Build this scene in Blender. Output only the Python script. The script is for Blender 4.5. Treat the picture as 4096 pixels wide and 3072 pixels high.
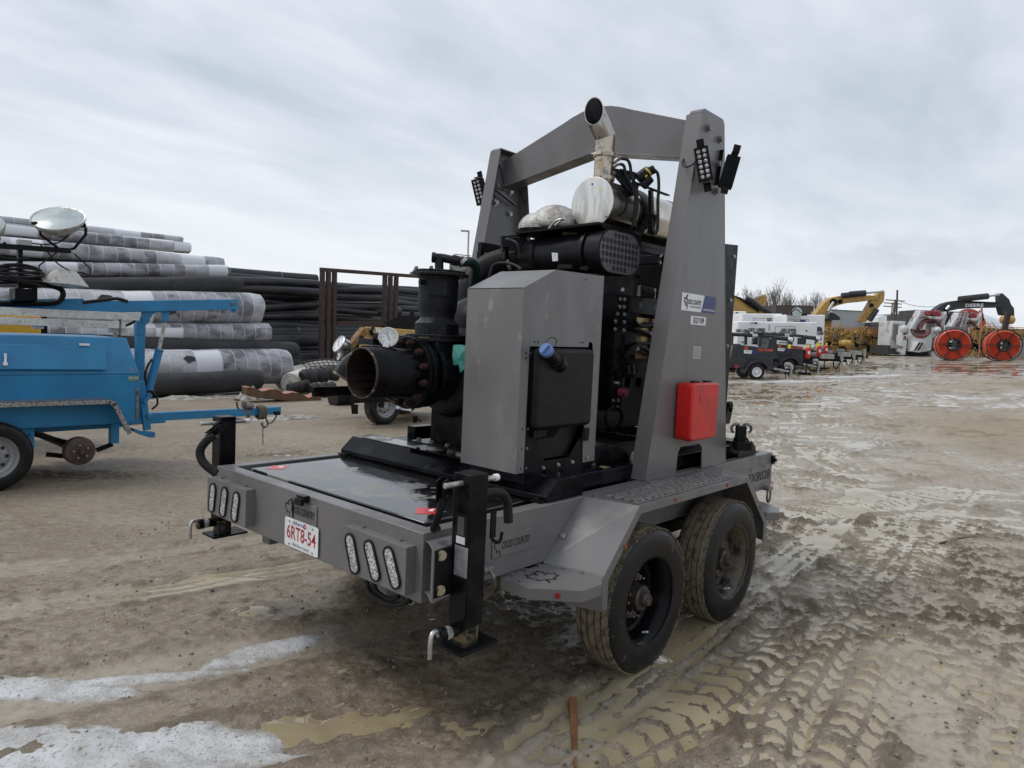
import bpy, bmesh, math, random
import numpy as np
from mathutils import Vector, Matrix
random.seed(7)
R = math.radians
sc = bpy.context.scene
for o in list(bpy.data.objects): bpy.data.objects.remove(o)

# ------------------------------------------------------------------ camera
CP = np.array([-1.9402, -2.1745, 1.7876]); YAW, PIT, ROL, FPX = 0.7255, -0.0663, 0.0458, 2829.0
_f = np.array([math.cos(YAW)*math.cos(PIT), math.sin(YAW)*math.cos(PIT), math.sin(PIT)])
_r0 = np.array([math.sin(YAW), -math.cos(YAW), 0.0]); _u0 = np.cross(_r0, _f)
_r = math.cos(ROL)*_r0 + math.sin(ROL)*_u0; _u = -math.sin(ROL)*_r0 + math.cos(ROL)*_u0
cd = bpy.data.cameras.new('camera'); cam = bpy.data.objects.new('camera', cd)
sc.collection.objects.link(cam); sc.camera = cam
cam.matrix_world = Matrix(((_r[0], _u[0], -_f[0], CP[0]), (_r[1], _u[1], -_f[1], CP[1]), (_r[2], _u[2], -_f[2], CP[2]), (0, 0, 0, 1)))
cd.sensor_width = 36; cd.lens = FPX/4096*36; cd.clip_start = .05; cd.clip_end = 2000
RG = np.array([math.sin(YAW), -math.cos(YAW)]); FG = np.array([math.cos(YAW), math.sin(YAW)])

# ------------------------------------------------------------------ sky and light
SUN_EL, SUN_AZ = R(58), R(135)     # azimuth of the sun measured from +X
w = bpy.data.worlds.new('World'); sc.world = w; w.use_nodes = True
nt = w.node_tree; nt.nodes.clear(); N = nt.nodes.new; L = nt.links.new
out = N('ShaderNodeOutputWorld'); bg = N('ShaderNodeBackground'); L(bg.outputs[0], out.inputs[0])
sky = N('ShaderNodeTexSky'); sky.sky_type = 'NISHITA'; sky.sun_disc = False
sky.sun_elevation = SUN_EL; sky.sun_rotation = R(90)-SUN_AZ; sky.dust_density = 3
tc = N('ShaderNodeTexCoord'); sep = N('ShaderNodeSeparateXYZ'); L(tc.outputs['Generated'], sep.inputs[0])
def wm(op, a, b, cl=False):
    m = N('ShaderNodeMath'); m.operation = op; m.use_clamp = cl
    for i, q in enumerate((a, b)):
        if q is None: continue
        if isinstance(q, (int, float)): m.inputs[i].default_value = q
        else: L(q, m.inputs[i])
    return m.outputs[0]
zz = wm('ADD', wm('MAXIMUM', sep.outputs[2], 0.0), 0.16)
cmb = N('ShaderNodeCombineXYZ')
L(wm('DIVIDE', sep.outputs[0], zz), cmb.inputs[0]); L(wm('DIVIDE', sep.outputs[1], zz), cmb.inputs[1])
mp = N('ShaderNodeMapping'); mp.inputs['Rotation'].default_value = (0, 0, R(25)); mp.inputs['Scale'].default_value = (0.55, 1.15, 1)
L(cmb.outputs[0], mp.inputs[0])
n1 = N('ShaderNodeTexNoise'); n1.inputs['Scale'].default_value = 1.1; n1.inputs['Detail'].default_value = 6; n1.inputs['Roughness'].default_value = .5; n1.inputs['Distortion'].default_value = .5
L(mp.outputs[0], n1.inputs[0])
n2 = N('ShaderNodeTexNoise'); n2.inputs['Scale'].default_value = 3.3; n2.inputs['Detail'].default_value = 5; n2.inputs['Distortion'].default_value = .3
L(mp.outputs[0], n2.inputs[0])
n3 = N('ShaderNodeTexNoise'); n3.inputs['Scale'].default_value = 8.5; n3.inputs['Detail'].default_value = 5; n3.inputs['Distortion'].default_value = .2
L(mp.outputs[0], n3.inputs[0])
cn = wm('ADD', wm('ADD', wm('MULTIPLY', n1.outputs[0], .58), wm('MULTIPLY', n2.outputs[0], .30)), wm('MULTIPLY', n3.outputs[0], .12))
# a darker cloud bank low over the far right of the yard
_bk = _f+_r*((2000*1.8517)-2048)/FPX-_u*((552*1.8517)-1536)/FPX; _bk = _bk/np.linalg.norm(_bk)
bv = wm('DIVIDE', wm('ADD', wm('SUBTRACT', sep.outputs[2], float(_bk[2])), wm('MULTIPLY', wm('SUBTRACT', n3.outputs[0], .5), .05)), .020)
bd = N('ShaderNodeVectorMath'); bd.operation = 'DOT_PRODUCT'; L(tc.outputs['Generated'], bd.inputs[0]); _h = np.array([_bk[0], _bk[1], 0]); _h = _h/np.linalg.norm(_h); bd.inputs[1].default_value = tuple(float(q) for q in _h)
bh = wm('MULTIPLY', wm('SUBTRACT', bd.outputs['Value'], .975), 48.0, True)
bank = wm('MULTIPLY', wm('POWER', 2.718, wm('MULTIPLY', wm('MULTIPLY', bv, bv), -1.0)), wm('MULTIPLY', bh, wm('MULTIPLY', n2.outputs[0], 1.1)))
cr = N('ShaderNodeValToRGB'); L(cn, cr.inputs[0])
e = cr.color_ramp.elements; e[0].position = .38; e[0].color = (.43, .49, .56, 1); e[1].position = .61; e[1].color = (.655, .69, .745, 1)
m_ = cr.color_ramp.elements.new(.50); m_.color = (.545, .585, .655, 1)
# brighter, warmer band toward the horizon
hz = N('ShaderNodeValToRGB'); L(sep.outputs[2], hz.inputs[0])
e = hz.color_ramp.elements; e[0].position = .0; e[0].color = (1, 1, 1, 1); e[1].position = .33; e[1].color = (0, 0, 0, 1); hz.color_ramp.interpolation = 'EASE'
# brighter toward the left (sun) side
dt = N('ShaderNodeVectorMath'); dt.operation = 'DOT_PRODUCT'; L(tc.outputs['Generated'], dt.inputs[0]); dt.inputs[1].default_value = (math.cos(R(72)), math.sin(R(72)), 0)
side = wm('MULTIPLY_ADD', dt.outputs['Value'], .5); side.node.inputs[2].default_value = .42; side.node.use_clamp = True
mx = N('ShaderNodeMix'); mx.data_type = 'RGBA'; L(wm('MULTIPLY', hz.outputs[0], side), mx.inputs[0]); L(cr.outputs[0], mx.inputs[6]); mx.inputs[7].default_value = (.77, .795, .82, 1)
sk = N('ShaderNodeMix'); sk.data_type = 'RGBA'; sk.inputs[0].default_value = .93
scl = N('ShaderNodeVectorMath'); scl.operation = 'SCALE'; L(sky.outputs[0], scl.inputs[0]); scl.inputs['Scale'].default_value = .1
L(scl.outputs[0], sk.inputs[6]); bkm = N('ShaderNodeMix'); bkm.data_type = 'RGBA'; L(bank, bkm.inputs[0]); L(mx.outputs[2], bkm.inputs[6]); bkm.inputs[7].default_value = (.42,.46,.53,1); L(bkm.outputs[2], sk.inputs[7])
L(sk.outputs[2], bg.inputs[0]); bg.inputs[1].default_value = .95
sl = bpy.data.lights.new('sun', 'SUN'); sl.energy = 1.1; sl.angle = R(22); sl.color = (1, .97, .93)
so = bpy.data.objects.new('sun', sl); sc.collection.objects.link(so)
sd = Vector((math.cos(SUN_EL)*math.cos(SUN_AZ), math.cos(SUN_EL)*math.sin(SUN_AZ), math.sin(SUN_EL)))
so.rotation_euler = sd.to_track_quat('Z', 'Y').to_euler(); so.location = (0, 0, 30)
sc.view_settings.view_transform = 'Standard'; sc.view_settings.look = 'None'; sc.view_settings.exposure = 0.42; sc.view_settings.gamma = 1
sc.render.engine = 'CYCLES'; sc.render.resolution_x = 1024; sc.render.resolution_y = 768

# ------------------------------------------------------------------ measuring helpers
ZO = dict(M=(0,0,1.8517),Z1=(700,1600,.7233),Z2=(1800,1700,.6329),Z3=(1300,900,.5425),Z4=(2300,900,.6029),Z5=(1800,350,.5877),Z6=(0,780,.5425),Z7=(0,1150,.5425),Z8=(900,950,.4822),Z9=(2850,1050,.3315),Z10=(3446,1100,.2939),Z11=(2800,1400,.6028),
ZA=(780,1640,.3617),ZB=(1300,1900,.4219),ZC=(1750,950,.6329),ZD=(2200,850,.4521),ZE=(1900,550,.2712),ZF=(2400,350,.3617),ZG=(2100,1600,.3013))
def ray(k, x, y):
    a, b, s = ZO[k]; return _f + _r*((a+x*s)-2048)/FPX - _u*((b+y*s)-1536)/FPX
def on(k, x, y, ax, val):       # point where the sight line meets the plane ax = val
    d = ray(k, x, y); i = 'xyz'.index(ax); t = (val-CP[i])/d[i]; return Vector(CP+t*d)
def dp(k, x, y, D):             # point at camera depth D
    return Vector(CP + D*ray(k, x, y))

# ------------------------------------------------------------------ materials
MATS = {}
def mat(name, c, rough=.5, metal=0., c2=None, ns=4., lo=.42, hi=.62, bump=0., bs=60., r2=None, stretch=(1,1,1), coat=0., fine=0., spec=None, c3=None, ns3=30., lo3=.55, hi3=.6, r3=None):
    if name in MATS: return MATS[name]
    m = bpy.data.materials.new(name); m.use_nodes = True; t = m.node_tree; b = t.nodes['Principled BSDF']
    N = t.nodes.new; L = t.links.new
    b.inputs['Base Color'].default_value = (*c, 1); b.inputs['Roughness'].default_value = rough; b.inputs['Metallic'].default_value = metal
    if coat: b.inputs['Coat Weight'].default_value = coat; b.inputs['Coat Roughness'].default_value = .08
    if spec is not None: b.inputs['Specular IOR Level'].default_value = spec
    tc = N('ShaderNodeTexCoord'); mp = N('ShaderNodeMapping'); L(tc.outputs['Object'], mp.inputs[0]); mp.inputs['Scale'].default_value = stretch
    col = None; rv = None
    def noise(s, d=6, vec=None):
        n = N('ShaderNodeTexNoise'); n.inputs['Scale'].default_value = s; n.inputs['Detail'].default_value = d; n.inputs['Roughness'].default_value = .6
        L(vec or mp.outputs[0], n.inputs[0]); return n.outputs[0]
    def ramp(v, lo, hi):
        r = N('ShaderNodeMapRange'); L(v, r.inputs[0]); r.inputs[1].default_value = lo; r.inputs[2].default_value = hi; r.interpolation_type = 'SMOOTHSTEP'; return r.outputs[0]
    def mixc(f, a, bb):
        x = N('ShaderNodeMix'); x.data_type = 'RGBA'; L(f, x.inputs[0])
        for i, q in ((6, a), (7, bb)):
            if isinstance(q, tuple): x.inputs[i].default_value = (*q, 1)
            else: L(q, x.inputs[i])
        return x.outputs[2]
    def mixf(f, a, bb):
        x = N('ShaderNodeMix'); L(f, x.inputs[0])
        for i, q in ((2, a), (3, bb)):
            if isinstance(q, (int, float)): x.inputs[i].default_value = q
            else: L(q, x.inputs[i])
        return x.outputs[0]
    cur = c; rcur = rough
    if c2 is not None:
        fct = ramp(noise(ns), lo, hi); cur = mixc(fct, cur, c2)
        if r2 is not None: rcur = mixf(fct, rcur, r2)
    if c3 is not None:
        fct = ramp(noise(ns3), lo3, hi3); cur = mixc(fct, cur, c3)
        if r3 is not None: rcur = mixf(fct, rcur, r3)
    if fine:
        f1 = noise(180, 3, tc.outputs['Object']); x = N('ShaderNodeMix'); x.data_type = 'RGBA'; x.blend_type = 'MULTIPLY'; x.inputs[0].default_value = fine
        if isinstance(cur, tuple): x.inputs[6].default_value = (*cur, 1)
        else: L(cur, x.inputs[6])
        g = N('ShaderNodeMapRange'); L(f1, g.inputs[0]); g.inputs[1].default_value = .3; g.inputs[2].default_value = .7; g.inputs[3].default_value = .2; g.inputs[4].default_value = 1.6
        L(g.outputs[0], x.inputs[7]); cur = x.outputs[2]
    if not isinstance(cur, tuple): L(cur, b.inputs['Base Color'])
    if not isinstance(rcur, (int, float)): L(rcur, b.inputs['Roughness'])
    if bump:
        bn = N('ShaderNodeBump'); bn.inputs['Strength'].default_value = bump; bn.inputs['Distance'].default_value = .01
        L(noise(bs, 5), bn.inputs['Height']); L(bn.outputs[0], b.inputs['Normal'])
    MATS[name] = m; return m
GRAY = mat('gray_paint', (.160,.153,.151), .28, c2=(.135,.130,.128), ns=3.5, lo=.42, hi=.66, r2=.45, bump=.06, bs=170, c3=(.21,.21,.215), ns3=75, lo3=.66, hi3=.72, r3=.12)
GRAYD = mat('gray_paint_streaked', (.152,.146,.144), .30, c2=(.135,.129,.127), ns=3, lo=.45, hi=.75, stretch=(3,3,.8), r2=.42, bump=.06, bs=170, c3=(.23,.23,.235), ns3=55, lo3=.68, hi3=.74, r3=.1)
GRAYC = mat('gray_cabinet_paint', (.185,.181,.177), .36, c2=(.150,.147,.146), ns=4.5, lo=.4, hi=.62, stretch=(1,1,.5), r2=.33, bump=.06, bs=120, c3=(.25,.24,.225), ns3=11, lo3=.62, hi3=.70)
BLK = mat('black_paint', (.0045,.0045,.006), .20, c2=(.012,.012,.013), ns=6, lo=.45, hi=.65, r2=.42, bump=.1, bs=70, spec=.13)
BLKM = mat('black_matt', (.008,.008,.009), .45, c2=(.004,.004,.005), ns=9, r2=.3, bump=.08, bs=90, spec=.16)
BLKC = mat('black_casting', (.005,.0055,.007), .2, c2=(.012,.013,.015), ns=20, lo=.5, hi=.7, r2=.34, bump=.6, bs=110, spec=.26)
RUBB = mat('black_rubber', (.010,.010,.011), .5, c2=(.018,.0175,.017), ns=12, bump=.1, bs=80, spec=.22)
PLAS = mat('black_plastic', (.008,.008,.0095), .34, c2=(.012,.012,.0135), ns=10, bump=.05, bs=200, spec=.2)
ZINC = mat('zinc_steel', (.55,.55,.53), .38, .9, c2=(.36,.35,.33), ns=14, r2=.55, bump=.1, bs=90)
GOLDZ = mat('yellow_zinc_bolt', (.55,.47,.30), .38, .85, c2=(.4,.38,.32), ns=60)
STEEL = mat('dull_steel', (.25,.24,.23), .5, .7, c2=(.12,.09,.07), ns=20, r2=.7, bump=.2, bs=60)
STAIN = mat('stainless_steel', (.66,.64,.60), .16, 1., c2=(.50,.44,.36), ns=5, lo=.4, hi=.7, r2=.3, bump=.04, bs=25)
STAINF = mat('stainless_end_cap', (.72,.70,.65), .22, .92, c2=(.55,.54,.52), ns=6, lo=.4, hi=.6, stretch=(4,4,.7), r2=.45, bump=.05, bs=90)
HEATS = mat('heat_tinted_steel', (.52,.45,.36), .22, 1., c2=(.30,.26,.22), ns=18, lo=.45, hi=.65, r2=.4, bump=.15, bs=90)
BLANK = mat('quilted_heat_blanket', (.55,.54,.52), .32, .85, c2=(.3,.28,.25), ns=9, r2=.5, bump=.9, bs=95)
RUST = mat('rusty_brown_steel', (.055,.030,.024), .6, .2, c2=(.035,.024,.022), ns=9, bump=.3, bs=60)
RUSTB = mat('rusty_bolt', (.06,.028,.018), .55, .4, c2=(.03,.018,.015), ns=40, bump=.3, bs=90)
RUSTIN = mat('rusty_pipe_interior', (.020,.014,.013), .45, 0, c2=(.038,.021,.017), ns=5, bump=.3, bs=50)
RED = mat('red_plastic', (.60,.012,.010), .32, c2=(.48,.012,.010), ns=7, bump=.05, bs=200)
REDM = mat('red_marker_lens', (.25,.01,.01), .15); AMB = mat('amber_lens', (.30,.07,.01), .15)
REDL = mat('red_label', (.62,.03,.03), .25, c2=(.5,.03,.03), ns=30)
WHT = mat('white_paint', (.86,.87,.87), .4, c2=(.78,.78,.77), ns=1.2)
WHTP = mat('white_plate', (.78,.79,.79), .35, c2=(.68,.69,.69), ns=16)
LETR = mat('plate_red', (.38,.02,.03), .4); LETB = mat('plate_blue', (.02,.03,.16), .4); INK = mat('black_ink', (.01,.01,.012), .45)
NAVY = mat('navy_label', (.012,.022,.14), .35); CUT = mat('dark_cutout', (.012,.012,.013), .7)
LEDS = mat('clear_lens', (.62,.62,.62), .18, .1, c2=(.28,.28,.28), ns=55, lo=.4, hi=.6, r2=.06, bump=1., bs=80, coat=.8)
BLUE = mat('blue_paint', (.022,.215,.42), .36, c2=(.022,.17,.35), ns=3, lo=.4, hi=.68, r2=.42, bump=.05, bs=90, c3=(.05,.24,.43), ns3=60, lo3=.69, hi3=.74)
BCAP = mat('blue_plastic_cap', (.12,.22,.46), .45)
TEAL = mat('teal_plastic_film', (.20,.62,.52), .25, c2=(.10,.42,.36), ns=16, bump=.5, bs=30)
YEL = mat('machine_yellow', (.52,.32,.10), .45, c2=(.42,.25,.075), ns=5, r2=.6, fine=.2)
CATY = mat('excavator_yellow', (.50,.31,.075), .45, c2=(.38,.23,.06), ns=3, fine=.15)
GOLDP = mat('old_gold_machine_paint', (.38,.24,.06), .5, c2=(.15,.10,.04), ns=2.2, lo=.42, hi=.6, r2=.7, fine=.3)
ORNG = mat('orange_plastic_cap', (.75,.28,.03), .4)
BRASS = mat('brass_tinted_panel', (.35,.25,.13), .25, .9, c2=(.16,.12,.07), ns=5, r2=.4)
MUDDY = mat('mud_splashed_black', (.012,.012,.013), .3, c2=(.12,.095,.065), ns=6, lo=.40, hi=.54, r2=.7, bump=.5, bs=50, c3=(.07,.055,.04), ns3=60, lo3=.56, hi3=.6, r3=.7)
TREAD = mat('muddy_tread', (.20,.16,.11), .55, c2=(.075,.06,.045), ns=22, lo=.48, hi=.62, r2=.45, bump=1.0, bs=75, c3=(.15,.125,.09), ns3=90, lo3=.56, hi3=.62)
SIDEW = mat('tyre_sidewall', (.010,.010,.011), .36, c2=(.020,.018,.016), ns=10, lo=.5, hi=.7, r2=.6, bump=.15, bs=60, spec=.28, c3=(.07,.056,.04), ns3=16, lo3=.64, hi3=.70, r3=.7)
WOODM = mat('weathered_wood', (.17,.095,.05), .7, c2=(.09,.05,.03), ns=6, stretch=(1,8,8), bump=.4, bs=40)
WOODP = mat('pink_painted_wood', (.42,.20,.15), .7, c2=(.3,.15,.1), ns=12)
WHTD = mat('dirty_white_plastic', (.52,.50,.46), .5, c2=(.25,.21,.16), ns=14, lo=.5, hi=.66, bump=.2, bs=50)
DIAM = mat('diamond_plate', (.42,.42,.42), .4, .85, c2=(.2,.19,.18), ns=70, lo=.48, hi=.55, bump=.6, bs=90)
DRUM = mat('rusty_brake_drum', (.10,.065,.055), .5, .3, c2=(.06,.042,.038), ns=8, bump=.25, bs=40)
GLASS = mat('lamp_glass', (.40,.46,.46), .4, 0, c2=(.30,.35,.35), ns=5, coat=.3)
LAMPB = mat('lamp_reflector_grey', (.42,.41,.39), .45, .3, c2=(.25,.24,.22), ns=14)
GRN = mat('green_hose', (.008,.03,.02), .4)

# ------------------------------------------------------------------ object helpers
COL = sc.collection; WORLD_ROOTS = set()
def tag(o, label=None, cat=None, group=None, kind=None):
    if label: o['label'] = label
    if cat: o['category'] = cat
    if group: o['group'] = group
    if kind: o['kind'] = kind
    return o
def thing(name, label, cat, loc=(0,0,0), rz=0., group=None, world=False):
    o = bpy.data.objects.new(name, None); COL.objects.link(o); o.empty_display_size = .2
    o.location = loc; o.rotation_euler = (0, 0, rz); tag(o, label, cat, group)
    if world: WORLD_ROOTS.add(o.name)
    return o
def frame_of(d):
    d = Vector(d).normalized(); a = Vector((0,0,1)) if abs(d.z) < .9 else Vector((1,0,0))
    u = a.cross(d).normalized(); return u, d.cross(u).normalized(), d
SPLITS = {'back_panel','column_flange','rim_hole','strap_end','mast_support','hydraulic_hose','foot_lug','clip_ribs','outrigger_arm','lamp_yoke','wires','vacuum_hose','lacing_wire','engine_rails','side_plates','radiator_grille','band_clamp','spacer_bracket'}
class MB:
    def __init__(s): s.v = []; s.f = []; s.m = []; s.cm = 0
    def mi(s, i): s.cm = i; return s
    def add(s, vs, fs):
        b = len(s.v); s.v += [tuple(v) for v in vs]; s.f += [tuple(b+i for i in f) for f in fs]; s.m += [s.cm]*len(fs); return s
    def box(s, x0, x1, y0, y1, z0, z1):
        return s.add([(x0,y0,z0),(x1,y0,z0),(x1,y1,z0),(x0,y1,z0),(x0,y0,z1),(x1,y0,z1),(x1,y1,z1),(x0,y1,z1)],
                     [(0,3,2,1),(4,5,6,7),(0,1,5,4),(1,2,6,5),(2,3,7,6),(3,0,4,7)])
    def obox(s, c, u, v, w, su, sv, sw):
        c, u, v, w = Vector(c), Vector(u).normalized()*su/2, Vector(v).normalized()*sv/2, Vector(w).normalized()*sw/2
        P = [c+a*u+b*v+d*w for d in (-1,1) for a, b in ((-1,-1),(1,-1),(1,1),(-1,1))]
        return s.add(P, [(0,3,2,1),(4,5,6,7),(0,1,5,4),(1,2,6,5),(2,3,7,6),(3,0,4,7)])
    def bar(s, p0, p1, a, b, up=(0,0,1)):
        p0, p1 = Vector(p0), Vector(p1); d = (p1-p0); n = d.normalized(); up = Vector(up)
        u = up.cross(n)
        if u.length < 1e-4: u = Vector((1,0,0)).cross(n)
        u.normalize(); v = n.cross(u)
        return s.obox((p0+p1)/2, u, v, n, a, b, d.length)
    def prism(s, P, off):
        P = [Vector(p) for p in P]; off = Vector(off); n = len(P)
        return s.add(P+[p+off for p in P], [tuple(range(n-1,-1,-1)), tuple(range(n, 2*n))]+[(i, (i+1) % n, n+(i+1) % n, n+i) for i in range(n)])
    def pris2(s, poly, ax, a, b):   # 2D polygon in the plane normal to ax, from a to b
        f = {'x': lambda p, c: (c, p[0], p[1]), 'y': lambda p, c: (p[0], c, p[1]), 'z': lambda p, c: (p[0], p[1], c)}[ax]
        return s.prism([f(p, a) for p in poly], Vector(f((0,0), b))-Vector(f((0,0), a)))
    def cyl(s, p0, p1, r0, r1=None, n=20, caps=True):
        r1 = r0 if r1 is None else r1; p0, p1 = Vector(p0), Vector(p1); u, v, d = frame_of(p1-p0)
        P = [p+(u*math.cos(2*math.pi*i/n)+v*math.sin(2*math.pi*i/n))*r for p, r in ((p0, r0), (p1, r1)) for i in range(n)]
        F = [(i, (i+1) % n, n+(i+1) % n, n+i) for i in range(n)]
        if caps: F += [tuple(range(n-1,-1,-1)), tuple(range(n, 2*n))]
        return s.add(P, F)
    def lathe(s, prof, p0, d, n=32, close=False, us=1., vs=1., ref=None):
        p0 = Vector(p0); u, v, d = frame_of(d)
        if ref is not None:
            u = (Vector(ref)-d*Vector(ref).dot(d)).normalized(); v = d.cross(u)
        P = [p0+d*h+(u*us*math.cos(2*math.pi*i/n)+v*vs*math.sin(2*math.pi*i/n))*r for r, h in prof for i in range(n)]
        k = len(prof); F = []
        for j in range(k if close else k-1):
            a, b = j*n, ((j+1) % k)*n
            F += [(a+i, a+(i+1) % n, b+(i+1) % n, b+i) for i in range(n)]
        return s.add(P, F)
    def tube(s, path, r, n=8, rs=None):
        path = [Vector(p) for p in path]; k = len(path); P = []; pu = None
        for i, p in enumerate(path):
            d = (path[min(i+1, k-1)]-path[max(i-1, 0)]).normalized()
            if pu is None: u, v, _ = frame_of(d)
            else: u = (pu-d*pu.dot(d)).normalized(); v = d.cross(u)
            pu = u; rr = rs[i] if rs else r
            P += [p+(u*math.cos(2*math.pi*j/n)+v*math.sin(2*math.pi*j/n))*rr for j in range(n)]
        F = [(i*n+j, i*n+(j+1) % n, (i+1)*n+(j+1) % n, (i+1)*n+j) for i in range(k-1) for j in range(n)]
        F += [tuple(range(n-1,-1,-1)), tuple(range((k-1)*n, k*n))]
        return s.add(P, F)
    def bolt(s, p, d, r=.012, h=.010):
        u, v, d = frame_of(d); p = Vector(p); s.cyl(p, p+d*h*.25, r*1.35, n=14); return s.cyl(p+d*h*.2, p+d*h*1.2, r, n=6)
    def sphere(s, c, r, n=12, sx=1, sy=1, sz=1):
        c = Vector(c); P = []; m = n//2
        for i in range(m+1):
            a = math.pi*i/m
            P += [c+Vector((r*sx*math.sin(a)*math.cos(2*math.pi*j/n), r*sy*math.sin(a)*math.sin(2*math.pi*j/n), r*sz*math.cos(a))) for j in range(n)]
        return s.add(P, [(i*n+j, (i+1)*n+j, (i+1)*n+(j+1) % n, i*n+(j+1) % n) for i in range(m) for j in range(n)])
    def cut(s): s.marks = getattr(s, 'marks', [(0, 0)])+[(len(s.v), len(s.f))]; return s
    def each(s, name, mats, parent=None, **kw):     # every marked piece becomes an object of its own
        s.cut(); mk = s.marks; out = []
        for (v0, f0), (v1, f1) in zip(mk, mk[1:]):
            if f1 == f0: continue
            t = MB(); t.v = s.v[v0:v1]; t.f = [tuple(i-v0 for i in q) for q in s.f[f0:f1]]; t.m = s.m[f0:f1]; out.append(t.build(name, mats, parent, **kw))
        return out
    def build(s, name, mats, parent=None, bevel=0., smooth=35, label=None, solid=0.):
        if name in SPLITS: return s.islands(name, mats, parent, bevel=bevel, smooth=smooth, solid=solid)
        return s.one(name, mats, parent, bevel, smooth, label, solid)
    def islands(s, name, mats, parent, **kw):
        up = list(range(len(s.v)))
        def fd(i):
            while up[i] != i: up[i] = up[up[i]]; i = up[i]
            return i
        for q in s.f:
            for i in q[1:]: up[fd(i)] = fd(q[0])
        gr_ = {}
        for q, m in zip(s.f, s.m): gr_.setdefault(fd(q[0]), []).append((q, m))
        o = None
        for g_ in gr_.values():
            ids = sorted({i for q, _ in g_ for i in q}); rm = {i: j for j, i in enumerate(ids)}; t = MB(); t.v = [s.v[i] for i in ids]; t.f = [tuple(rm[i] for i in q) for q, _ in g_]; t.m = [m for _, m in g_]; o = t.one(name, mats, parent, **kw)
        return o
    def one(s, name, mats, parent=None, bevel=0., smooth=35, label=None, solid=0.):
        me = bpy.data.meshes.new(name); me.from_pydata(s.v, [], s.f)
        if not isinstance(mats, (list, tuple)): mats = [mats]
        for m in mats: me.materials.append(m)
        me.polygons.foreach_set('material_index', s.m)
        bm = bmesh.new(); bm.from_mesh(me); bmesh.ops.remove_doubles(bm, verts=bm.verts, dist=1e-5); bmesh.ops.recalc_face_normals(bm, faces=bm.faces); bm.to_mesh(me); bm.free()
        o = bpy.data.objects.new(name, me); COL.objects.link(o)
        if smooth: me.shade_smooth(); me.set_sharp_from_angle(angle=R(smooth))
        if parent is not None:
            o.parent = parent
            if parent.name in WORLD_ROOTS: o.matrix_parent_inverse = Matrix.Translation(parent.location).inverted()
        if solid:
            md = o.modifiers.new('thick', 'SOLIDIFY'); md.thickness = solid; md.offset = 0
        if bevel:
            md = o.modifiers.new('bevel', 'BEVEL'); md.width = bevel; md.segments = 2; md.limit_method = 'ANGLE'; md.angle_limit = R(40); md.harden_normals = False
        if label: o['label'] = label
        return o
def arc(c, r, a0, a1, n, ax1, ax2):
    c, ax1, ax2 = Vector(c), Vector(ax1), Vector(ax2)
    return [c+ax1*r*math.cos(R(a0+(a1-a0)*i/n))+ax2*r*math.sin(R(a0+(a1-a0)*i/n)) for i in range(n+1)]
def smoothpath(P, k=6):
    P = [Vector(p) for p in P]; Q = [P[0]+(P[0]-P[1])]+P+[P[-1]+(P[-1]-P[-2])]; out = []
    for i in range(1, len(Q)-2):
        for j in range(k):
            t = j/k; a, b, c, d = Q[i-1], Q[i], Q[i+1], Q[i+2]
            out.append(.5*((2*b)+(c-a)*t+(2*a-5*b+4*c-d)*t*t+(3*b-a-3*c+d)*t**3))
    out.append(P[-1]); return out
def text(s, org, xd, yd, h, m, parent, name='lettering', width=None, shear=0., bold=0., ext=.0008, spacing=1.):
    cu = bpy.data.curves.new('t', 'FONT'); cu.body = s; cu.size = 1; cu.shear = shear; cu.offset = bold; cu.extrude = 0; cu.space_character = spacing; cu.resolution_u = 3
    to = bpy.data.objects.new('t', cu); COL.objects.link(to); dg = bpy.context.evaluated_depsgraph_get()
    me = bpy.data.meshes.new_from_object(to.evaluated_get(dg)); bpy.data.objects.remove(to)
    n = len(me.vertices); co = np.empty(n*3); me.vertices.foreach_get('co', co); co = co.reshape(-1, 3)
    x0, x1 = co[:,0].min(), co[:,0].max(); cap = .70
    sy = h/cap; sx = sy if width is None else width/(x1-x0)
    xd, yd, o = np.array(Vector(xd).normalized()), np.array(Vector(yd).normalized()), np.array(Vector(org))
    nd = np.cross(xd, yd)
    q = o+np.outer((co[:,0]-x0)*sx, xd)+np.outer(co[:,1]*sy, yd)+nd*ext
    me.vertices.foreach_set('co', q.ravel()); me.materials.clear(); me.materials.append(m); me.name = name
    ob = bpy.data.objects.new(name, me); COL.objects.link(ob)
    if parent is not None:
        ob.parent = parent
        if parent.name in WORLD_ROOTS: ob.matrix_parent_inverse = Matrix.Translation(parent.location).inverted()
    return ob
def joinm(name, objs, parent):      # join several small meshes of one part
    mb = bpy.data.meshes.new(name); bm = bmesh.new(); mats = []
    for o in objs:
        st = len(bm.faces); mi = []
        for m in o.data.materials:
            if m not in mats: mats.append(m)
            mi.append(mats.index(m))
        bm.from_mesh(o.data); bm.faces.ensure_lookup_table()
        for f in bm.faces[st:]: f.material_index = mi[f.material_index] if mi else 0
    bm.to_mesh(mb); bm.free()
    for m in mats: mb.materials.append(m)
    for o in objs: bpy.data.objects.remove(o)
    ob = bpy.data.objects.new(name, mb); COL.objects.link(ob); ob.parent = parent
    if parent is not None and parent.name in WORLD_ROOTS: ob.matrix_parent_inverse = Matrix.Translation(parent.location).inverted()
    return ob
def copy_tree(o, parent=None):
    c = o.copy(); COL.objects.link(c); c.parent = parent
    for ch in list(o.children): copy_tree(ch, c)
    return c
LEAF = [(0,-.5),(.02,-.22),(.30,-.27),(.26,-.16),(.52,.06),(.44,.11),(.48,.28),(.30,.24),(.25,.32),(.12,.18),(.16,.46),(.08,.41),(0,.55)]
LEAFO = [(-x, y) for x, y in reversed(LEAF[1:-1])]
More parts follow.
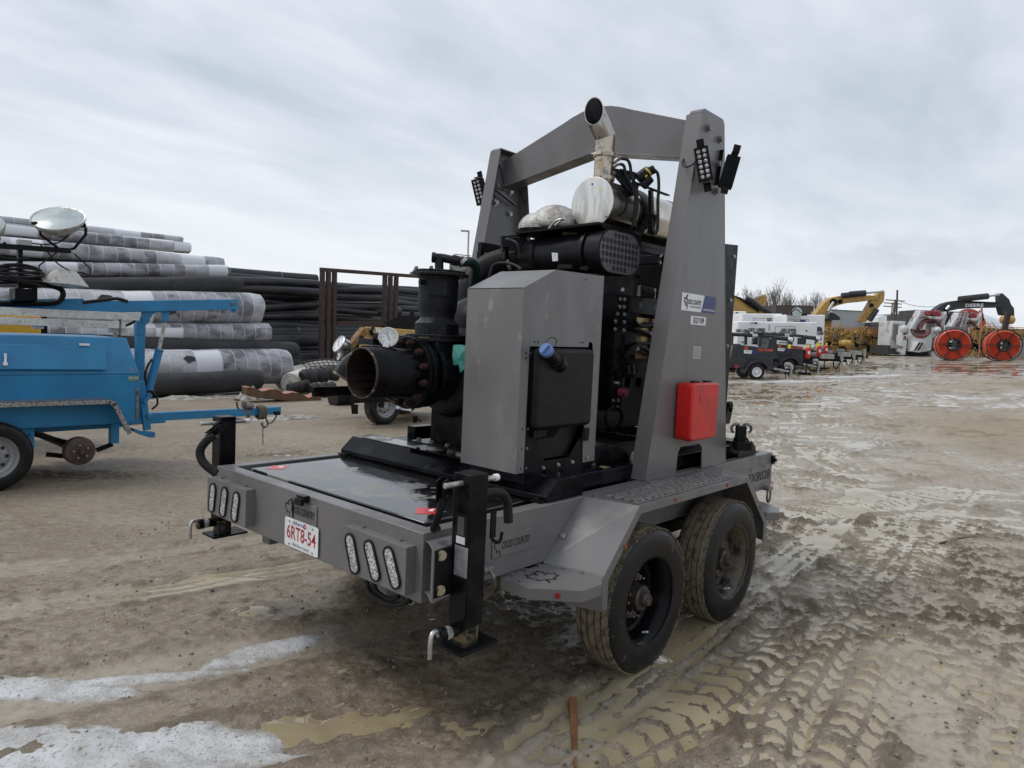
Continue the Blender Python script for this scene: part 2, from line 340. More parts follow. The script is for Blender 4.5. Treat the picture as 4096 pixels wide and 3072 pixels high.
def leaf(mb, c, xd, yd, s, wd=.05, half=False):
    xd, yd, c = Vector(xd).normalized(), Vector(yd).normalized(), Vector(c); nd = xd.cross(yd)
    P = ([(-x, y) for x, y in LEAF]) if half else (LEAF+LEAFO+[LEAF[0]])
    Q = [c+xd*x*s+yd*y*s for x, y in P]
    for a, b in zip(Q, Q[1:]): mb.bar(a, b, wd*s, .0016, up=nd) if False else mb.obox((a+b)/2, (b-a), nd, (b-a).cross(nd), (b-a).length+wd*s*.5, .0016, wd*s)
    return mb

# ================================================================== PUMP TRAILER
T = thing('pump_trailer', 'grey tandem-axle trailer with a black diesel pump under a tall grey lifting gantry', 'trailer', (1.9, .915, 0), world=True)
H = .955; WD = 1.83; LN = 3.73; MW = WD/2
# ---- deck frame
f = MB()
f.box(0, .08, 0, WD, .655, H); f.box(LN-.08, LN, 0, WD, .673, H)
f.box(.0802, LN-.0802, 0, .071, .665, H-.0005); f.box(.0802, LN-.0802, WD-.071, WD, .665, H-.0005)
f.box(.09, 3.6, .08, WD-.08, .668, .69)
for x in (.9, 1.9, 2.9): f.box(x, x+.06, .09, WD-.09, .60, .667)
f.box(.1, 3.6, .35, .43, .56, .66); f.box(.1, 3.6, 1.4, 1.48, .56, .66)
frame = f.build('deck_frame', GRAY, T, bevel=.004)
# badge plates with cut lettering
def badge(pts3, u, v, leafc, txt_org, tw, th, leaf_s, nd, parent):
    b = MB(); b.prism(pts3, Vector(nd)*.006); p = b.build('badge_plate', GRAY, parent, bevel=.002)
    k = MB(); leaf(k, Vector(leafc)+Vector(nd)*.0068, u, v, leaf_s, .05, half=True); lf = k.build('maple_leaf', CUT, None, smooth=0)
    t = text('CROSS COUNTRY', Vector(txt_org)+Vector(nd)*.0066, u, v, th, CUT, None, width=tw, shear=.25, bold=.012)
    joinm('lettering', [lf, t], p); return p
def rrect(x0, y0, x1, y1, r, n=4):
    P = []
    for cx, cy, a in ((x1-r, y1-r, 0), (x0+r, y1-r, 90), (x0+r, y0+r, 180), (x1-r, y0+r, 270)):
        P += [(cx+r*math.cos(R(a+90*i/n)), cy+r*math.sin(R(a+90*i/n))) for i in range(n+1)]
    return P
badge([(p[0], -.0002, p[1]) for p in rrect(.421, .757, .716, .860, .012)], (1,0,0), (0,0,1), (.475,0,.808), (.487,0,.795), .205, .036, .085, (0,-1,0), frame)
badge([(-.0002, p[0], p[1]) for p in [(.778,.80),(1.057,.80),(1.057,.915),(.98,.915),(.98,.951),(.87,.951),(.87,.915),(.778,.915)]], (0,-1,0), (0,0,1), (0,1.02,.862), (0,1.005,.845), .215, .038, .085, (-1,0,0), frame)
b = MB(); b.box(2.894, 3.715, -.006, -.0003, .70, .873)
for x, z in ((3.05,.855),(3.30,.857),(3.55,.858),(3.05,.715),(3.55,.715)): b.bolt((x,-.006,z), (0,-1,0), .008, .006)
p = b.build('badge_plate', GRAY, frame, bevel=.002)
text('CP10X8028', (3.02,-.0068,.755), (1,0,0), (0,0,1), .072, CUT, p, width=.66, bold=.004)
# licence plate
b = MB(); b.prism([(-.008, p[0], p[1]) for p in rrect(.753, .667, 1.057, .815, .012)], (-.002,0,0))
pl = b.build('license_plate', WHTP, frame, smooth=0)
ts = [text('6RT8-54', (-.0102,1.035,.712), (0,-1,0), (0,0,1), .068, LETR, None, width=.262, bold=.012),
      text('Alberta', (-.0102,.985,.789), (0,-1,0), (0,0,1), .020, LETB, None, width=.105, shear=.25),
      text('Wild Rose County', (-.0102,.985,.679), (0,-1,0), (0,0,1), .014, LETB, None, width=.155)]
k = MB()
for a in range(5): k.cyl((-.0102,.872+.009*math.cos(a*1.257),.797+.009*math.sin(a*1.257)), (-.0106,.872+.009*math.cos(a*1.257),.797+.009*math.sin(a*1.257)), .0055, n=8)
ts.append(k.build('rose', LETR, None))
k = MB()
for y, z in ((.80,.80),(1.01,.80),(.80,.682),(1.01,.682)): k.cyl((-.010,y,z), (-.014,y,z), .006, n=8)
ts.append(k.build('screws', ZINC, None)); joinm('lettering', ts, pl)
b = MB(); b.box(-.035, 0, .85, .915, .925, .957); b.box(-.052, -.035, .845, .905, .912, .946); b.cyl((-.03,.915,.92), (-.03,.955,.905), .012, n=10); b.tube(smoothpath([(-.02,.955,.905),(-.02,.985,.92),(-.01,.99,.88),(-.008,.985,.82)]), .004)
b.build('plate_lamp', PLAS, frame, bevel=.004)
# tail lamp boxes
def stad(hl, r, n=8): return [(r*math.cos(R(a)), hl+r*math.sin(R(a))) for a in [180*i/n for i in range(n+1)]]+[(r*math.cos(R(a)), -hl+r*math.sin(R(a))) for a in [180+180*i/n for i in range(n+1)]]
def lamp_box(y0, y1, lamps):
    b = MB(); b.box(-.053, 0, y0, y1, .69, .895)
    for yy in (y0+.09, y1-.09): b.bolt((-.012,yy,.895), (0,0,1), .008, .008)
    bx = b.build('lamp_box', GRAY, T, bevel=.003)
    for (k, xt, yt, xb, yb) in lamps:
        a = on(k, xt, yt, 'x', -.054); c = on(k, xb, yb, 'x', -.054); mid = (a+c)/2; d = (a-c); ln = d.length; d.normalize(); s = d.cross(Vector((1,0,0)))
        rr = .0365; hl = ln/2-rr
        ring = MB(); O = [mid+s*p[0]+d*p[1] for p in stad(hl, rr)]; I = [mid+s*p[0]+d*p[1] for p in stad(hl, rr-.009)]
        n = len(O); off = Vector((-.008,0,0)); V_ = O+[q+off for q in O]+[q+off for q in I]+I
        ring.add(V_, [(j*n+i, j*n+(i+1) % n, (j+1)*n+(i+1) % n, (j+1)*n+i) for j in range(3) for i in range(n)])
        rg = ring.build('tail_lamp', RUBB, bx)
        le = MB(); le.prism([mid+s*p[0]+d*p[1] for p in stad(hl, rr-.0085)], (-.005,0,0))
        for i in range(9):
            for j in (-1, 0, 1):
                q = mid+d*((i-4)/4*(hl+.012)+(.006 if j else 0))+s*j*.0165*(1 if 0 < i < 8 else .6)
                le.cyl(q+Vector((-.005,0,0)), q+Vector((-.0075,0,0)), .0068, .003, n=8)
        le2 = le.build('lens', LEDS, None); joinm('lamp_lens', [le2], bx)
lamp_box(1.385, 1.835, [('ZA',213,806,180,1130),('ZA',342,850,302,1182),('ZA',472,902,432,1240)])
lamp_box(.043, .487, [('ZB',228,548,300,945),('ZB',405,610,500,1013),('ZB',590,672,690,1085)])
# ---- tank lid in the deck opening
WET = mat('wet_black_lid', (.010,.010,.011), .035, c2=(.23,.222,.205), ns=1.7, lo=.53, hi=.55, r2=.42, c3=(.012,.012,.013), ns3=5.5, lo3=.5, hi3=.53, r3=.1, bump=.04, bs=28, spec=.85)
b = MB(); b.box(.135, 3.5, .148, 1.689, .70, .948)
tank = b.build('fuel_tank', WET, T, bevel=.006)
b = MB(); b.box(.082, .134, .073, 1.757, .70, .71); b.box(.134, 3.6, .073, .146, .70, .71); b.build('gap_floor', BLK, T)
for pts in ([(790,655),(865,615),(1043,617),(985,657)], ):
    q = [on('ZA', *p, 'z', .9484) for p in pts]; b = MB(); b.prism(q, (0,0,.0008)); st = b.build('warning_sticker', REDL, tank, smooth=0)
    q2 = [(q[0]*.35+q[i]*.65) for i in range(4)]
q = [on('ZB', *p, 'z', .9484) for p in [(850,368),(868,310),(1077,318),(1068,372)]]; b = MB(); b.prism(q, (0,0,.0008)); st2 = b.build('warning_sticker', REDL, tank, smooth=0)
for s_, q in ((st, [on('ZA', *p, 'z', .9496) for p in [(915,632),(925,622),(985,624),(970,636)]]), (st2, [on('ZB', *p, 'z', .9496) for p in [(975,340),(1000,325),(1045,318),(1020,345)]])):
    b = MB(); b.prism(q, (0,0,.0004)); b.build('lettering', WHTP, s_, smooth=0)
# ---- jack legs
def jack(sy, y0):       # sy=-1: right side
    ya, yb = (y0-.103, y0) if sy < 0 else (y0, y0+.103)
    ym = (ya+yb)/2; xm = .1185
    b = MB(); b.box(.067, .170, ya, yb, .585, 1.225); p = b.build('jack_leg', BLK, T, bevel=.006)
    b = MB(); b.box(.080, .157, ya+.013, yb-.013, .50, .584); b.cyl((xm, ym, .523), (xm, ym, .56), .05, n=16); b.build('inner_tube', mat('jack_inner_tube', (.015,.015,.015), .4, c2=(.16,.12,.06), ns=12, lo=.5, hi=.6, r2=.7), p)
    b = MB(); b.box(.03, .25, ya-.02, yb+.03, .487, .499); b.build('foot_plate', BLKM, p, bevel=.002)
    b = MB(); zc = 1.185; b.cyl((-.03, ym, zc), (.28, ym, zc), .0115, n=16); b.build('cross_pin', ZINC, p, bevel=.002)
    b = MB(); b.cyl((.255, ym, zc), (.281, ym, zc), .0155, n=16); b.build('pin_cap', WHTP, p, bevel=.003)
    b = MB(); b.cyl((.067, ym, .575), (-.015, ym-.005, .575), .027, n=18); b.cyl((.0, ym, .575), (-.035, ym, .575), .031, n=18); b.build('pin_sleeve', BLK, p, bevel=.002)
    b = MB(); b.cyl((.022, ym-.003, .575), (-.008, ym-.005, .575), .0278, n=18, caps=False); b.build('sleeve_label', mat('worn_silver_label', (.34,.34,.34), .5, c2=(.12,.12,.12), ns=40), p)
    hk = smoothpath([(-.03, ym, .575), (-.05, ym-.005, .60), (-.075, ym-.01, .598), (-.085, ym-.012, .57), (-.085, ym-.012, .50)]); b = MB(); b.tube(hk, .0095, 10); b.build('hook_handle', ZINC, p)
    # bracket to the deck
    yin, yo = (0, -.15) if sy < 0 else (WD, WD+.15)
    if sy > 0:
        b = MB(); b.box(.09, .16, WD, WD+.112, .80, .90); b.build('leg_bracket', GRAY, p, bevel=.0015); return p, ym
    b = MB()
    for z0, z1 in ((.915, .923), (.70, .708)): b.pris2([(.012, yin), (.012, yin+sy*.02), (-.038, yin+sy*.10), (-.038, yin+sy*.115), (.15, yin+sy*.095), (.15, yin)], 'z', z0, z1)
    b.box(-.04, -.032, min(yin+sy*.098, yin+sy*.11), max(yin+sy*.098, yin+sy*.11), .70, .923)
    b.build('leg_bracket', GRAY, p, bevel=.0015)
    b = MB(); b.box(-.031, .064, min(yin+sy*.104, yin+sy*.112), max(yin+sy*.104, yin+sy*.112), .715, .915); b.build('bolt_plate', BLK, p, bevel=.0015)
    b = MB()
    for z in (.89, .745): b.cut().bolt((-.0, yin+sy*.114, z), (-.4, sy, 0), .0165, .013)
    b.each('bracket_bolt', GOLDZ, p)
    return p, ym
jr, ymr = jack(-1, -.097)
b = MB(); b.box(.0665, .0675, -.185, -.118, .93, 1.06); b.build('warning_decal', PLAS, jr)
b = MB(); b.box(.0655, .0663, -.178, -.128, .935, .965); b.build('decal_white_patch', WHTP, jr)
b = MB()
for i in range(14): b.box(.0655, .0663, -.170, -.133, .972+i*.0055, .9743+i*.0055)
b.build('lettering', mat('grey_print', (.2,.2,.2), .5), jr)
b = MB(); b.box(.0655, .0668, -.198, -.122, .80, .925); b.build('silver_data_plate', mat('silver_tag', (.42,.43,.44), .35, .5, c2=(.3,.3,.31), ns=20), jr, bevel=.001)
b = MB(); b.box(.18, .21, -.215, -.208, .95, 1.06); b.tube(smoothpath([(.195,-.211,.96),(.195,-.215,.94),(.225,-.225,.93),(.235,-.228,.97)]), .007, 8); b.build('cable_hook', BLKM, jr)
b = MB(); b.tube(smoothpath([(.17,-.12,1.085),(.24,-.13,1.115),(.31,-.145,1.11),(.345,-.15,1.07),(.355,-.15,1.02),(.358,-.152,.975)]), .021, 12); b.build('hose', RUBB, T)
# crank handle parts near right pin
b = MB(); b.pris2([(-.01,1.10),(.03,1.12),(.035,1.19),(.01,1.205),(-.015,1.19)], 'y', -.085, -.078); b.pris2([(-.01,1.10),(.03,1.12),(.035,1.19),(.01,1.205),(-.015,1.19)], 'y', -.125, -.118)
b.bolt((.0,-.13,1.135), (0,-1,0), .010, .012); b.tube(smoothpath([(.01,-.10,1.12),(-.0,-.08,1.03),(.01,-.05,.985),(.05,-.03,.975)]), .016, 10); b.build('crank_handle', BLK, T)
jl, yml = jack(1, 1.94)
# left crank handle, rubber grip curved
P_ = [dp('ZA', x, y, 3.95) for x, y in ((230,270),(130,340),(60,440),(70,540),(130,620),(235,700))]
b = MB(); b.tube(smoothpath(P_, 5), .024, 12); b.build('handle_grip', RUBB, T)
b = MB(); q0 = dp('ZA', 290, 180, 3.93); q1 = dp('ZA', 190, 250, 3.97)
for s_ in (-.022, .022): b.obox((q0+q1)/2+Vector((s_*.4, s_, s_*.2)), q1-q0, (0,1,0), (q1-q0).cross(Vector((0,1,0))), .165, .006, .045)
b.cyl(q0+Vector((0,.03,0)), q0-Vector((0,.03,0)), .010, n=10); b.cyl(q1+Vector((0,.03,0)), q1-Vector((0,.03,0)), .010, n=10); b.build('handle_clevis', BLK, T, bevel=.003)
# safety chain loops + D rings under the rear
b = MB(); b.tube(smoothpath([(.02,.40,.66),(.02,.37,.60),(.03,.25,.575),(.04,.16,.60),(.05,.13,.63)]), .011, 8); b.tube(smoothpath([(.03,.36,.66),(.03,.33,.61),(.04,.24,.595),(.05,.2,.62)]), .009, 8); b.build('wiring_loop', RUBB, T)
b = MB()
for y, x in ((.13,.05),(.26,.09)): b.cut().lathe([(.028,0),(.028,.10),(.022,.10),(.022,0)], (x,y,.627), (1,0,0), 18, close=True)
b.each('conduit_stub', GRAY, T)
b = MB(); b.lathe([(.022,0),(.022,.06)], (.33,-.03,.73), (1,0,0), 16); b.box(.33,.39,-.045,0,.735,.75); b.build('ring_lug', GRAY, T)
b = MB(); b.tube([Vector((.36,-.03,.68))+Vector((math.sin(a)*.0,math.cos(a)*.055,math.sin(a)*.055)) for a in [i*2*math.pi/20 for i in range(21)]], .009, 8); b.build('tie_ring', STEEL, T)
b = MB(); b.box(3.57,3.66,-.05,0,.665,.69); b.build('ring_lug', GRAY, T)
b = MB(); b.tube([Vector((3.618,-.035,.625))+Vector((math.cos(a)*.033,0,math.sin(a)*.06)) for a in [i*2*math.pi/20 for i in range(21)]], .009, 8); b.build('tie_ring', STEEL, T)
b = MB(); b.box(3.70,3.74,-.02,0,.86,.93); b.cyl((3.72,-.02,.895),(3.72,-.035,.895), .016, n=12); b.mi(1).cyl((3.72,-.035,.895),(3.72,-.042,.895), .013, n=12); b.build('side_marker', [BLKM, REDM], T)

# ---- fenders
O = -.296
def fender(my):         # my maps y (right side) to the wanted side
    S = [((.85,.47),(.92,.466)), ((.812,.66),(.905,.63)), ((1.131,.952),(1.215,.945)), ((2.66,.952),(2.57,.945)), ((2.99,.60),(2.93,.59)), ((2.99,.45),(2.93,.438))]
    b = MB(); V_ = []; F_ = []
    for i, (a, c) in enumerate(S): V_ += [(a[0], my(-.001 if i not in (0,5) else -.12), a[1]), (c[0], my(O), c[1])]
    F_ = [(2*i, 2*i+1, 2*i+3, 2*i+2) for i in range(5)]
    b.add(V_, F_); fd = b.build('fender', GRAY, T, smooth=0, solid=.005)
    out_ = [s[1] for s in S]; inn = [(.962,.466),(.962,.612),(1.233,.902),(2.553,.902),(2.888,.573),(2.888,.438)]
    b = MB(); n = 6; ya, yb = my(O-.001), my(O+.006)
    V_ = [(p[0], y, p[1]) for y in (ya, yb) for q in (out_, inn) for p in q]
    F_ = []
    for i in range(5):
        F_ += [(i, i+1, n+i+1, n+i), (2*n+i, 3*n+i, 3*n+i+1, 2*n+i+1), (n+i, n+i+1, 3*n+i+1, 3*n+i), (i, 2*n+i, 2*n+i+1, i+1)]
    F_ += [(0, n, 3*n, 2*n), (5, 2*n+5, 3*n+5, n+5)]
    b.add(V_, F_); b.build('fender_lip', GRAY, fd, bevel=.003)
    # step pads front and rear
    pr = [(.494,-.0005),(.494,-.181),(.651,-.365),(.791,-.371),(.89,-.305),(.86,-.0005)]
    b = MB(); b.pris2([(x, my(y)) for x, y in pr], 'z', .60, .655)
    for x, y in ((.56,-.02),(.66,-.02),(.76,-.02),(.52,-.1),(.82,-.12),(.84,-.22)): b.bolt((x, my(y), .655), (0,0,1), .010, .009)
    stp = b.build('step_pad', GRAY, fd, bevel=.004)
    k = MB(); leaf(k, (.655, my(-.13), .656), (1,-.55,0), (.55,1,0), .16, .04); k.build('maple_leaf', CUT, stp, smooth=0)
    b = MB(); b.pris2([(x, my(y)) for x, y in [(2.94,-.0005),(2.94,-.29),(3.02,-.35),(3.14,-.30),(3.26,-.14),(3.26,-.0005)]], 'z', .585, .64); b.build('step_pad', GRAY, fd, bevel=.004)
    b = MB(); ye = my(O-.003); 
    for x, z in ((1.092,.757),(1.596,.924),(2.255,.924),(2.80,.70)): b.cut().cyl((x, ye, z), (x, ye+(-.004 if my(O) < 0 else .004), z), .011, n=14)
    b.each('clearance_lamp', AMB, fd)
    b = MB(); b.cyl((.575, my(-.277), .628), (.568, my(-.285), .628), .013, n=14); b.build('clearance_lamp', REDM, fd)
    b = MB(); b.bolt((.938, my(-.02), .778), (-.7, 0, .7), .012, .01); b.build('fender_bolt', ZINC, fd)
    # grate
    x0, x1, y0, y1 = 1.235, 2.37, -.262, -.068
    b = MB(); b.box(x0, x1, min(my(y0), my(y1)), max(my(y0), my(y1)), .9505, .9520); pt = b.build('grate_recess', BLKM, fd)
    b = MB(); sp = .066
    for sg in (1, -1):
        k = .55*sg
        for i in range(-8, 30):
            xs = x0+i*sp; pts = []
            # line: x = xs + (y-y0)/k'  param by y
            ya_, yb_ = y0, y1; xa_, xb_ = xs+(0 if sg > 0 else (y1-y0)/.9), xs+((y1-y0)/.9 if sg > 0 else 0)
            # clip in x
            t0, t1 = 0., 1.
            dx = xb_-xa_
            for lim, sgn in ((x0, 1), (x1, -1)):
                fa, fb = sgn*(xa_-lim), sgn*(xb_-lim)
                if fa < 0 and fb < 0: t0 = 2
                elif fa < 0: t0 = max(t0, fa/(fa-fb))
                elif fb < 0: t1 = min(t1, fa/(fa-fb))
            if t0 >= t1: continue
            A_ = (xa_+dx*t0, my(y0+(y1-y0)*t0), .958); B_ = (xa_+dx*t1, my(y0+(y1-y0)*t1), .958)
            b.bar(A_, B_, .0085, .010)
    b.build('expanded_metal_grate', mat('grate_metal', (.40,.385,.37), .38, .4, c2=(.28,.26,.24), ns=30), fd)
    b = MB()
    for a, c, d, e_ in ((x0-.012, x1+.012, y0-.012, y0), (x0-.012, x1+.012, y1, y1+.012), (x0-.012, x0, y0, y1), (x1, x1+.012, y0, y1)): b.box(a, c, min(my(d), my(e_)), max(my(d), my(e_)), .9485, .9565)
    for x in (1.19, 1.75, 2.35): b.bolt((x, my(-.035), .952), (0,0,1), .012, .01)
    b.build('grate_frame', GRAY, fd, bevel=.002)
    return fd
fender(lambda y: y)
fender(lambda y: WD-y)

# ---- wheels
def wheel(cx, yo, sg, mud):          # yo = outer face, sg=-1 outer face points to -y
    d = (0, sg, 0); c = Vector((cx, yo, .3985)); d_ = Vector(d); Rt = .3985
    b = MB(); W_ = .235
    prof = [(.236,-.006),(.252,-.001),(.29,.004),(.33,.004),(.36,-.002),(.376,-.010),(.386,-.020)]
    b.mi(0).lathe(prof, c, d, 72)
    tr = [(.386,-.020),(.3915,-.026)]
    g = [.055,.095,.14,.18]; tr += [(Rt-.004,-.032)]
    for q in g: tr += [(Rt,-q+.006),(Rt-.012,-q+.004),(Rt-.012,-q-.004),(Rt,-q-.006)]
    tr += [(Rt-.004,-.205),(.386,-.217),(.36,-.231)]
    b.mi(1).lathe(tr, c, d, 72)
    # shoulder mud lumps / tread sipes
    rnd = random.Random(int(cx*100))
    for i in range(150):
        a = i*2*math.pi/150+rnd.uniform(-.005,.005); q = c+d_*(-.024)+Vector((math.cos(a),0,math.sin(a)))*(.3925)
        b.obox(q, (math.cos(a),0,math.sin(a)), d, (-math.sin(a),0,math.cos(a)), rnd.uniform(.004,.010), rnd.uniform(.016,.03), .009)
    b.mi(0).lathe([(.36,-.231),(.30,-.238),(.25,-.236),(.236,-.23)], c, d, 72)
    ty = b.build('wheel', [SIDEW, TREAD], T, smooth=40)
    b = MB(); b.lathe([(.236,-.004),(.243,-.001),(.243,-.012),(.236,-.020),(.224,-.030),(.216,-.055),(.206,-.075),(.206,-.125),(.19,-.135),(.155,-.128),(.14,-.118),(.075,-.118),(.055,-.118)], c, d, 56)
    b.lathe([(.206,-.125),(.206,-.225),(.236,-.232)], c, d, 56)
    b.build('rim', MUDDY if mud else BLK, ty)
    b = MB(); b.lathe([(.076,-.118),(.073,-.09),(.070,-.055),(.062,-.048),(.040,-.046),(.036,-.02),(.030,-.012),(0.0,-.012)], c, d, 28)
    b.cyl(c+d_*(-.03), c+d_*(-.008), .034, .031, n=6); b.build('hub', mat('hub_grime', (.085,.07,.058), .45, .4, c2=(.045,.034,.028), ns=20, r2=.6, bump=.2, bs=50), ty)
    b = MB()
    for i in range(8):
        a = R(45*i+ (10 if i % 2 else -10)+12); q = c+d_*(-.118)+Vector((math.cos(a),0,math.sin(a)))*.105
        b.cut().bolt(q, d, .013, .016); b.mi(1).cyl(q, q+d_*.045, .007, n=8); b.mi(0)
    b.each('wheel_nut', [ZINC, mat('pink_stud', (.22,.13,.11), .5)], ty)
    b = MB(); q = c+Vector((.03,0,-.20))+d_*(-.06); b.cyl(q, q+d_*.03+Vector((0,0,.012)), .005, n=8); b.sphere(q+d_*.032+Vector((0,0,.012)), .006, 8); b.build('valve_stem', WHTP, ty)
    # raised letters on the sidewall
    tl = []
    for s_, a0, st_ in (('CR960A', 235, 6.0), ('235/75R17.5', 45, 5.0)):
        for i, ch in enumerate(s_):
            a = R(a0+(i*st_ if a0 > 180 else -i*st_))
            rad = Vector((math.cos(a),0,math.sin(a))); tan = Vector((-math.sin(a),0,math.cos(a)))
            up = -rad if a0 > 180 else rad; xd = tan if a0 > 180 else -tan
            if sg > 0: xd = -xd
            tl.append(text(ch, c+rad*.315+d_*.0045, xd, up, .024, SIDEW, None, bold=.02, ext=0.0006))
    joinm('sidewall_lettering', tl, ty)
    return ty
for cx, m_ in ((1.3905, False), (2.416, True)):
    wheel(cx, O, -1, m_); wheel(cx, WD-O, 1, True)
b = MB()
for cx in (1.3905, 2.416): b.cyl((cx,-.08,.3985), (cx,WD+.08,.3985), .045, n=16); b.box(cx-.2,cx+.2,.09,.13,.43,.46); b.box(cx-.2,cx+.2,WD-.13,WD-.09,.43,.46)
b.box(1.1,2.75,.07,.15,.54,.60); b.box(1.1,2.75,WD-.15,WD-.07,.54,.60)
for x in (1.18,1.9,2.62):
    for y in (.11, WD-.11): b.bar((x,y,.56),(x,y,.44),.05,.03)
b.build('axle_set', BLKM, T)

# ---- gantry
def post(y, sg):        # web plane at y, flanges go to y+sg*depth
    b = MB(); th = .008; ya, yb = y, y+sg*th; dpt = sg*.075
    web = [(1.766,.9555),(2.13,.9555),(2.145,1.095),(2.175,1.13),(2.435,1.13),(2.475,1.10),(2.49,.9555),(2.86,.9555),(2.496,3.245),(2.475,3.267),(2.215,3.267),(2.195,3.245)]
    b.pris2(web, 'y', min(ya, yb), max(ya, yb))
    def fl(p, q, wd=.075):
        p, q = Vector((p[0], y, p[1])), Vector((q[0], y, q[1])); nrm = (q-p).cross(Vector((0,1,0))).normalized()*th
        b.prism([p, q, q+nrm, p+nrm], (0, sg*wd, 0))
    fl((1.766,.9555),(2.195,3.245), .13 if False else .11); fl((2.496,3.245),(2.86,.9555), .11)
    fl((2.215,3.267),(2.475,3.267), .09); fl((2.195,3.245),(2.215,3.267), .09); fl((2.475,3.267),(2.496,3.245), .09)
    return b.build('gantry_post', GRAYD, T, bevel=.004)
gp = post(0, 1); gl = post(WD, -1)
for y, sg, par in ((0, -1, gp), (WD, -1, gl)):
    b = MB(); yy = y if sg*1 < 0 and y == 0 else y-.009
    for x, z in ((2.265,3.165),(2.435,3.135),(2.262,3.005),(2.428,2.975),(2.258,2.86),(2.43,2.80)): b.cut().bolt((x, yy, z), (0,-1,0), .019, .022)
    b.each('post_bolt', ZINC if y else GRAY, par)
b = MB(); P_ = []   # beam profile in (y,z)
topp = [(.02,3.205),(.6,3.40)]+[(.70,3.437),(.79,3.462),(.87,3.472),(.96,3.472),(1.04,3.462),(1.13,3.437)]+[(1.23,3.40),(1.81,3.205)]
botp = [(1.81,2.985),(1.79,2.995),(.945,3.147),(.915,3.15),(.885,3.147),(.04,2.995),(.02,2.985)]
b.pris2(topp+botp, 'x', 2.325, 2.345)
def strip(line, x0, x1, th):
    for (y0, z0), (y1, z1) in zip(line, line[1:]):
        b.prism([(x0,y0,z0),(x1,y0,z0),(x1,y1,z1),(x0,y1,z1)], (0,0,th))
strip([(1.79,2.985),(.945,3.137),(.885,3.137),(.04,2.985)], 2.30, 2.44, .010)
strip([(.03,3.208)]+topp[1:-1]+[(1.80,3.208)], 2.327, 2.42, -.008)
b.box(2.24, 2.45, .012, .022, 2.975, 3.20); b.box(2.24, 2.45, WD-.022, WD-.012, 2.975, 3.20)
b.build('gantry_beam', GRAY, T, bevel=.002)
b = MB(); b.bar((2.22,WD-.05,2.95),(2.46,WD-.05,2.87),.03,.008); b.build('beam_gusset', GRAY, gl)
# work lamps
def worklamp(c, fwd, up, par, cable=None, scale=1.):
    c = Vector(c); fwd = Vector(fwd).normalized(); s_ = Vector(up).cross(fwd).normalized(); up = fwd.cross(s_).normalized()
    w_, h_, d_ = .085*scale, .205*scale, .05*scale
    b = MB(); b.obox(c, s_, up, fwd, w_, h_, d_)
    for i in range(6): b.obox(c-fwd*(d_*.5+.007)+s_*(i-2.5)*w_/6, s_, up, fwd, .0035, h_*.95, .016)
    for e_ in (-1, 1): b.obox(c+fwd*(d_*.5)+s_*e_*(w_*.5-.004), s_, up, fwd, .008, h_, .008); b.obox(c+fwd*(d_*.5)+up*e_*(h_*.5-.006), s_, up, fwd, w_, .012, .008)
    for e_ in (-1, 1): b.obox(c+up*e_*(h_*.5+.012)-fwd*.02, s_, up, fwd, .045, .006, .07); b.obox(c+up*e_*(h_*.5+.035)-fwd*.052, s_, up, fwd, .045, .05, .006)
    lp = b.build('work_lamp', BLKM, par, bevel=.0015)
    b = MB()
    for i in range(6):
        for j in (-1, 1):
            q = c+fwd*(d_*.5-.002)+s_*j*.0175*scale+up*(i-2.5)*.031*scale; b.cyl(q, q+fwd*.006, .0155*scale, .006*scale, n=10)
    l2 = b.build('lamp_lens', LEDS, None); joinm('lamp_lens', [l2], par)
    return lp
b = MB()
u_ = (.08,-.02,1)
worklamp(on('ZF',1145,850,'y',-.06), (-.90,-.40,-.10), (-.16,.17,1), gp)
worklamp(on('ZF',1430,935,'y',-.09), (.80,.55,-.1), (.16,-.17,1), gp)
worklamp(on('ZE',75,800,'y',1.90), (-.93,-.15,-.2), (-.16,.17,1), gl)
b = MB(); b.bar(on('ZF',1345,690,'y',-.012), on('ZF',1290,1080,'y',-.012), .03, .006); b.build('lamp_bracket', BLKM, gp)
b = MB(); b.tube(smoothpath([on('ZF',1065,810,'y',-.02), on('ZF',1010,860,'y',-.02), on('ZF',950,880,'y',.02), on('ZF',912,850,'y',.06), on('ZF',925,790,'y',.08)]), .005, 6); b.build('lamp_cable', RUBB, gp)
b = MB(); b.tube(smoothpath([on('ZE',95,930,'y',1.84), on('ZE',115,1010,'y',1.84), on('ZE',180,1030,'y',1.80), on('ZE',260,970,'y',1.79), on('ZE',295,860,'y',1.79)]), .005, 6)
b.tube(smoothpath([on('ZE',290,850,'y',1.79), on('ZE',275,600,'y',1.79), on('ZE',300,430,'y',1.79), on('ZE',345,380,'y',1.79), on('ZE',395,500,'y',1.79), on('ZE',420,680,'y',1.79)]), .004, 6); b.build('lamp_cable', RUBB, gl)
b = MB(); b.tube(smoothpath([on('ZE',655,760,'y',1.70), on('ZE',700,870,'y',1.71), on('ZE',745,990,'y',1.72)]), .005, 6); b.build('lamp_cable', RUBB, gl)
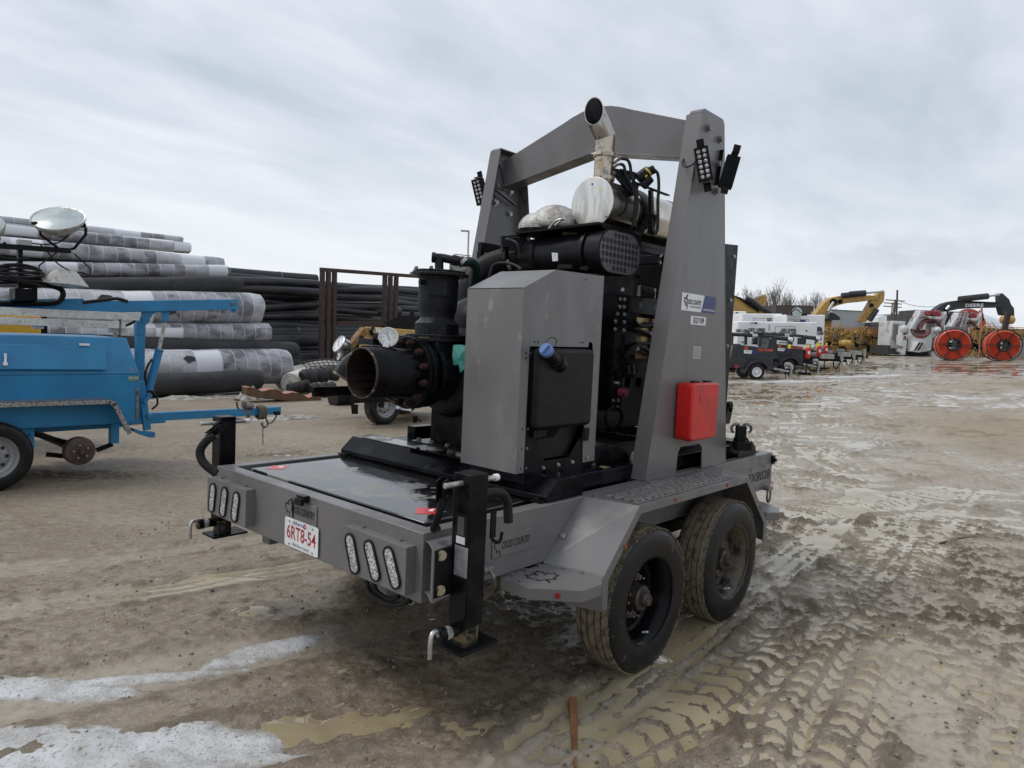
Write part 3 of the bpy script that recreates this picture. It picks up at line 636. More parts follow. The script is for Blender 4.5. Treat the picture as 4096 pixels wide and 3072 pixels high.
# stickers on the right post
def quad(k, pts, y, m, name, par, th=.0008):
    q = [on(k, *p, 'y', y) for p in pts]; b = MB(); b.prism(q, (0,-th,0)); return b.build(name, m, par, smooth=0)
x0, x1, z0, z1 = 2.069, 2.54, 2.004, 2.115
b = MB(); b.pris2([(x0,z0),(2.335,z0),(2.375,z1),(x0,z1)], 'y', -.0012, -.0004); s1 = b.build('company_sticker', WHTP, gp, smooth=0)
b = MB(); b.pris2([(2.3355,z0),(x1,z0),(x1,z1),(2.3755,z1)], 'y', -.0012, -.0004); s2 = b.build('navy_sticker_panel', NAVY, gp, smooth=0)
k = MB(); leaf(k, (2.145,-.0018,2.06), (1,0,0), (0,0,1), .085, .09, half=True); k = k.build('l', INK, None, smooth=0)
joinm('lettering', [k, text('CROSS COUNTRY', (2.122,-.0016,2.048), (1,0,0), (0,0,1), .030, INK, None, width=.215, shear=.25, bold=.02), text('CANADA SUPPLIES & RENTALS', (2.185,-.0016,2.028), (1,0,0), (0,0,1), .010, INK, None, width=.145, bold=.01)], s1)
text('CROSSCOUNTRYCANADA.CA', (2.36,-.0016,2.018), (1,0,0), (0,0,1), .0125, WHTP, s2, width=.17, bold=.02)
b = MB(); b.pris2(rrect(2.202,1.921,2.413,1.976,.006), 'y', -.0012, -.0004); s3 = b.build('number_sticker', WHTP, gp, smooth=0)
text('EQ17189', (2.238,-.0016,1.932), (1,0,0), (0,0,1), .036, INK, s3, width=.145, bold=.02)
b = MB(); b.box(2.26,2.371,-.0012,-.0004,1.70,1.782); s4 = b.build('data_plate', mat('grey_tag', (.38,.38,.37), .4, .4), gp, smooth=0)
b = MB()
for i in range(6): b.box(2.272,2.359,-.0018,-.0014,1.712+i*.011,1.7135+i*.011)
b.build('lettering', INK, s4, smooth=0)
# red document case
b = MB(); b.pris2(rrect(2.062,1.19,2.425,1.552,.03), 'y', -.122, -.006); rc = b.build('document_case', RED, T, bevel=.012)
b = MB(); b.pris2(rrect(2.16,1.42,2.37,1.485,.004), 'y', -.1245, -.1225); b.build('label_recess', RED, rc, bevel=.001)
b = MB(); 
for x in (2.15,2.32): b.cut().box(x,x+.08,-.075,-.05,1.552,1.562)
b.each('latch', BLKM, rc, bevel=.002)
b = MB()
for x in (2.14,2.32): b.cut().box(x,x+.09,-.08,-.04,1.178,1.19)
b.each('hinge', RED, rc, bevel=.002)

# ---- skid
b = MB(); b.pris2([(.838,.957),(.838,.985),(.929,1.066),(1.086,1.069),(1.15,1.014),(1.15,.957)], 'y', .02, WD-.03); ra = b.build('skid_crossbeam', BLK, T, bevel=.004)
b = MB(); b.pris2([(3.158,.957),(3.158,.985),(3.24,1.066),(3.40,1.066),(3.47,1.02),(3.50,.957)], 'y', .04, WD-.03); b.build('skid_crossbeam', BLK, T, bevel=.004)
b = MB(); b.box(.93, 1.08, .64, 1.70, 1.0665, 1.071); b.build('wet_top_plate', mat('wet_steel_top', (.05,.05,.05), .06, c2=(.02,.02,.02), ns=7, lo=.5, hi=.56, r2=.3), ra)
b = MB(); b.box(.80, .84, .03, .10, .957, .965); b.bolt((.82,.065,.965), (0,0,1), .014, .012); b.box(.80, .84, WD-.12, WD-.05, .957, .965); b.build('foot_lug', BLKM, ra)
b = MB(); b.box(1.1505, 3.157, .10, WD-.10, .957, 1.045); sk = b.build('skid_tank', BLK, T, bevel=.006)
b = MB(); b.box(.86, 1.363, .19, .60, 1.02, 1.083); b.box(1.02,1.22,.178,.19,1.03,1.085); 
b.bolt((1.06,.178,1.058), (0,-1,0), .016, .012); b.bolt((1.17,.178,1.058), (0,-1,0), .016, .012); b.build('cabinet_base', BLK, sk, bevel=.003)
b = MB(); c = on('ZG',1115,800,'z',1.046); b.cyl(c, c+Vector((0,0,.006)), .046, n=24); b.cyl(c+Vector((0,0,.006)), c+Vector((0,0,.034)), .036, .034, n=24); b.obox(c+Vector((0,0,.037)), (1,.3,0), (-.3,1,0), (0,0,1), .075, .02, .008); b.build('filler_cap', ZINC, sk, bevel=.002)
b = MB(); c = on('ZG',880,860,'z',1.046); b.cyl(c, c+Vector((0,0,.010)), .032, n=6); b.cyl(c+Vector((0,0,.010)), c+Vector((0,0,.018)), .022, n=16); b.build('drain_plug', STEEL, sk)
b = MB(); b.prism([on('ZG',*p,'z',1.0458) for p in ((975,885),(1020,870),(1140,890),(1050,910))], (0,0,.0006)); b.build('paper_label', mat('old_label', (.35,.28,.14), .6, c2=(.15,.12,.07), ns=60), sk, smooth=0)
# white funnel between cabinet and post
b = MB(); c0 = on('ZG',1475,1000,'y',.10); c1 = on('ZG',1485,770,'y',.16); dj = (c1-c0).normalized(); b.lathe([(.012,0),(.03,.01),(.072,.12),(.082,.125),(.082,.15),(.074,.165),(.03,.185),(0,.187)], c0, dj+Vector((.25,-.2,0)), 28); b.build('white_jug', WHTD, T)

# ---- grey cabinet
b = MB(); th = .004; y0 = .185; y1 = .585
b.pris2([(.778,1.085),(.778,2.04),(1.035,2.155),(1.36,2.159),(1.48,2.163),(1.48,1.085),(1.363,1.085),(1.356,1.24),(1.410,1.735),(1.399,1.775),(1.365,1.78),(1.36,1.75),(.844,1.744),(.842,1.085)], 'y', y0, y0+th)
b.prism([(.7785,y0+th,1.085),(.7785,y1,1.085),(.7785,y1,2.04),(.7785,y0+th,2.04)], (th,0,0))
b.prism([(.7785,y0+th,2.04),(.7785,y1,2.04),(1.035,y1,2.155),(1.035,y0+th,2.155)], (0,0,-th))
b.prism([(1.035,y0+th,2.155),(1.035,y1,2.155),(1.48,y1,2.163),(1.48,y0+th,2.163)], (0,0,-th))
b.pris2([(.778,1.085),(.778,2.04),(1.035,2.155),(1.48,2.163),(1.48,1.085)], 'y', y1, y1+th)
cab = b.build('cabinet', GRAYC, T, bevel=.003)
b = MB(); b.box(1.40,1.474,.20,.58,1.09,2.13); b.box(.80,1.40,.44,.58,1.09,1.98); b.build('dark_filler', BLKM, cab)  # dark fill added to block the bright view through the open cabinet
b = MB()
for k_, px, py in (('ZC',612,658),('ZC',636,660),('ZC',905,663),('ZC',922,664),('ZC',560,730),('ZC',558,763),('ZC',537,1210),('ZC',532,1337),('ZC',527,1463),('ZC',938,266)):
    q = on(k_, px, py, 'y', y0-.0005); b.cut().cyl(q, q+Vector((0,-.0012,0)), .0055, n=10)
b.each('mounting_hole', CUT, cab)
b = MB()
for px, py in ((950,1273),(942,1387)): q = on('ZC', px, py, 'y', y0); b.cut().bolt(q, (0,-1,0), .008, .010)
b.each('cabinet_bolt', ZINC, cab)
b = MB(); b.pris2([(.842,1.070),(.842,1.74),(.868,1.74),(.868,1.312),(.899,1.307),(1.018,1.127),(1.241,1.129),(1.332,1.237),(1.363,1.24),(1.363,1.070)], 'y', y0+.006, y0+.010)
brk = b.build('tank_bracket', BLKM, T, bevel=.0015)
b = MB()
for px, py in ((665,1455),(760,1435),(850,1418)): q = on('ZC', px, py, 'y', y0+.006); b.cut().bolt(q, (0,-1,0), .008, .010)
b.each('bracket_bolt', ZINC, brk)
b = MB()
for px, py in ((572,1208),(566,1333),(560,1458),(587,730)): q = on('ZC', px, py, 'y', y0+.0055); b.lathe([(.0065,0),(.0065,.0015),(.0042,.0015),(.0042,0)], q, (0,-1,0), 14, close=True)
b.each('rivet_ring', ZINC, brk)
# urea tank (rounded black box, ribbed taper, neck with blue cap)
b = MB(); y = .150
b.pris2(rrect(.868, 1.305, 1.385, 1.738, .035, 6), 'y', y, .50); jug = b.build('urea_tank', PLAS, T, bevel=.022)
b = MB()
for i in range(9):
    t = i/8; b.bar((.90+.03*i, y+.045+.004*(i % 2), 1.31), (1.00+.012*i, y+.15, 1.12), .022, .022)
b.pris2([(.90,1.31),(1.37,1.31),(1.25,1.13),(1.03,1.13)], 'y', .22, .5); b.build('ribbed_taper', PLAS, jug, bevel=.004)
b = MB(); b.box(.885, .995, y+.012, y+.020, 1.262, 1.305); b.box(1.335, 1.385, y+.012, y+.020, 1.215, 1.29); b.build('strap_end', BLKM, jug, bevel=.004)
na, nb = on('ZC',765,795,'y',.145), on('ZC',690,715,'y',.085); dn = (nb-na).normalized()
b = MB(); b.cyl(na-dn*.03, na+dn*.035, .044, .040, n=24); b.cyl(na+dn*.035, nb-dn*.01, .032, n=24); b.lathe([(.032,0),(.037,.002),(.037,.010),(.032,.012)], na+dn*.05, dn, 24); b.build('filler_neck', PLAS, jug)
b = MB(); b.cyl(nb-dn*.012, nb+dn*.022, .036, .035, n=14); b.obox(nb+dn*.030, frame_of(dn)[0]*.6+frame_of(dn)[1], frame_of(dn)[0]-frame_of(dn)[1]*.6, dn, .058, .018, .020); b.build('blue_cap', BCAP, jug, bevel=.004)
b = MB(); b.pris2([(.875,1.66),(.875,1.72),(.90,1.735),(.96,1.735),(.985,1.70),(.985,1.655),(.97,1.64),(.89,1.64)], 'y', y-.0008, y+.01); b.build('neck_recess', CUT, jug)
b = MB(); b.tube(smoothpath([nb+dn*.03, on('ZC',690,655,'y',.09), on('ZC',725,630,'y',.10), on('ZC',752,650,'y',.11), on('ZC',745,690,'y',.13), na+dn*.02]), .0022, 6); b.build('cap_tether', RUBB, jug)

# ---- pump end
PC = Vector((0, .915, 1.562))
b = MB()
for y_ in (.76, 1.02):
    b.lathe([(.0,0),(.062,0),(.066,.008),(.058,.024),(.04,.036),(0,.036)], (.99,y_,1.075), (0,0,1), 24)
b.cut(); b.each('rubber_mount', mat('white_mount', (.52,.52,.48), .4, c2=(.3,.29,.26), ns=12), T)
b = MB(); b.box(.90, 1.10, .60, 1.16, 1.112, 1.124); b.box(.985, 1.10, .70, 1.075, 1.124, 1.46)
b.build('pump_stand', BLK, T, bevel=.003)
b = MB()
for y_ in (.66,.86,1.0,1.12): b.cut().bolt((.93,y_,1.124),(0,0,1),.014,.014)
b.cut().bolt((.985,.80,1.43),(-1,0,0),.02,.012)
b.each('stand_bolt', STEEL, T)
b = MB(); b.box(.90,1.09,.55,1.2,1.071,1.078)
for y_ in (.6,.7,.9,1.1): b.bolt((.91,y_,1.078),(0,0,1),.011,.009)
b.build('mount_plate', BLK, T)
# volute
b = MB(); b.lathe([(0,0),(.20,0),(.24,.02),(.27,.07),(.27,.17),(.23,.22),(0,.22)], (.90,.915,1.56), (1,0,0), 40); b.lathe([(.20,0),(.20,.03),(.145,.03),(.145,.16)], (.74,.915,1.56),(1,0,0),40)
b.lathe([(.15,-.16),(.17,0)], (.90,.915,1.56),(1,0,0),32)
b.build('pump_volute', BLKC, T)
# suction pipe
b = MB(); x0 = .335
b.mi(0).lathe([(.1375,0),(.1375,.30),(.142,.31),(.142,.325),(.1375,.33),(.1375,.335)], (x0,.915,1.56), (1,0,0), 64)
b.mi(0).lathe([(.1375,.0),(.1345,-.003),(.130,0)], (x0,.915,1.56),(1,0,0),64)
b.mi(1).lathe([(.130,0),(.130,.33)], (x0,.915,1.56), (1,0,0), 64); b.lathe([(.130,.33),(0,.33)], (x0,.915,1.56), (1,0,0), 48)
sp_ = b.build('suction_pipe', [BLK, RUSTIN], T, smooth=50)
b = MB(); b.mi(0).lathe([(.1305,.0),(.1315,-.0035),(.1365,-.0035),(.1378,.0),(.1378,.009)], (x0-.0005,.915,1.56),(1,0,0),64)
b.build('pipe_rim', mat('worn_rim', (.05,.035,.025), .5, .4, c2=(.30,.22,.14), ns=28, lo=.55, hi=.62), sp_)
b = MB(); b.lathe([(.1378,0),(.203,0),(.205,.003),(.205,.026),(.203,.029),(.1378,.029)], (.64,.915,1.56),(1,0,0),64); b.lathe([(.1378,0),(.203,0),(.205,.003),(.205,.032),(.203,.035),(.1378,.035)], (.675,.915,1.56),(1,0,0),64)
fl_ = b.build('pipe_flange', BLK, sp_, smooth=40)
b = MB()
for i in range(12):
    a = R(30*i+15); q = Vector((.64,.915+.175*math.cos(a),1.56+.175*math.sin(a))); b.cut().cyl(q, q+Vector((-.026,0,0)), .0205, n=6); b.cyl(q+Vector((-.026,0,0)), q+Vector((-.042,0,0)), .0115, n=10); b.cyl(q, q+Vector((.085,0,0)), .010, n=6)
b.each('flange_bolt', RUSTB, sp_)
# discharge elbow on the left side
P_ = [Vector((.86,1.12,1.56)), Vector((.84,1.24,1.57)), Vector((.79,1.33,1.575)), Vector((.73,1.385,1.555)), Vector((.68,1.41,1.51)), Vector((.655,1.425,1.465))]
b = MB(); Q = smoothpath(P_, 5); b.mi(0).tube(Q, .138, 40); el = b.build('discharge_elbow', [BLK, RUSTIN], T, smooth=50)
dd = (Q[-1]-Q[-2]).normalized(); b = MB(); b.lathe([(.138,0),(.143,.002),(.143,.014),(.132,.014),(.132,-.02),(0,-.02)], Q[-1], dd, 40); b.mi(1); b.build('elbow_rim', [mat('worn_rim', (0,0,0)), RUSTIN], el)
b = MB(); b.lathe([(.138,0),(.205,0),(.205,.03),(.138,.03)], (.84,1.20,1.565),(.1,1,0),48); b.lathe([(.138,0),(.205,0),(.205,.03),(.138,.03)], (.85,1.165,1.565),(.1,1,0),48); b.build('pipe_flange', BLK, el)
b = MB(); q0 = dp('Z3',340,860,3.93)
b.obox(q0+Vector((.05,.03,.0)), (1,0,0), (0,1,0), (0,0,1), .13, .13, .035); b.obox(q0+Vector((.05,.03,-.045)), (1,0,0), (0,1,0), (0,0,1), .11, .11, .04)
for a_, c_ in ((0,-.03),(.1,-.03),(0,.09),(.1,.09)): b.bolt(q0+Vector((a_,c_,.018)), (0,0,1), .012, .012)
b.build('drain_block', BLKC, T, bevel=.005)
# gauges
def gauge(c, nrm, up, stem_to, r, k_):
    c = Vector(c); n_ = Vector(nrm).normalized(); s_ = Vector(up).cross(n_).normalized(); u_ = n_.cross(s_)
    b = MB(); b.lathe([(0,-.045),(r*.86,-.045),(r*.9,-.04),(r*.9,-.006),(r,-.004),(r,.006),(r*.90,.008),(r*.90,.002),(0,.002)], c, n_, 36)
    b.tube([c-n_*.02-u_*r*.8, c-n_*.02-u_*(r+.03), Vector(stem_to)], .010, 10); b.cyl(Vector(stem_to), Vector(stem_to)+(c-Vector(stem_to)).normalized()*.025, .019, n=6)
    g_ = b.build('pressure_gauge', mat('gauge_steel', (.6,.6,.58), .25, .95), T, smooth=40)
    b = MB(); b.cyl(c+n_*.002, c+n_*.0035, r*.89, n=36); b.build('gauge_dial', WHTP, g_, smooth=0)
    b = MB()
    for i in range(25):
        a = R(-50+280*i/24); dr = s_*math.cos(a)+u_*math.sin(a); l_ = .12 if i % 4 == 0 else .07
        b.obox(c+n_*.0042+dr*r*(.76-l_/2), dr, n_, dr.cross(n_), r*l_, .0006, r*(.028 if i % 4 == 0 else .015))
    dr = (s_*-.38+u_*.9).normalized(); b.obox(c+n_*.0048+dr*r*.12, dr, n_, dr.cross(n_), r*1.0, .0008, r*.05)
    tx = [text(str(v_), c+n_*.0036+(s_*math.cos(R(a_))+u_*math.sin(R(a_)))*r*.52-s_*r*.06-u_*r*.04, s_, u_, r*.09, INK, None) for v_, a_ in (('0',225),('20',180),('40',135),('60',90),('80',45),('100',0))]
    tx.append(b.build('n', INK, None)); joinm('dial_markings', tx, g_)
gauge(on('Z3',468,828,'y',.90), (-.72,-.66,.06), (0,0,1), (.48,.90,1.70), .055, 0)
gauge(dp('Z3',105,878,3.9), (-.85,.10,.45), (.4,.2,.8), dp('Z3',180,925,3.95), .050, 1)
# priming vessel / check valve column
vx, vy = .86, .915
b = MB(); b.lathe([(.118,1.78),(.128,1.785),(.128,1.845),(.10,1.87),(.098,1.885),(.112,1.93),(.116,1.98),(.116,2.10),(.122,2.115)], (vx,vy,0), (0,0,1), 40)
ud = Vector((-.70,-.714,0)); us_ = Vector((.714,-.70,0))
b.obox(Vector((vx,vy,2.045))+ud*.108, us_, (0,0,1), ud, .105, .085, .03); b.cyl(Vector((vx,vy,2.075))+ud*.08-us_*.07, Vector((vx,vy,2.075))+ud*.10-us_*.105, .014, n=12)
b.lathe([(.052,0),(.050,.016),(0,.016)], Vector((vx,vy,1.815))+ud*.12+us_*.01, ud, 24)
vs = b.build('priming_column', BLKC, T, smooth=45)
oct_ = [(vx+.172*math.cos(R(a)), vy+.172*math.sin(R(a))) for a in (10,50,70,110,130,170,190,230,250,290,310,350)]
b = MB(); b.pris2(oct_, 'z', 2.117, 2.136); b.pris2([(vx+(p[0]-vx)*.9, vy+(p[1]-vy)*.9) for p in oct_], 'z', 2.138, 2.150)
b.pris2([(vx+(p[0]-vx)*1.05, vy+(p[1]-vy)*1.05) for p in oct_], 'z', 1.765, 1.782); b.pris2([(vx+(p[0]-vx)*1.08, vy+(p[1]-vy)*1.08) for p in oct_], 'z', 1.742, 1.762)
b.box(vx-.12,vx+.16,vy-.14,vy+.14,1.60,1.742)
b.build('column_flange', BLKC, vs, bevel=.003)
b = MB()
for a in range(30, 390, 45): b.cut().bolt((vx+.145*math.cos(R(a)), vy+.145*math.sin(R(a)), 2.149), (0,0,1), .010, .013)
b.each('column_bolt', STEEL, vs)
D_ = 4.14
def q_(x, y, D=D_): return dp('Z3', x, y, D)
b = MB(); b.cyl(q_(842,330), q_(840,225), .026, n=18); b.tube([q_(795,238), q_(870,243), q_(960,262), q_(1025,275)], .025, 16); b.cyl(q_(790,238), q_(812,240), .031, n=16); b.cyl(q_(935,255), q_(985,268), .031, n=8)
b.cyl(q_(1000,300,4.2), q_(985,270), .012, n=8)
ap = b.build('air_line', BLKC, vs, smooth=40)
b = MB(); b.bar(q_(955,215), q_(1075,228), .010, .004); b.build('valve_lever', mat('faded_orange', (.30,.14,.05), .5), ap)
b = MB(); b.cyl(q_(1012,262), q_(1032,280), .030, n=18); b.build('hose_clamp', ZINC, ap)
b = MB(); b.tube(smoothpath([q_(1020,273), q_(1070,272,4.2), q_(1103,300,4.25), q_(1110,350,4.3), q_(1098,430,4.35), q_(1085,500,4.4)]), .029, 14); hs = b.build('green_striped_hose', GRN, T)
# big black separator dome and body behind the column
b = MB(); c = dp('Z3',1180,800,4.55); b.lathe([(0,.33),(.10,.32),(.19,.27),(.25,.18),(.27,.05),(.27,-.35)], c-Vector((0,0,.08)), (0,0,1), 36); b.build('separator_tank', BLKM, T)
b = MB(); c = dp('Z3',985,1230,4.3); b.box(1.00,1.30,.66,.80,1.45,1.75); b.lathe([(0,.2),(.07,.2),(.085,.1),(.085,-.25),(.05,-.45)], (1.02,.62,1.55), (0,0,1), 20); b.build('oil_reservoir', PLAS, T, bevel=.01)
# teal plastic film
b = MB(); P = [q_(*p, 4.02) for p in ((945,885),(1000,882),(1050,892),(1052,980),(1045,1050),(995,1090),(985,1030),(948,1035),(938,960))]
c = sum(P, Vector())/len(P)+Vector((-.02,-.01,0)); n = len(P); b.add(P+[c], [(i, (i+1) % n, n) for i in range(n)]); tl_ = b.build('plastic_wrap', TEAL, T, smooth=0, solid=.002)

# ---- engine
b = MB()
def zbox(x0, x1, y0, y1, z0, z1): b.box(x0, x1, y0, y1, z0, z1)
zbox(1.55, 2.95, .62, 1.22, 1.16, 1.95); zbox(1.75, 2.75, .70, 1.12, 1.95, 2.28); zbox(1.30, 1.55, .60, 1.24, 1.25, 1.85); zbox(2.95, 3.10, .5, 1.33, 1.3, 2.2)
for i in range(6): b.cyl((1.85+i*.15,.62,1.5),(1.85+i*.15,.60,1.5), .05, n=16); b.box(1.80+i*.15,1.92+i*.15,.68,1.14,2.28,2.33)
b.cyl((3.10,.915,1.7),(3.24,.915,1.7), .09, n=20)
b.build('engine_block', BLKM, T, bevel=.008)
b = MB(); zbox(1.25, 3.1, .22, .30, 1.046, 1.14); zbox(1.25, 3.1, 1.53, 1.61, 1.046, 1.14); zbox(1.4,1.48,.30,1.53,1.05,1.12); zbox(2.9,2.98,.30,1.53,1.05,1.12)
b.build('engine_rails', BLK, T, bevel=.003)
def q4(k_, x, y, yv=.40): return on(k_, x, y, 'y', yv)
b = MB(); zbox(1.945, 2.072, .40, .412, 1.33, 2.10); zbox(2.064, 2.072, .412, .50, 1.33, 2.10); zbox(1.945, 1.953, .412, .50, 1.33, 2.10); ec = b.build('electrical_column', BLK, T, bevel=.002)
b = MB()
for px, py in ((618,765),(657,768),(615,833),(653,836),(595,897),(655,902),(577,962),(654,968),(573,1033),(651,1042)): b.cut().bolt(q4('ZD',px,py), (0,-1,0), .010, .009)
for px, py in ((1168,8),(1232,5),(1168,100),(1225,97)): b.cut().bolt(q4('ZG',px,py), (0,-1,0), .010, .009)
b.cut().cyl(q4('ZD',568,1508), q4('ZD',568,1508)+Vector((0,-.04,0)), .011, n=10)
b.each('column_bolt', ZINC, ec)
b = MB(); q = q4('ZD',615,1588); b.cyl(q, q+Vector((0,-.02,0)), .026, n=8); b.cyl(q+Vector((0,-.02,0)), q+Vector((0,-.05,0)), .020, n=16); b.cyl(q+Vector((0,-.05,0)), q+Vector((0,-.056,0)), .027, n=16); b.build('red_port_cap', mat('faded_red_cap', (.38,.07,.08), .45), ec)
b = MB(); zbox(2.073, 2.80, .395, .405, 1.985, 2.098); zbox(2.073, 2.80, .405, .47, 2.090, 2.098); s_a = b.build('frame_beam', BLK, T, bevel=.002)
b = MB()
for px, py in ((803,823),(926,837)): q = q4('ZD',px,py,.3945); b.cut().lathe([(.021,0),(.021,.001),(.0175,.001),(.0175,0)], q, (0,-1,0), 24, close=True); b.cyl(q, q+Vector((0,-.0008,0)), .009, n=12)
b.each('round_decal', mat('decal_print', (.25,.28,.33), .4), s_a)
b = MB(); zbox(2.073, 2.80, .395, .405, 1.548, 1.655); zbox(2.073, 2.80, .405, .47, 1.647, 1.655); s_b = b.build('frame_beam', BLK, T, bevel=.002)
b = MB()
for px in (697,743):
    for py in (1363,1380,1400,1420): q = q4('ZD',px,py,.3945); b.cyl(q, q+Vector((0,-.003,0)), .005, n=8)
b.build('rivet_rows', ZINC, s_b)
b = MB(); zbox(2.27, 2.75, .44, .47, 1.675, 1.965); br_ = b.build('control_module', BRASS, T, bevel=.004)
b = MB()
for y_ in range(4): zbox(2.45, 2.74, .425, .441, 1.70+y_*.065, 1.735+y_*.065)
b.each('module_connector', BLKM, br_)
b = MB()
for P in ([(745,960),(790,1000),(850,1005),(930,985)], [(740,1030),(800,1045),(870,1075),(940,1090)], [(700,1215),(760,1180),(850,1160),(930,1165)], [(660,1290),(700,1225),(770,1190),(850,1215),(920,1260)]):
    b.cut().tube(smoothpath([q4('ZD',x,y,.40) for x, y in P]), .014, 10)
b.each('engine_cable', RUBB, T)
b = MB()
for P in ([(915,985),(930,980)], [(875,1070),(890,1078)], [(762,1190),(772,1212)]): b.cut().cyl(q4('ZD',*P[0],.40), q4('ZD',*P[1],.40), .0165, n=12)
b.each('cable_tie_tag', WHTP, T)
b = MB(); b.prism([q4('ZD',*p,.385) for p in ((890,1240),(915,1235),(935,1262),(905,1258))], (0,-.001,0)); b.build('paper_tag', WHTP, T)
# loom from relay to shadows
b = MB(); zbox(2.10, 2.25, .42, .50, 1.70, 1.94); b.build('relay_box', BLKM, T, bevel=.006)
b = MB(); zbox(2.165, 2.20, .37, .385, 2.10, 2.17); zbox(2.36, 2.385, .37, .385, 2.10, 2.165); b.build('spacer_bracket', ZINC, T)
b = MB()
for i in range(10): b.tube(smoothpath([(2.19+i*.016,.37,2.165),(2.21+i*.016,.365,2.13),(2.20+i*.017,.37,2.10)]), .007, 6)
b.build('hose_bundle', RUBB, T)
b = MB(); b.prism([q4('ZD',*p,.398) for p in ((620,690),(638,665),(657,668),(655,700))], (0,-.001,0)); b.build('paper_label', WHTP, T)
# top frame
b = MB(); zr = 2.462
zbox(2.10, 2.90, .375, .405, zr-.03, zr+.0); zbox(2.10, 2.90, .375, .40, zr-.065, zr-.031); zbox(2.10,2.16,.405,1.45,zr-.065,zr); zbox(2.84,2.90,.405,1.45,zr-.065,zr); zbox(1.75,2.90,1.45,1.49,zr-.065,zr)
zbox(2.50, 2.545, .38, .41, 1.66, zr-.066); zbox(1.75,1.79,1.46,1.50,1.14,zr-.066); zbox(2.86,2.90,1.46,1.50,1.14,zr-.066); zbox(2.86,2.90,.38,.42,1.14,zr-.066)
tf = b.build('top_frame', BLK, T, bevel=.002)
b = MB()
for px, py in ((972,380),(967,443)): b.cut().bolt(q4('ZD',px,py,.378), (0,-1,0), .010, .009)
b.each('frame_bolt', ZINC, tf)
b = MB(); zbox(2.08, 2.50, .62, .63, 2.10, 2.40); zbox(2.0,2.9,.60,.61,1.3,1.56); zbox(1.85,2.86,1.3,1.31,1.2,2.4); b.build('back_panel', BLKM, T)
b = MB(); b.bar(dp('ZE',385,1570,4.7), dp('ZE',760,1545,4.75), .035, .10); b.bar(dp('ZE',450,1620,4.7), dp('ZE',450,1800,4.7), .03, .03); b.build('left_bracket', BLK, T)
# lower right: flexible duct + bell housing
b = MB(); b.lathe([(.0,0),(.16,0),(.2,.05),(.2,.25)], (1.55,.75,1.35), (1,0,0), 28); b.lathe([(.06,0),(.075,.004),(.075,.02),(.06,.024)], q4('ZG',1165,235,.34), (-.3,-1,0), 20); b.build('bell_housing', BLKM, T)
# air cleaner (oval canister lying across the skid)
def oval(hl, r, n=10): return [(hl+r*math.cos(R(a)), r*math.sin(R(a))) for a in [-90+180*i/n for i in range(n+1)]]+[(-hl+r*math.cos(R(a)), r*math.sin(R(a))) for a in [90+180*i/n for i in range(n+1)]]
def oloft(b, secs, cx, cz):        # secs: (y, hl, r)
    V_ = []; n = 22
    for y_, hl, r in secs: V_ += [(cx+p[0], y_, cz+p[1]) for p in oval(hl, r)]
    F_ = [(j*n+i, j*n+(i+1) % n, (j+1)*n+(i+1) % n, (j+1)*n+i) for j in range(len(secs)-1) for i in range(n)]
    F_ += [tuple(range(n-1,-1,-1)), tuple(range((len(secs)-1)*n, len(secs)*n))]
    return b.add(V_, F_)
ax_, az_ = 1.805, 2.338
b = MB(); oloft(b, [(.302,.098,.128),(.298,.10,.131),(.30,.103,.134),(.41,.098,.131),(.415,.085,.124),(.43,.085,.124),(.432,.10,.134),(.455,.10,.134),(.457,.085,.124),(.60,.082,.122),(.84,.078,.118),(.845,.085,.124),(.865,.085,.124),(.868,.075,.116),(1.0,.068,.110),(1.07,.045,.090),(1.10,.02,.05)], ax_, az_)
ac = b.build('air_cleaner', PLAS, T, smooth=30)
b = MB()
for j in range(6):
    for i in range(10):
        px = ax_+(i-4.5)*.0415; pz = az_+(2.5-j)*.0405
        ex = abs(px-ax_)-.10
        if ex > 0 and math.hypot(ex, pz-az_) > .110: continue
        if j in (0, 5) and i in (2, 7): continue
        b.mi(0).cyl((px,.2995,pz), (px,.2975,pz), .0155, n=14)
        b.mi(1).bar((px-.010,.2968,pz-.010), (px+.010,.2968,pz+.010), .002, .002); b.bar((px-.010,.2968,pz+.010), (px+.010,.2968,pz-.010), .002, .002)
b.build('intake_grille', [mat('pitch_black', (.002,.002,.002), .6), mat('grey_plastic', (.06,.06,.065), .4)], ac)
b = MB(); oloft(b, [(.2985,.097,.127),(.2978,.097,.127)], ax_, az_); b.build('grille_face', mat('grille_plastic', (.085,.085,.09), .35, c2=(.10,.10,.105), ns=25), ac)
b = MB(); b.box(1.63, 1.72, .53, .66, 2.225, 2.40); b.build('latch_cover', PLAS, ac, bevel=.01)
b = MB(); 
for i in range(7): b.bar((1.585+.012*i,.445,2.225+.008*i),(1.592+.012*i,.39,2.215+.008*i),.006,.006)
b.build('clip_ribs', PLAS, ac)
b = MB(); b.prism([on('ZD',*p,'y',.70)*0+dp('ZD',*p,4.04) for p in ((15,355),(68,358),(70,428),(22,432))], (-.001,-.001,0)); b.build('paper_label', WHTP, ac)
b = MB(); b.tube(smoothpath([(1.70,1.05,2.33),(1.62,1.17,2.30),(1.52,1.25,2.22),(1.45,1.27,2.10),(1.45,1.25,1.95)]), .075, 20); b.cyl((1.655,1.115,2.32),(1.64,1.135,2.314), .079, n=24); b.build('intake_elbow', RUBB, ac)
b = MB(); b.cyl((1.667,1.10,2.324),(1.655,1.118,2.318), .080, n=24); b.build('band_clamp', WHTD, ac)
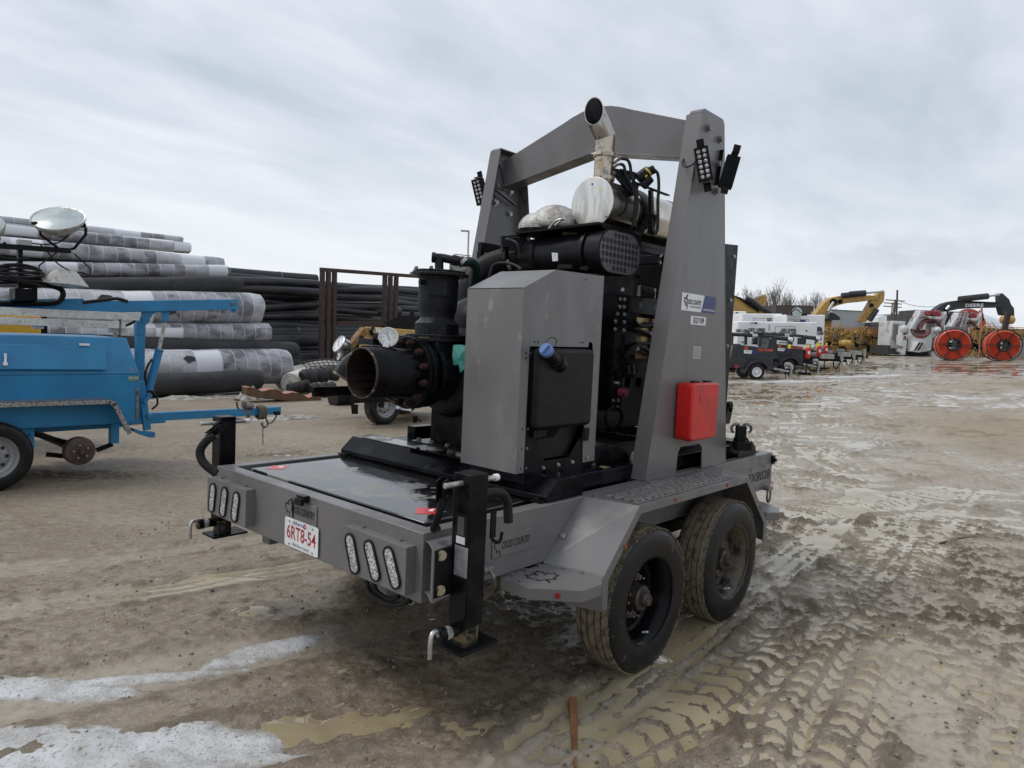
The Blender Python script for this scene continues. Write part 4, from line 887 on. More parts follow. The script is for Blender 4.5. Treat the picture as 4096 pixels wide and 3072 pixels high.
b = MB(); b.tube(smoothpath([dp('Z5',475,1160,4.3), dp('Z5',455,1060,4.3), dp('Z5',385,1030,4.4), dp('Z5',470,1025,4.5)]), .008, 8); b.tube(smoothpath([dp('Z5',265,1290,4.25), dp('Z5',300,1210,4.25), dp('Z5',380,1195,4.2), dp('Z5',450,1215,4.15), dp('Z5',485,1240,4.1)]), .010, 8); b.build('vacuum_hose', RUBB, ac)
b = MB(); b.lathe([(.055,0),(.055,-.03),(.045,-.035),(.045,-.07),(.025,-.08),(.03,-.13)], (1.72,.42,2.205), (0,0,1), 20); b.build('dust_valve', RUBB, ac)
b = MB(); b.box(1.85,2.09,.33,.345,2.40,2.492); b.build('cleaner_bracket', BLK, T, bevel=.002)
# heat shield plate
b = MB(); V_ = [on('ZE',600,1388,'x',1.55), on('ZE',1820,1240,'x',1.60), (2.10,.335,2.512), (2.10,1.0,2.475)]
b.prism(V_, (0,0,-.016)); b.prism([(1.62,.335,2.497),(2.08,.335,2.506),(2.08,.335,2.47),(1.66,.335,2.475)], (0,.004,0)); b.build('heat_shield', BLKM, T, bevel=.001)
# muffler
mc = on('Z5',968,784,'x',1.72); mr = .157
b = MB(); b.mi(0).lathe([(mr,.0),(mr,.30),(mr+.004,.302),(mr+.004,.325),(mr,.327),(mr,.46),(mr+.003,.462),(mr+.003,.50),(mr,.502),(mr,.85),(mr+.005,.852),(mr+.005,.872),(mr,.874),(mr,1.20),(mr-.02,1.23),(0,1.23)], mc, (1,0,0), 56)
mf = b.build('muffler', STAIN, T, smooth=30)
b = MB(); b.lathe([(0,-.004),(mr-.004,-.004),(mr+.002,-.002),(mr+.002,.004)], mc, (1,0,0), 56); b.build('end_cap', STAINF, mf, smooth=30)
b = MB()
for px, py in ((968,657),(850,903),(1063,880)): q = on('Z5',px,py,'x',1.7155); b.cut().sphere(q, .006, 8)
b.each('cap_bolt', RUSTB, mf)
b = MB(); q = on('Z5',1028,693,'x',1.7155); b.prism([q+Vector((0,.010,.004)), q+Vector((0,-.004,.011)), q+Vector((0,-.012,-.006)), q+Vector((0,.003,-.008))], (-.001,0,0)); b.build('paint_mark', mat('yellow_marker', (.8,.75,.1), .5), mf)
b = MB(); b.lathe([(mr+.0015,.33),(mr+.006,.335),(mr+.006,.45),(mr+.0015,.455)], mc, (1,0,0), 48); b.build('dark_mount_band', BLKM, mf)
# exhaust stack
sx, sy_ = 1.822, .468; pr = .062
b = MB(); b.cyl((sx,sy_,2.73),(sx,sy_,3.075), pr, n=36); st_ = b.build('exhaust_stack', HEATS, mf, smooth=40)
b = MB(); dS = Vector((-.42,.10,.55)).normalized(); c0 = Vector((sx,sy_,3.075)); n = 40; V_ = []
mC = on('Z5',993,187,'x',1.715); nP = Vector((-.97,-.12,.16)).normalized()
for rr_, side_ in ((pr+.003, 0), (pr-.001, 1)):
    ring0 = []; ring1 = []
    for i in range(n):
        a = 2*math.pi*i/n; q = c0+Vector((math.cos(a)*rr_, math.sin(a)*rr_, 0)); 
        q = q+Vector((0,0,(q-c0).dot(Vector((-.38,.09,0)))*-1)); t_ = (mC-q).dot(nP)/dS.dot(nP); ring0.append(q); ring1.append(q+dS*t_)
    V_ += ring0+ring1
b.add(V_, [(i, (i+1) % n, n+(i+1) % n, n+i) for i in range(n)]+[(n+i, n+(i+1) % n, 3*n+(i+1) % n, 3*n+i) for i in range(n)]); b.mi(1).add([V_[i] for i in range(2*n, 4*n)], [(i, n+i, n+(i+1) % n, (i+1) % n) for i in range(n)]); b.build('stack_outlet', [mat('outlet_steel', (.42,.40,.37), .24, 1., c2=(.28,.25,.22), ns=12, lo=.45, hi=.7, r2=.4), CUT], st_, smooth=50)
b = MB(); b.lathe([(0,0),(pr-.006,0)], (sx,sy_,3.10), (-.4,.1,.6), 24); b.build('soot_inside', CUT, st_)
b = MB()
for z_ in (2.80, 2.945):
    b.cut().lathe([(pr+.001,0),(pr+.010,.002),(pr+.010,.026),(pr+.001,.028)], (sx,sy_,z_), (0,0,1), 36); b.box(sx-pr-.022,sx-pr-.006,sy_-.03,sy_+.015,z_+.004,z_+.024); b.cyl((sx-pr-.014,sy_+.045,z_+.014),(sx-pr-.014,sy_-.035,z_+.014),.0045,n=8)
b.each('v_clamp', mat('cream_clamp', (.55,.50,.40), .35, .7, c2=(.38,.33,.25), ns=20), st_)
b = MB(); q = (sx,sy_,2.845); b.lathe([(pr+.0012,0),(pr+.0012,.06)], q, (0,0,1), 36)
b = MB(); n = 6
V_ = [(sx+(pr+.001)*math.cos(R(a)), sy_+(pr+.001)*math.sin(R(a)), z_) for z_ in (2.862,2.922) for a in [150+10*i for i in range(7)]]
b.add(V_, [(i, i+1, 8+i, 7+i) for i in range(6)]); b.build('heat_label', mat('yellowed_label', (.55,.47,.30), .5, c2=(.35,.3,.2), ns=90), st_, smooth=60)
# sensors, cables and connectors beside the stack
def zf(x, y, D=4.45): return dp('ZF', x, y, D)
b = MB()
for P in ([(150,840),(200,800),(240,785)], [(150,885),(190,855),(230,845)]): b.cut().tube([zf(*p) for p in P], .009, 8)
b.cut().bolt(zf(145,945), (0,-1,0), .012, .012)
b.each('exhaust_sensor', STEEL, mf)
b = MB()
for P in ([(235,785),(300,800),(330,850),(345,950),(370,1050),(400,1130),(410,1280),(395,1400),(385,1540)], [(225,845),(265,870),(285,960),(330,1050),(370,1130),(395,1250),(380,1400),(375,1530)], [(300,1000),(350,990),(380,1060),(390,1180),(405,1300)], [(470,1060),(420,1080),(405,1140),(415,1200)], [(600,910),(640,960),(650,1100),(640,1250),(640,1400),(635,1560),(610,1620)]):
    b.cut().tube(smoothpath([zf(*p) for p in P]), .010, 8)
b.each('sensor_cable', RUBB, T)
b = MB(); b.obox(zf(250,960,4.5), (1,-.8,-.1), (0,.2,1), (1,1,0), .16, .05, .05); b.obox(zf(330,960,4.55), (1,-.8,-.2), (0,.2,1), (1,1,0), .14, .03, .06); b.obox(zf(560,1120,4.5), (1,-.8,-.35), (-.2,.4,1), (1,1,.3), .24, .012, .12)
b.bar(zf(180,950,4.5), zf(380,1180,4.5), .05, .04); b.bar(zf(560,1140,4.6), zf(580,1600,4.6), .045, .02); b.bar(zf(585,1400,4.6), zf(560,1620,4.6), .02, .06); b.bar(zf(420,1400,4.6), zf(520,1560,4.6), .035, .01); b.bar(zf(520,1400,4.6), zf(425,1580,4.6), .035, .01)
b.build('sensor_bracket', BLKM, T, bevel=.003)
b = MB(); b.cyl(zf(420,1010,4.5), zf(540,920,4.5), .035, n=12); b.cyl(zf(470,1090,4.5), zf(560,1000,4.5), .03, n=12); b.cyl(zf(540,930,4.5), zf(600,905,4.5), .028, n=10); cn_ = b.build('sensor_connector', PLAS, T, bevel=.004)
b = MB(); b.cut().cyl(zf(515,945,4.5), zf(530,930,4.5), .0365, n=12); b.cut().cyl(zf(498,978,4.48), zf(520,985,4.48), .012, n=8); b.each('yellow_lock_ring', mat('yellow_plastic', (.6,.45,.05), .4), cn_)
# quilted turbo blanket left of the muffler
b = MB()
c = dp('ZE',1180,1275,4.62); b.sphere(c, .155, 28, 1.0, 1.05, .78); b.sphere(c+Vector((-.06,.10,-.03)), .125, 22, 1, 1, .8)
b.v = [(x, y, max(z, 2.496)) for x, y, z in b.v]; bl = b.build('turbo_heat_blanket', BLANK, T, smooth=80)
b = MB(); b.tube(smoothpath([dp('ZE',1090,1340,4.4), dp('ZE',1180,1240,4.38), dp('ZE',1280,1200,4.36), dp('ZE',1340,1220,4.36)]), .006, 6); b.tube(smoothpath([dp('ZE',1180,1300,4.4), dp('ZE',1260,1230,4.38), dp('ZE',1330,1190,4.36)]), .006, 6); b.build('lacing_wire', ZINC, bl)
b = MB(); b.cyl(dp('ZE',1290,1270,4.62), dp('ZE',1500,1270,4.62), .095, n=24); b.build('exhaust_pipe', mat('tan_heat_wrap', (.30,.26,.19), .6, c2=(.22,.19,.14), ns=12), mf)
# radiator and guard
b = MB(); b.box(3.25, 3.46, .36, 1.50, 1.20, 2.55); b.pris2([(3.24,2.58),(3.49,2.60),(3.47,1.16),(3.22,1.16)], 'y', .30, .308); b.box(3.20,3.26,.308,1.53,1.2,2.56)
rad = b.build('radiator_guard', BLKM, T, bevel=.004)
b = MB()
for px, py in ((1053,208),(1030,500),(1007,802)): b.cut().bolt(on('Z4',px,py,'y',.30), (0,-1,0), .011, .010)
b.each('guard_bolt', ZINC, rad)
q = on('Z4',1025,1205,'y',.35); b = MB(); b.lathe([(.045,-.012),(.045,.012),(.018,.012),(.018,-.012)], q, (0,1,0), 24, close=True); b.prism([q+Vector((-.10,-.012,-.14)), q+Vector((.0,-.012,-.14))*1, q+Vector((.04,-.012,-.02)), q+Vector((-.04,-.012,.025))], (0,.024,0)); b.build('lifting_eye', BLK, T)
# shackle stand near the front
def sh(x, y, D=5.05): return dp('M', x, y, D)
b = MB(); b.obox(sh(1600,938), (.67,-.75,0), (.75,.67,0), (0,0,1), .07, .05, .12); b.obox(sh(1603,962), (.67,-.75,0), (.75,.67,0), (0,0,1), .11, .10, .06); sks = b.build('winch_stand', BLKM, T, bevel=.006)
b = MB()
for cx_ in (1590, 1613):
    b.cut(); c = sh(cx_, 926); b.tube([c+Vector((RG[0]*math.cos(R(a)), RG[1]*math.cos(R(a)), math.sin(R(a))))*.032 for a in range(-60, 241, 20)], .010, 8)
b.each('shackle', STEEL, sks)
b = MB(); b.tube(smoothpath([sh(1585,955), sh(1590,943), sh(1600,950), sh(1610,945), sh(1617,958), sh(1605,965), sh(1593,958)]), .009, 6); b.tube(smoothpath([sh(1580,962), sh(1590,970), sh(1606,955), sh(1620,968)]), .009, 6); b.build('coiled_cable', RUBB, sks)
b = MB(); b.bar((3.73,.3,.80),(5.0,.915,.72),.10,.12); b.bar((3.73,1.53,.80),(5.0,.915,.72),.10,.12); b.box(4.95,5.25,.87,.96,.66,.78); b.build('drawbar', GRAY, T, bevel=.004)

# ================================================================== GROUND
def hsh(ix, iy, sd):
    h = (ix.astype(np.int64)*374761393+iy.astype(np.int64)*668265263+sd*982451653) & 0xffffffff
    h = ((h ^ (h >> 13))*1274126177) & 0xffffffff
    return ((h ^ (h >> 16)) & 0xffff)/65535.0
def vn(x, y, sd):
    ix, iy = np.floor(x), np.floor(y); fx, fy = x-ix, y-iy; fx = fx*fx*(3-2*fx); fy = fy*fy*(3-2*fy); ix = ix.astype(np.int64); iy = iy.astype(np.int64)
    a, b, c, d = hsh(ix, iy, sd), hsh(ix+1, iy, sd), hsh(ix, iy+1, sd), hsh(ix+1, iy+1, sd)
    return (a*(1-fx)+b*fx)*(1-fy)+(c*(1-fx)+d*fx)*fy
def fbm(x, y, sd, o=4, g=.5):
    s = 0; a = 1; t = 0
    for i in range(o): s = s+a*vn(x*2**i+i*17.3, y*2**i-i*9.1, sd+i); t += a; a *= g
    return s/t*2-1
def sstep(v, a, b):
    t = np.clip((v-a)/(b-a), 0, 1); return t*t*(3-2*t)
def base_z(l, d):           # l lateral (right), d depth from the viewpoint: the yard climbs gently to the right
    return .055*np.logaddexp(0, (l-.3)*1.2)/1.2*sstep(d, 5, 22)
def gz(p):                  # terrain height under a world point
    q = np.array([p[0]-CP[0], p[1]-CP[1]]); return float(base_z(np.array(q@RG), np.array(q@FG)))
def seg(l, d, P, wd):       # distance-from-polyline helper: returns (|across|, along) of nearest segment
    best = np.full(l.shape, 1e9); al = np.zeros(l.shape); acc = 0; ac = np.zeros(l.shape)
    for (a, b), (c, e_) in zip(P, P[1:]):
        vx, vy = c-a, e_-b; L_ = math.hypot(vx, vy); t = np.clip(((l-a)*vx+(d-b)*vy)/L_**2, 0, 1)
        px, py = a+vx*t, b+vy*t; r = np.hypot(l-px, d-py); s_ = ((l-a)*vy-(d-b)*vx)/L_
        m = r < best; best = np.where(m, r, best); al = np.where(m, acc+t*L_, al); ac = np.where(m, s_, ac); acc += L_
    return best, al, ac
TR = [   # wheel tracks (lateral, depth) polylines: points, half width, depth, kind
    ([(-.3,2.3),(1.95,5.25),(2.85,6.45),(4.6,8.95)], .17, .030, 'rib'),
    ([(.9,2.2),(2.45,4.4),(4.2,6.9),(6.5,9.8)], .17, .012, 'lug'),
    ([(-.1,2.5),(.95,3.35),(1.75,4.25),(3.2,6.0),(5.0,8.6)], .20, .028, 'lug'),
    ([(.9,2.3),(1.35,3.3),(2.05,4.3),(3.4,6.0)], .15, .020, 'lug'),
    ([(-4.6,4.3),(-3.2,4.95),(-2.1,5.85),(-1.0,7.0)], .14, .034, 'rib'),
    ([(-4.0,3.6),(-2.4,4.5),(-1.3,5.4),(-.4,6.5)], .16, .036, 'rib'),
    ([(-3.0,2.6),(-1.7,3.55),(-.2,4.6),(.6,5.6)], .22, .024, 'smooth'),
    ([(-2.3,2.3),(-1.1,2.9),(.1,3.75),(1.0,4.7)], .2, .03, 'smooth'),
    ([(-7,7.6),(-3.8,8.1),(-1.5,8.8),(1,10)], .2, .02, 'lug'),
    ([(-8,9.3),(-4,9.7),(-1,10.6),(2,12)], .25, .02, 'lug'),
    ([(3.4,2.6),(5.2,5.0),(7.6,8.2),(11,12.5)], .2, .018, 'lug'),
    ([(2.2,9.0),(5.5,12),(10,16),(18,22)], .3, .025, 'lug'),
    ([(3.0,13),(7,15),(14,19),(24,26)], .35, .03, 'lug'),
    ([(2.5,18),(8,21),(16,26),(30,36)], .4, .03, 'lug'),
    ([(5,10),(5.5,14),(8,20),(14,30)], .4, .03, 'lug'),
    ([(2.0,2.5),(2.9,3.6),(4.6,5.2),(8,7.6)], .22, .020, 'lug'),
    ([(3.3,2.5),(2.6,3.6),(2.4,4.8),(3.0,6.6)], .18, .020, 'lug'),
    ([(2.35,2.4),(3.4,3.2),(5.5,4.2),(8,5.0)], .16, .018, 'rib'),
    ([(3.2,7.6),(6.2,9.4),(9.5,13),(12,20)], .3, .03, 'lug'),
    ([(5.2,6.0),(7.0,9.0),(8.0,13),(9.5,20)], .28, .028, 'rib'),
]
def fields(l, d):
    """smooth height, detail height, lug mask (all in metres / 0..1)"""
    wx = fbm(l*.8, d*.8, 3)*.35; wy = fbm(l*.8, d*.8, 5)*.35
    h = fbm(l*.35, d*.35, 11, 3)*.022+fbm((l+wx)*1.3, (d+wy)*1.3, 13, 3)*.009
    am = sstep(l, .6, 2.6)*sstep(d, 2.6, 4.5)*(1-sstep(d, 45, 70)); amf = sstep(l, 2.0, 4.5)*sstep(d, 4.5, 8)
    front = (1-sstep(d, 3.4, 4.3))*sstep(l, -1.6, -.7)
    rough = np.clip(.30+.85*sstep(fbm((l+wx)*.85, (d+wy)*.85, 43, 4), -.2, .3)*(am+.5*front+.22), 0, 1)
    rg = 1-np.abs(fbm((l+wx*.6)*4.2, (d+wy*.6)*4.2, 21, 3))
    q = fbm((l+wx*.3)*13, (d+wy*.3)*15, 47, 5, .6); cl = np.maximum(q-.02, 0)*(.55+1.2*np.abs(fbm(l*26, d*30, 49, 3)))
    q2 = np.maximum(fbm((l+wx*.3)*15, (d+wy*.3)*18, 48, 4)-.05, 0)
    det = (rg-.75)*.013*rough+cl*.070*rough+q2*.050*rough**1.3+fbm(l*26, d*26, 31, 3)*.0075*(.3+rough)+fbm(l*48, d*48, 37, 2)*.0026
    det = det+amf*fbm(l*1.5+wx, d*5.5+wy*2, 41, 4)*.020
    sm = h; lugm = np.zeros_like(l)
    for P, hw, dp_, kd in TR:
        r, al, ac = seg(l, d, P, hw); wob = fbm(al*2.2, al*0+hw*9, 51, 3)
        m = 1-sstep(r, hw*.75, hw*1.15); rim = np.exp(-((r-hw*1.32)/(hw*.25))**2)
        st = np.clip(.7+.7*wob, .25, 1.3); fade = np.clip(.75+1.1*fbm(al*.9, al*0+dp_*77, 53, 2), .15, 1)
        if kd == 'rib': t_ = .011*np.cos(ac/(hw*2)*2*math.pi*3.5)
        elif kd == 'lug': t_ = .036*(np.maximum(sstep(np.abs(((al/.145+np.abs(ac)/hw*.9+.20*fbm(al*7, ac*7, 55, 3)) % 1)-.5), .30, .45), .8*(1-sstep(np.abs(np.abs(ac)-hw*.45), .008, .022)))-.35)*(.75+.9*fbm(l*5, d*5, 56, 3))
        else: t_ = 0
        mm = m*fade; lugm = np.maximum(lugm, mm*(kd != 'smooth'))
        det = det*(1-mm*.55)+t_*mm+rim*fade*dp_*.55*(.5+.9*np.clip(fbm(l*10, d*10, 57, 3)+.25, 0, 1))
        sm = sm*(1-mm*.3)-mm*dp_*st
    return sm, det, lugm, rough, am
def height(l, d): a_, b_, *_ = fields(l, d); return a_+b_
# grid lines: fine close to the viewpoint, coarser away
def lines(a, b, fine, lo, hi, g):
    L_ = [x for x in np.arange(a, b, fine)]; s_ = fine; x = L_[-1]
    while x < hi: s_ *= 1+g; x += s_; L_.append(x)
    s_ = fine; x = a; Q = []
    while x > lo: s_ *= 1+g; x -= s_; Q.append(x)
    return np.array(Q[::-1]+L_)
lx = lines(-2.6, 3.9, .0175, -90, 190, .017); ld = lines(2.40, 6.6, .0165, -25, 420, .0125)
LL, DD = np.meshgrid(lx, ld); HB = base_z(LL, DD); SM, DT, LUGM, ROUGH, AMF = fields(LL, DD); DT = DT*(1-sstep(DD, 60, 110)*.7)
# hollow slightly toward the wheels' contact so nothing floats
def to_world(l, d): return CP[0]+l*RG[0]+d*FG[0], CP[1]+l*RG[1]+d*FG[1]
WX, WY = to_world(LL, DD)
for cx in (1.3905, 2.416):
    for cy in (-.18, WD+.18):
        r = np.hypot((WX-cx)/1.1, WY-cy); m = 1-sstep(r, .08, .26); SM = SM*(1-m)+.004*m; DT = DT*(1-m*.8)
        ringm = np.exp(-((np.abs(WY-cy)-.15)/.035)**2)*(1-sstep(np.abs(WX-cx), .10, .24)); DT = DT+ringm*.028*(.5+.8*np.abs(fbm(WX*14, WY*14, 61, 3)))
HD = SM+DT
def grid_mesh(name, X, Y, Z, mask, m, attrs=None, smooth=True):
    nr, nc = X.shape; idx = np.arange(nr*nc).reshape(nr, nc)
    if mask is None: q = np.ones((nr-1, nc-1), bool)
    else: q = mask[:-1,:-1] | mask[1:,:-1] | mask[:-1,1:] | mask[1:,1:]
    a = idx[:-1,:-1][q]; b_ = idx[:-1,1:][q]; c = idx[1:,1:][q]; d = idx[1:,:-1][q]
    F = np.stack([a, b_, c, d], 1); used = np.unique(F); remap = np.full(nr*nc, -1); remap[used] = np.arange(len(used)); F = remap[F]
    co = np.stack([X.ravel()[used], Y.ravel()[used], Z.ravel()[used]], 1)
    me = bpy.data.meshes.new(name); me.vertices.add(len(co)); me.vertices.foreach_set('co', co.ravel())
    me.loops.add(F.size); me.loops.foreach_set('vertex_index', F.ravel().astype(np.int32)); me.polygons.add(len(F)); me.polygons.foreach_set('loop_start', np.arange(0, F.size, 4, dtype=np.int32))
    me.polygons.foreach_set('use_smooth', np.ones(len(F), bool)); me.update(calc_edges=True); me.validate()
    for k_, v_ in (attrs or {}).items():
        at = me.attributes.new(k_, 'FLOAT', 'POINT'); at.data.foreach_set('value', v_.ravel()[used].astype(np.float32))
    me.materials.append(m); o = bpy.data.objects.new(name, me); COL.objects.link(o); return o
# wetness and colour fields
wetz = sstep(LL, 1.2, 4.0)*sstep(DD, 3.5, 6.5)*(1-sstep(DD, 60, 95))
under = 1-sstep(np.hypot((WX-1.5)/2.5, (WY-.7)/1.5), .6, 1.15)
dry = np.clip(np.exp(-((LL-11)/3.4)**2-((DD-14.0)/3.6)**2)*1.2+.8*np.exp(-((LL-20)/8)**2-((DD-24)/4)**2), 0, 1)
# how high the standing water reaches above the smooth ground, metres
T_ = -.0165+.0125*wetz+.0085*under+fbm(LL*.55, DD*.55, 71, 3)*.0075+wetz*fbm(LL*.9, DD*2.2, 73, 3)*.009
T_ += .0150*LUGM*sstep(LL, .2, .9)*(1-sstep(DD, 6, 9)*.6)
for (a, c, r_, rd, up) in ((-.95,3.12,.34,.18,.017),(-.42,3.2,.34,.22,.019),(.18,3.2,.38,.24,.020),(.70,3.45,.4,.22,.015),(1.15,3.75,.6,.5,.008),(1.9,3.1,.5,.3,.010),(-.6,3.6,.4,.12,.012),(2.7,4.2,.5,.3,.010),(-1.57,4.32,.15,.12,.024),(-1.0,4.5,.5,.35,.008),(3.9,10.8,1.4,3.4,.009),(8.5,17,6,3.5,.009),(3.0,7.0,.8,.9,.008),(5.6,8.2,1.4,1.2,.006),(14,24,9,5,.012),(21,36,13,6,.014),(-3.5,9.9,1.5,.35,.016),(-1.0,10.7,1.2,.3,.016),(-2.9,5.05,.9,.09,.009),(-1.9,4.9,.7,.08,.011),(6.5,12.6,2.2,1.2,.007)):
    T_ = T_+up*np.exp(-((LL-a)/r_)**2-((DD-c)/rd)**2)
r0_, _, _ = seg(LL, DD, TR[0][0], .17); T_ = T_+.0095*(1-sstep(r0_, .13, .24))*sstep(DD, 4.0, 4.8)*(.4+1.0*np.clip(fbm(LL*1.5, DD*1.5, 98, 2)+.5, 0, 1)); rib_sheen = 1-sstep(r0_, .14, .28)  # pale strip paints the water film's sheen into the track colour
for k_ in (4, 5, 6):
    rk, _, _ = seg(LL, DD, TR[k_][0], .17); T_ = T_+.0135*(1-sstep(rk, .10, .22))*(.4+.9*np.clip(fbm(LL*.9, DD*.9, 99+k_, 2)+.4, 0, 1)); rut_sheen = (1-sstep(rk, .10, .26)) if k_ == 4 else np.maximum(rut_sheen, 1-sstep(rk, .10, .26))  # left ruts are paled too, wet sheen painted into their colour
fr_ = (1-sstep(DD, 3.5, 4.0))*(1-sstep(LL, .3, 1.0)); T_ = T_+fr_*(fbm(LL*5, DD*5, 101, 3)*.016-.003)
T_ = T_-.03*dry-.012*sstep(-LL, 2.6, 4.0)*(1-sstep(DD, 4.2, 8.5))
WLEV = SM+T_
clod = np.clip(sstep(DT+.007*fbm(LL*34, DD*38, 89, 3), .004, .014)*(.22+.72*ROUGH)*(1-.5*sstep(DD, 5, 12))*(1-LUGM*.3)*(.6+.7*np.clip(fbm(LL*3, DD*3, 82, 3)+.3, 0, 1)), 0, 1); pale_mud_sheen = np.clip(sstep(LL, .5, 3.0)*(.75+.5*fbm(LL*.8, DD*.8, 84, 3))+.25*sstep(fbm(LL*.5, DD*.9, 86, 3), .0, .4)+.5*rut_sheen+.8*rib_sheen, 0, 1)  # second field: lighter mud plus wet sheen painted as colour
wet = np.clip(.38+.9*(WLEV-HD+.004)/.020+.28*wetz+.35*under-.55*dry+.25*fbm(LL*1.1, DD*1.1, 79, 3), 0, 1)
gm = bpy.data.materials.new('wet_mud'); gm.use_nodes = True; t = gm.node_tree; P_b = t.nodes['Principled BSDF']; N = t.nodes.new; L = t.links.new
at = N('ShaderNodeAttribute'); at.attribute_name = 'wet'; ad = N('ShaderNodeAttribute'); ad.attribute_name = 'dry'
tcn = N('ShaderNodeTexCoord')
def gn(s, dt_=8, ro=.6, st=(1,1,1)):
    mpp = N('ShaderNodeMapping'); mpp.inputs['Scale'].default_value = st; L(tcn.outputs['Object'], mpp.inputs[0])
    n_ = N('ShaderNodeTexNoise'); n_.inputs['Scale'].default_value = s; n_.inputs['Detail'].default_value = dt_; n_.inputs['Roughness'].default_value = ro; L(mpp.outputs[0], n_.inputs[0]); return n_.outputs[0]
def gr(v, a, b, c=0., d=1.):
    r_ = N('ShaderNodeMapRange'); L(v, r_.inputs[0]); r_.inputs[1].default_value = a; r_.inputs[2].default_value = b; r_.inputs[3].default_value = c; r_.inputs[4].default_value = d; return r_.outputs[0]
def gmx(f_, a, b, bl='MIX'):
    x_ = N('ShaderNodeMix'); x_.data_type = 'RGBA'; x_.blend_type = bl
    if isinstance(f_, float): x_.inputs[0].default_value = f_
    else: L(f_, x_.inputs[0])
    for i_, q in ((6, a), (7, b)):
        if isinstance(q, tuple): x_.inputs[i_].default_value = (*q, 1)
        else: L(q, x_.inputs[i_])
    return x_.outputs[2]
c1 = gmx(gr(gn(1.3), .35, .65), (.215,.175,.128), (.29,.242,.184))
c1 = gmx(gr(gn(9), .45, .65), c1, (.205,.155,.10))
c1 = gmx(gr(gn(55, 4), .56, .62), c1, (.34,.29,.225))
c1 = gmx(gr(gn(120, 3), .58, .66), c1, (.10,.078,.055)); c1 = gmx(gr(gn(17, 8, .75), .52, .62), c1, (.165,.125,.082))
c1 = gmx(ad.outputs['Fac'], c1, (.27,.20,.10))
ac_ = N('ShaderNodeAttribute'); ac_.attribute_name = 'clod'; al_ = N('ShaderNodeAttribute'); al_.attribute_name = 'pale_mud_sheen'
c1 = gmx(al_.outputs['Fac'], c1, gmx(gr(gn(20, 6), .42, .62), (.41,.355,.280), (.33,.28,.215)))
c1 = gmx(gr(at.outputs['Fac'], .35, .9), c1, gmx(1.0, c1, (.74,.71,.66), 'MULTIPLY'))
c1 = gmx(ac_.outputs['Fac'], c1, (.118,.088,.057))
L(c1, P_b.inputs['Base Color'])
mrr = N('ShaderNodeMath'); mrr.operation = 'ADD'; L(gr(at.outputs['Fac'], .05, .70, .52, .08), mrr.inputs[0]); L(gr(gn(30, 4), .3, .7, -.08, .12), mrr.inputs[1]); mr2 = N('ShaderNodeMath'); mr2.operation = 'MULTIPLY_ADD'; L(ac_.outputs['Fac'], mr2.inputs[0]); mr2.inputs[1].default_value = .3; L(mrr.outputs[0], mr2.inputs[2]); L(mr2.outputs[0], P_b.inputs['Roughness'])
bn = N('ShaderNodeBump'); bn.inputs['Distance'].default_value = .026; L(gn(20, 12, .74), bn.inputs['Height']); L(gr(ac_.outputs['Fac'], 0, .6, .42, 1.0), bn.inputs['Strength'])
bn2 = N('ShaderNodeBump'); bn2.inputs['Strength'].default_value = .35; bn2.inputs['Distance'].default_value = .06; L(gn(2.6, 8, .62), bn2.inputs['Height']); L(bn2.outputs[0], bn.inputs['Normal']); L(bn.outputs[0], P_b.inputs['Normal'])
ground = grid_mesh('ground', WX, WY, HB+HD, None, gm, {'wet': wet, 'clod': clod, 'pale_mud_sheen': pale_mud_sheen*(1-dry*.8), 'dry': np.clip(dry*1.2*(.7+.6*fbm(LL*2, DD*2, 77)), 0, 1)}); tag(ground, kind='structure')
# standing water in the low spots
WATM = mat('muddy_water', (.30,.245,.15), .03, c2=(.36,.305,.20), ns=1.2, bump=.015, bs=9)
wm_ = (WLEV > HD+.0003) & (DD > 1.5) & (DD < 90)
water = grid_mesh('puddle_water', WX, WY, HB+WLEV, wm_, WATM); tag(water, kind='structure')
# ice and old snow
def ellm(l, d, a, c, ra, rc, ang=0): ca, sa = math.cos(ang), math.sin(ang); u = (l-a)*ca+(d-c)*sa; v = -(l-a)*sa+(d-c)*ca; return (u/ra)**2+(v/rc)**2
ed = fbm(LL*2.6, DD*2.6, 83, 4)*.55+fbm(LL*11, DD*11, 85, 3)*.2
I1 = 1-np.minimum.reduce([ellm(LL, DD, -1.85, 2.80, 1.05, .24, .0), ellm(LL, DD, -1.22, 2.93, .36, .17, 0), ellm(LL, DD, -.95, 2.84, .22, .07, 0)])+ed
I2 = 1-ellm(LL, DD, -2.25, 3.27, .62, .13, .05)+ed*1.2
I3 = .75-np.minimum(ellm(LL, DD, -1.30, 3.83, .46, .15, .75), ellm(LL, DD, -1.80, 3.44, .65, .08, .30))+ed*1.1
I4 = (1-np.minimum.reduce([ellm(LL, DD, 10.2, 27, 3.2, .9, .1), ellm(LL, DD, 14.5, 30.0, 4.0, .9, .25)]))+ed*.8
SN = np.maximum.reduce([I1, I2, I3, I4]); th_ = sstep(SN, .0, .9)
ICE = bpy.data.materials.new('dirty_ice'); ICE.use_nodes = True; t = ICE.node_tree; P_b = t.nodes['Principled BSDF']; N = t.nodes.new; L = t.links.new
tcn = N('ShaderNodeTexCoord'); as_ = N('ShaderNodeAttribute'); as_.attribute_name = 'sn'
ci = gmx(gr(gn(5, 8), .40, .62), (.66,.67,.68), (.45,.44,.42)); ci = gmx(gr(gn(70, 3), .56, .66), ci, (.30,.27,.22)); ci = gmx(gr(gn(24, 6), .62, .70), ci, (.22,.18,.13))
mt_ = N('ShaderNodeMath'); mt_.operation = 'ADD'; L(as_.outputs['Fac'], mt_.inputs[0]); L(gr(gn(13, 8, .7), .3, .7, -.32, .32), mt_.inputs[1])
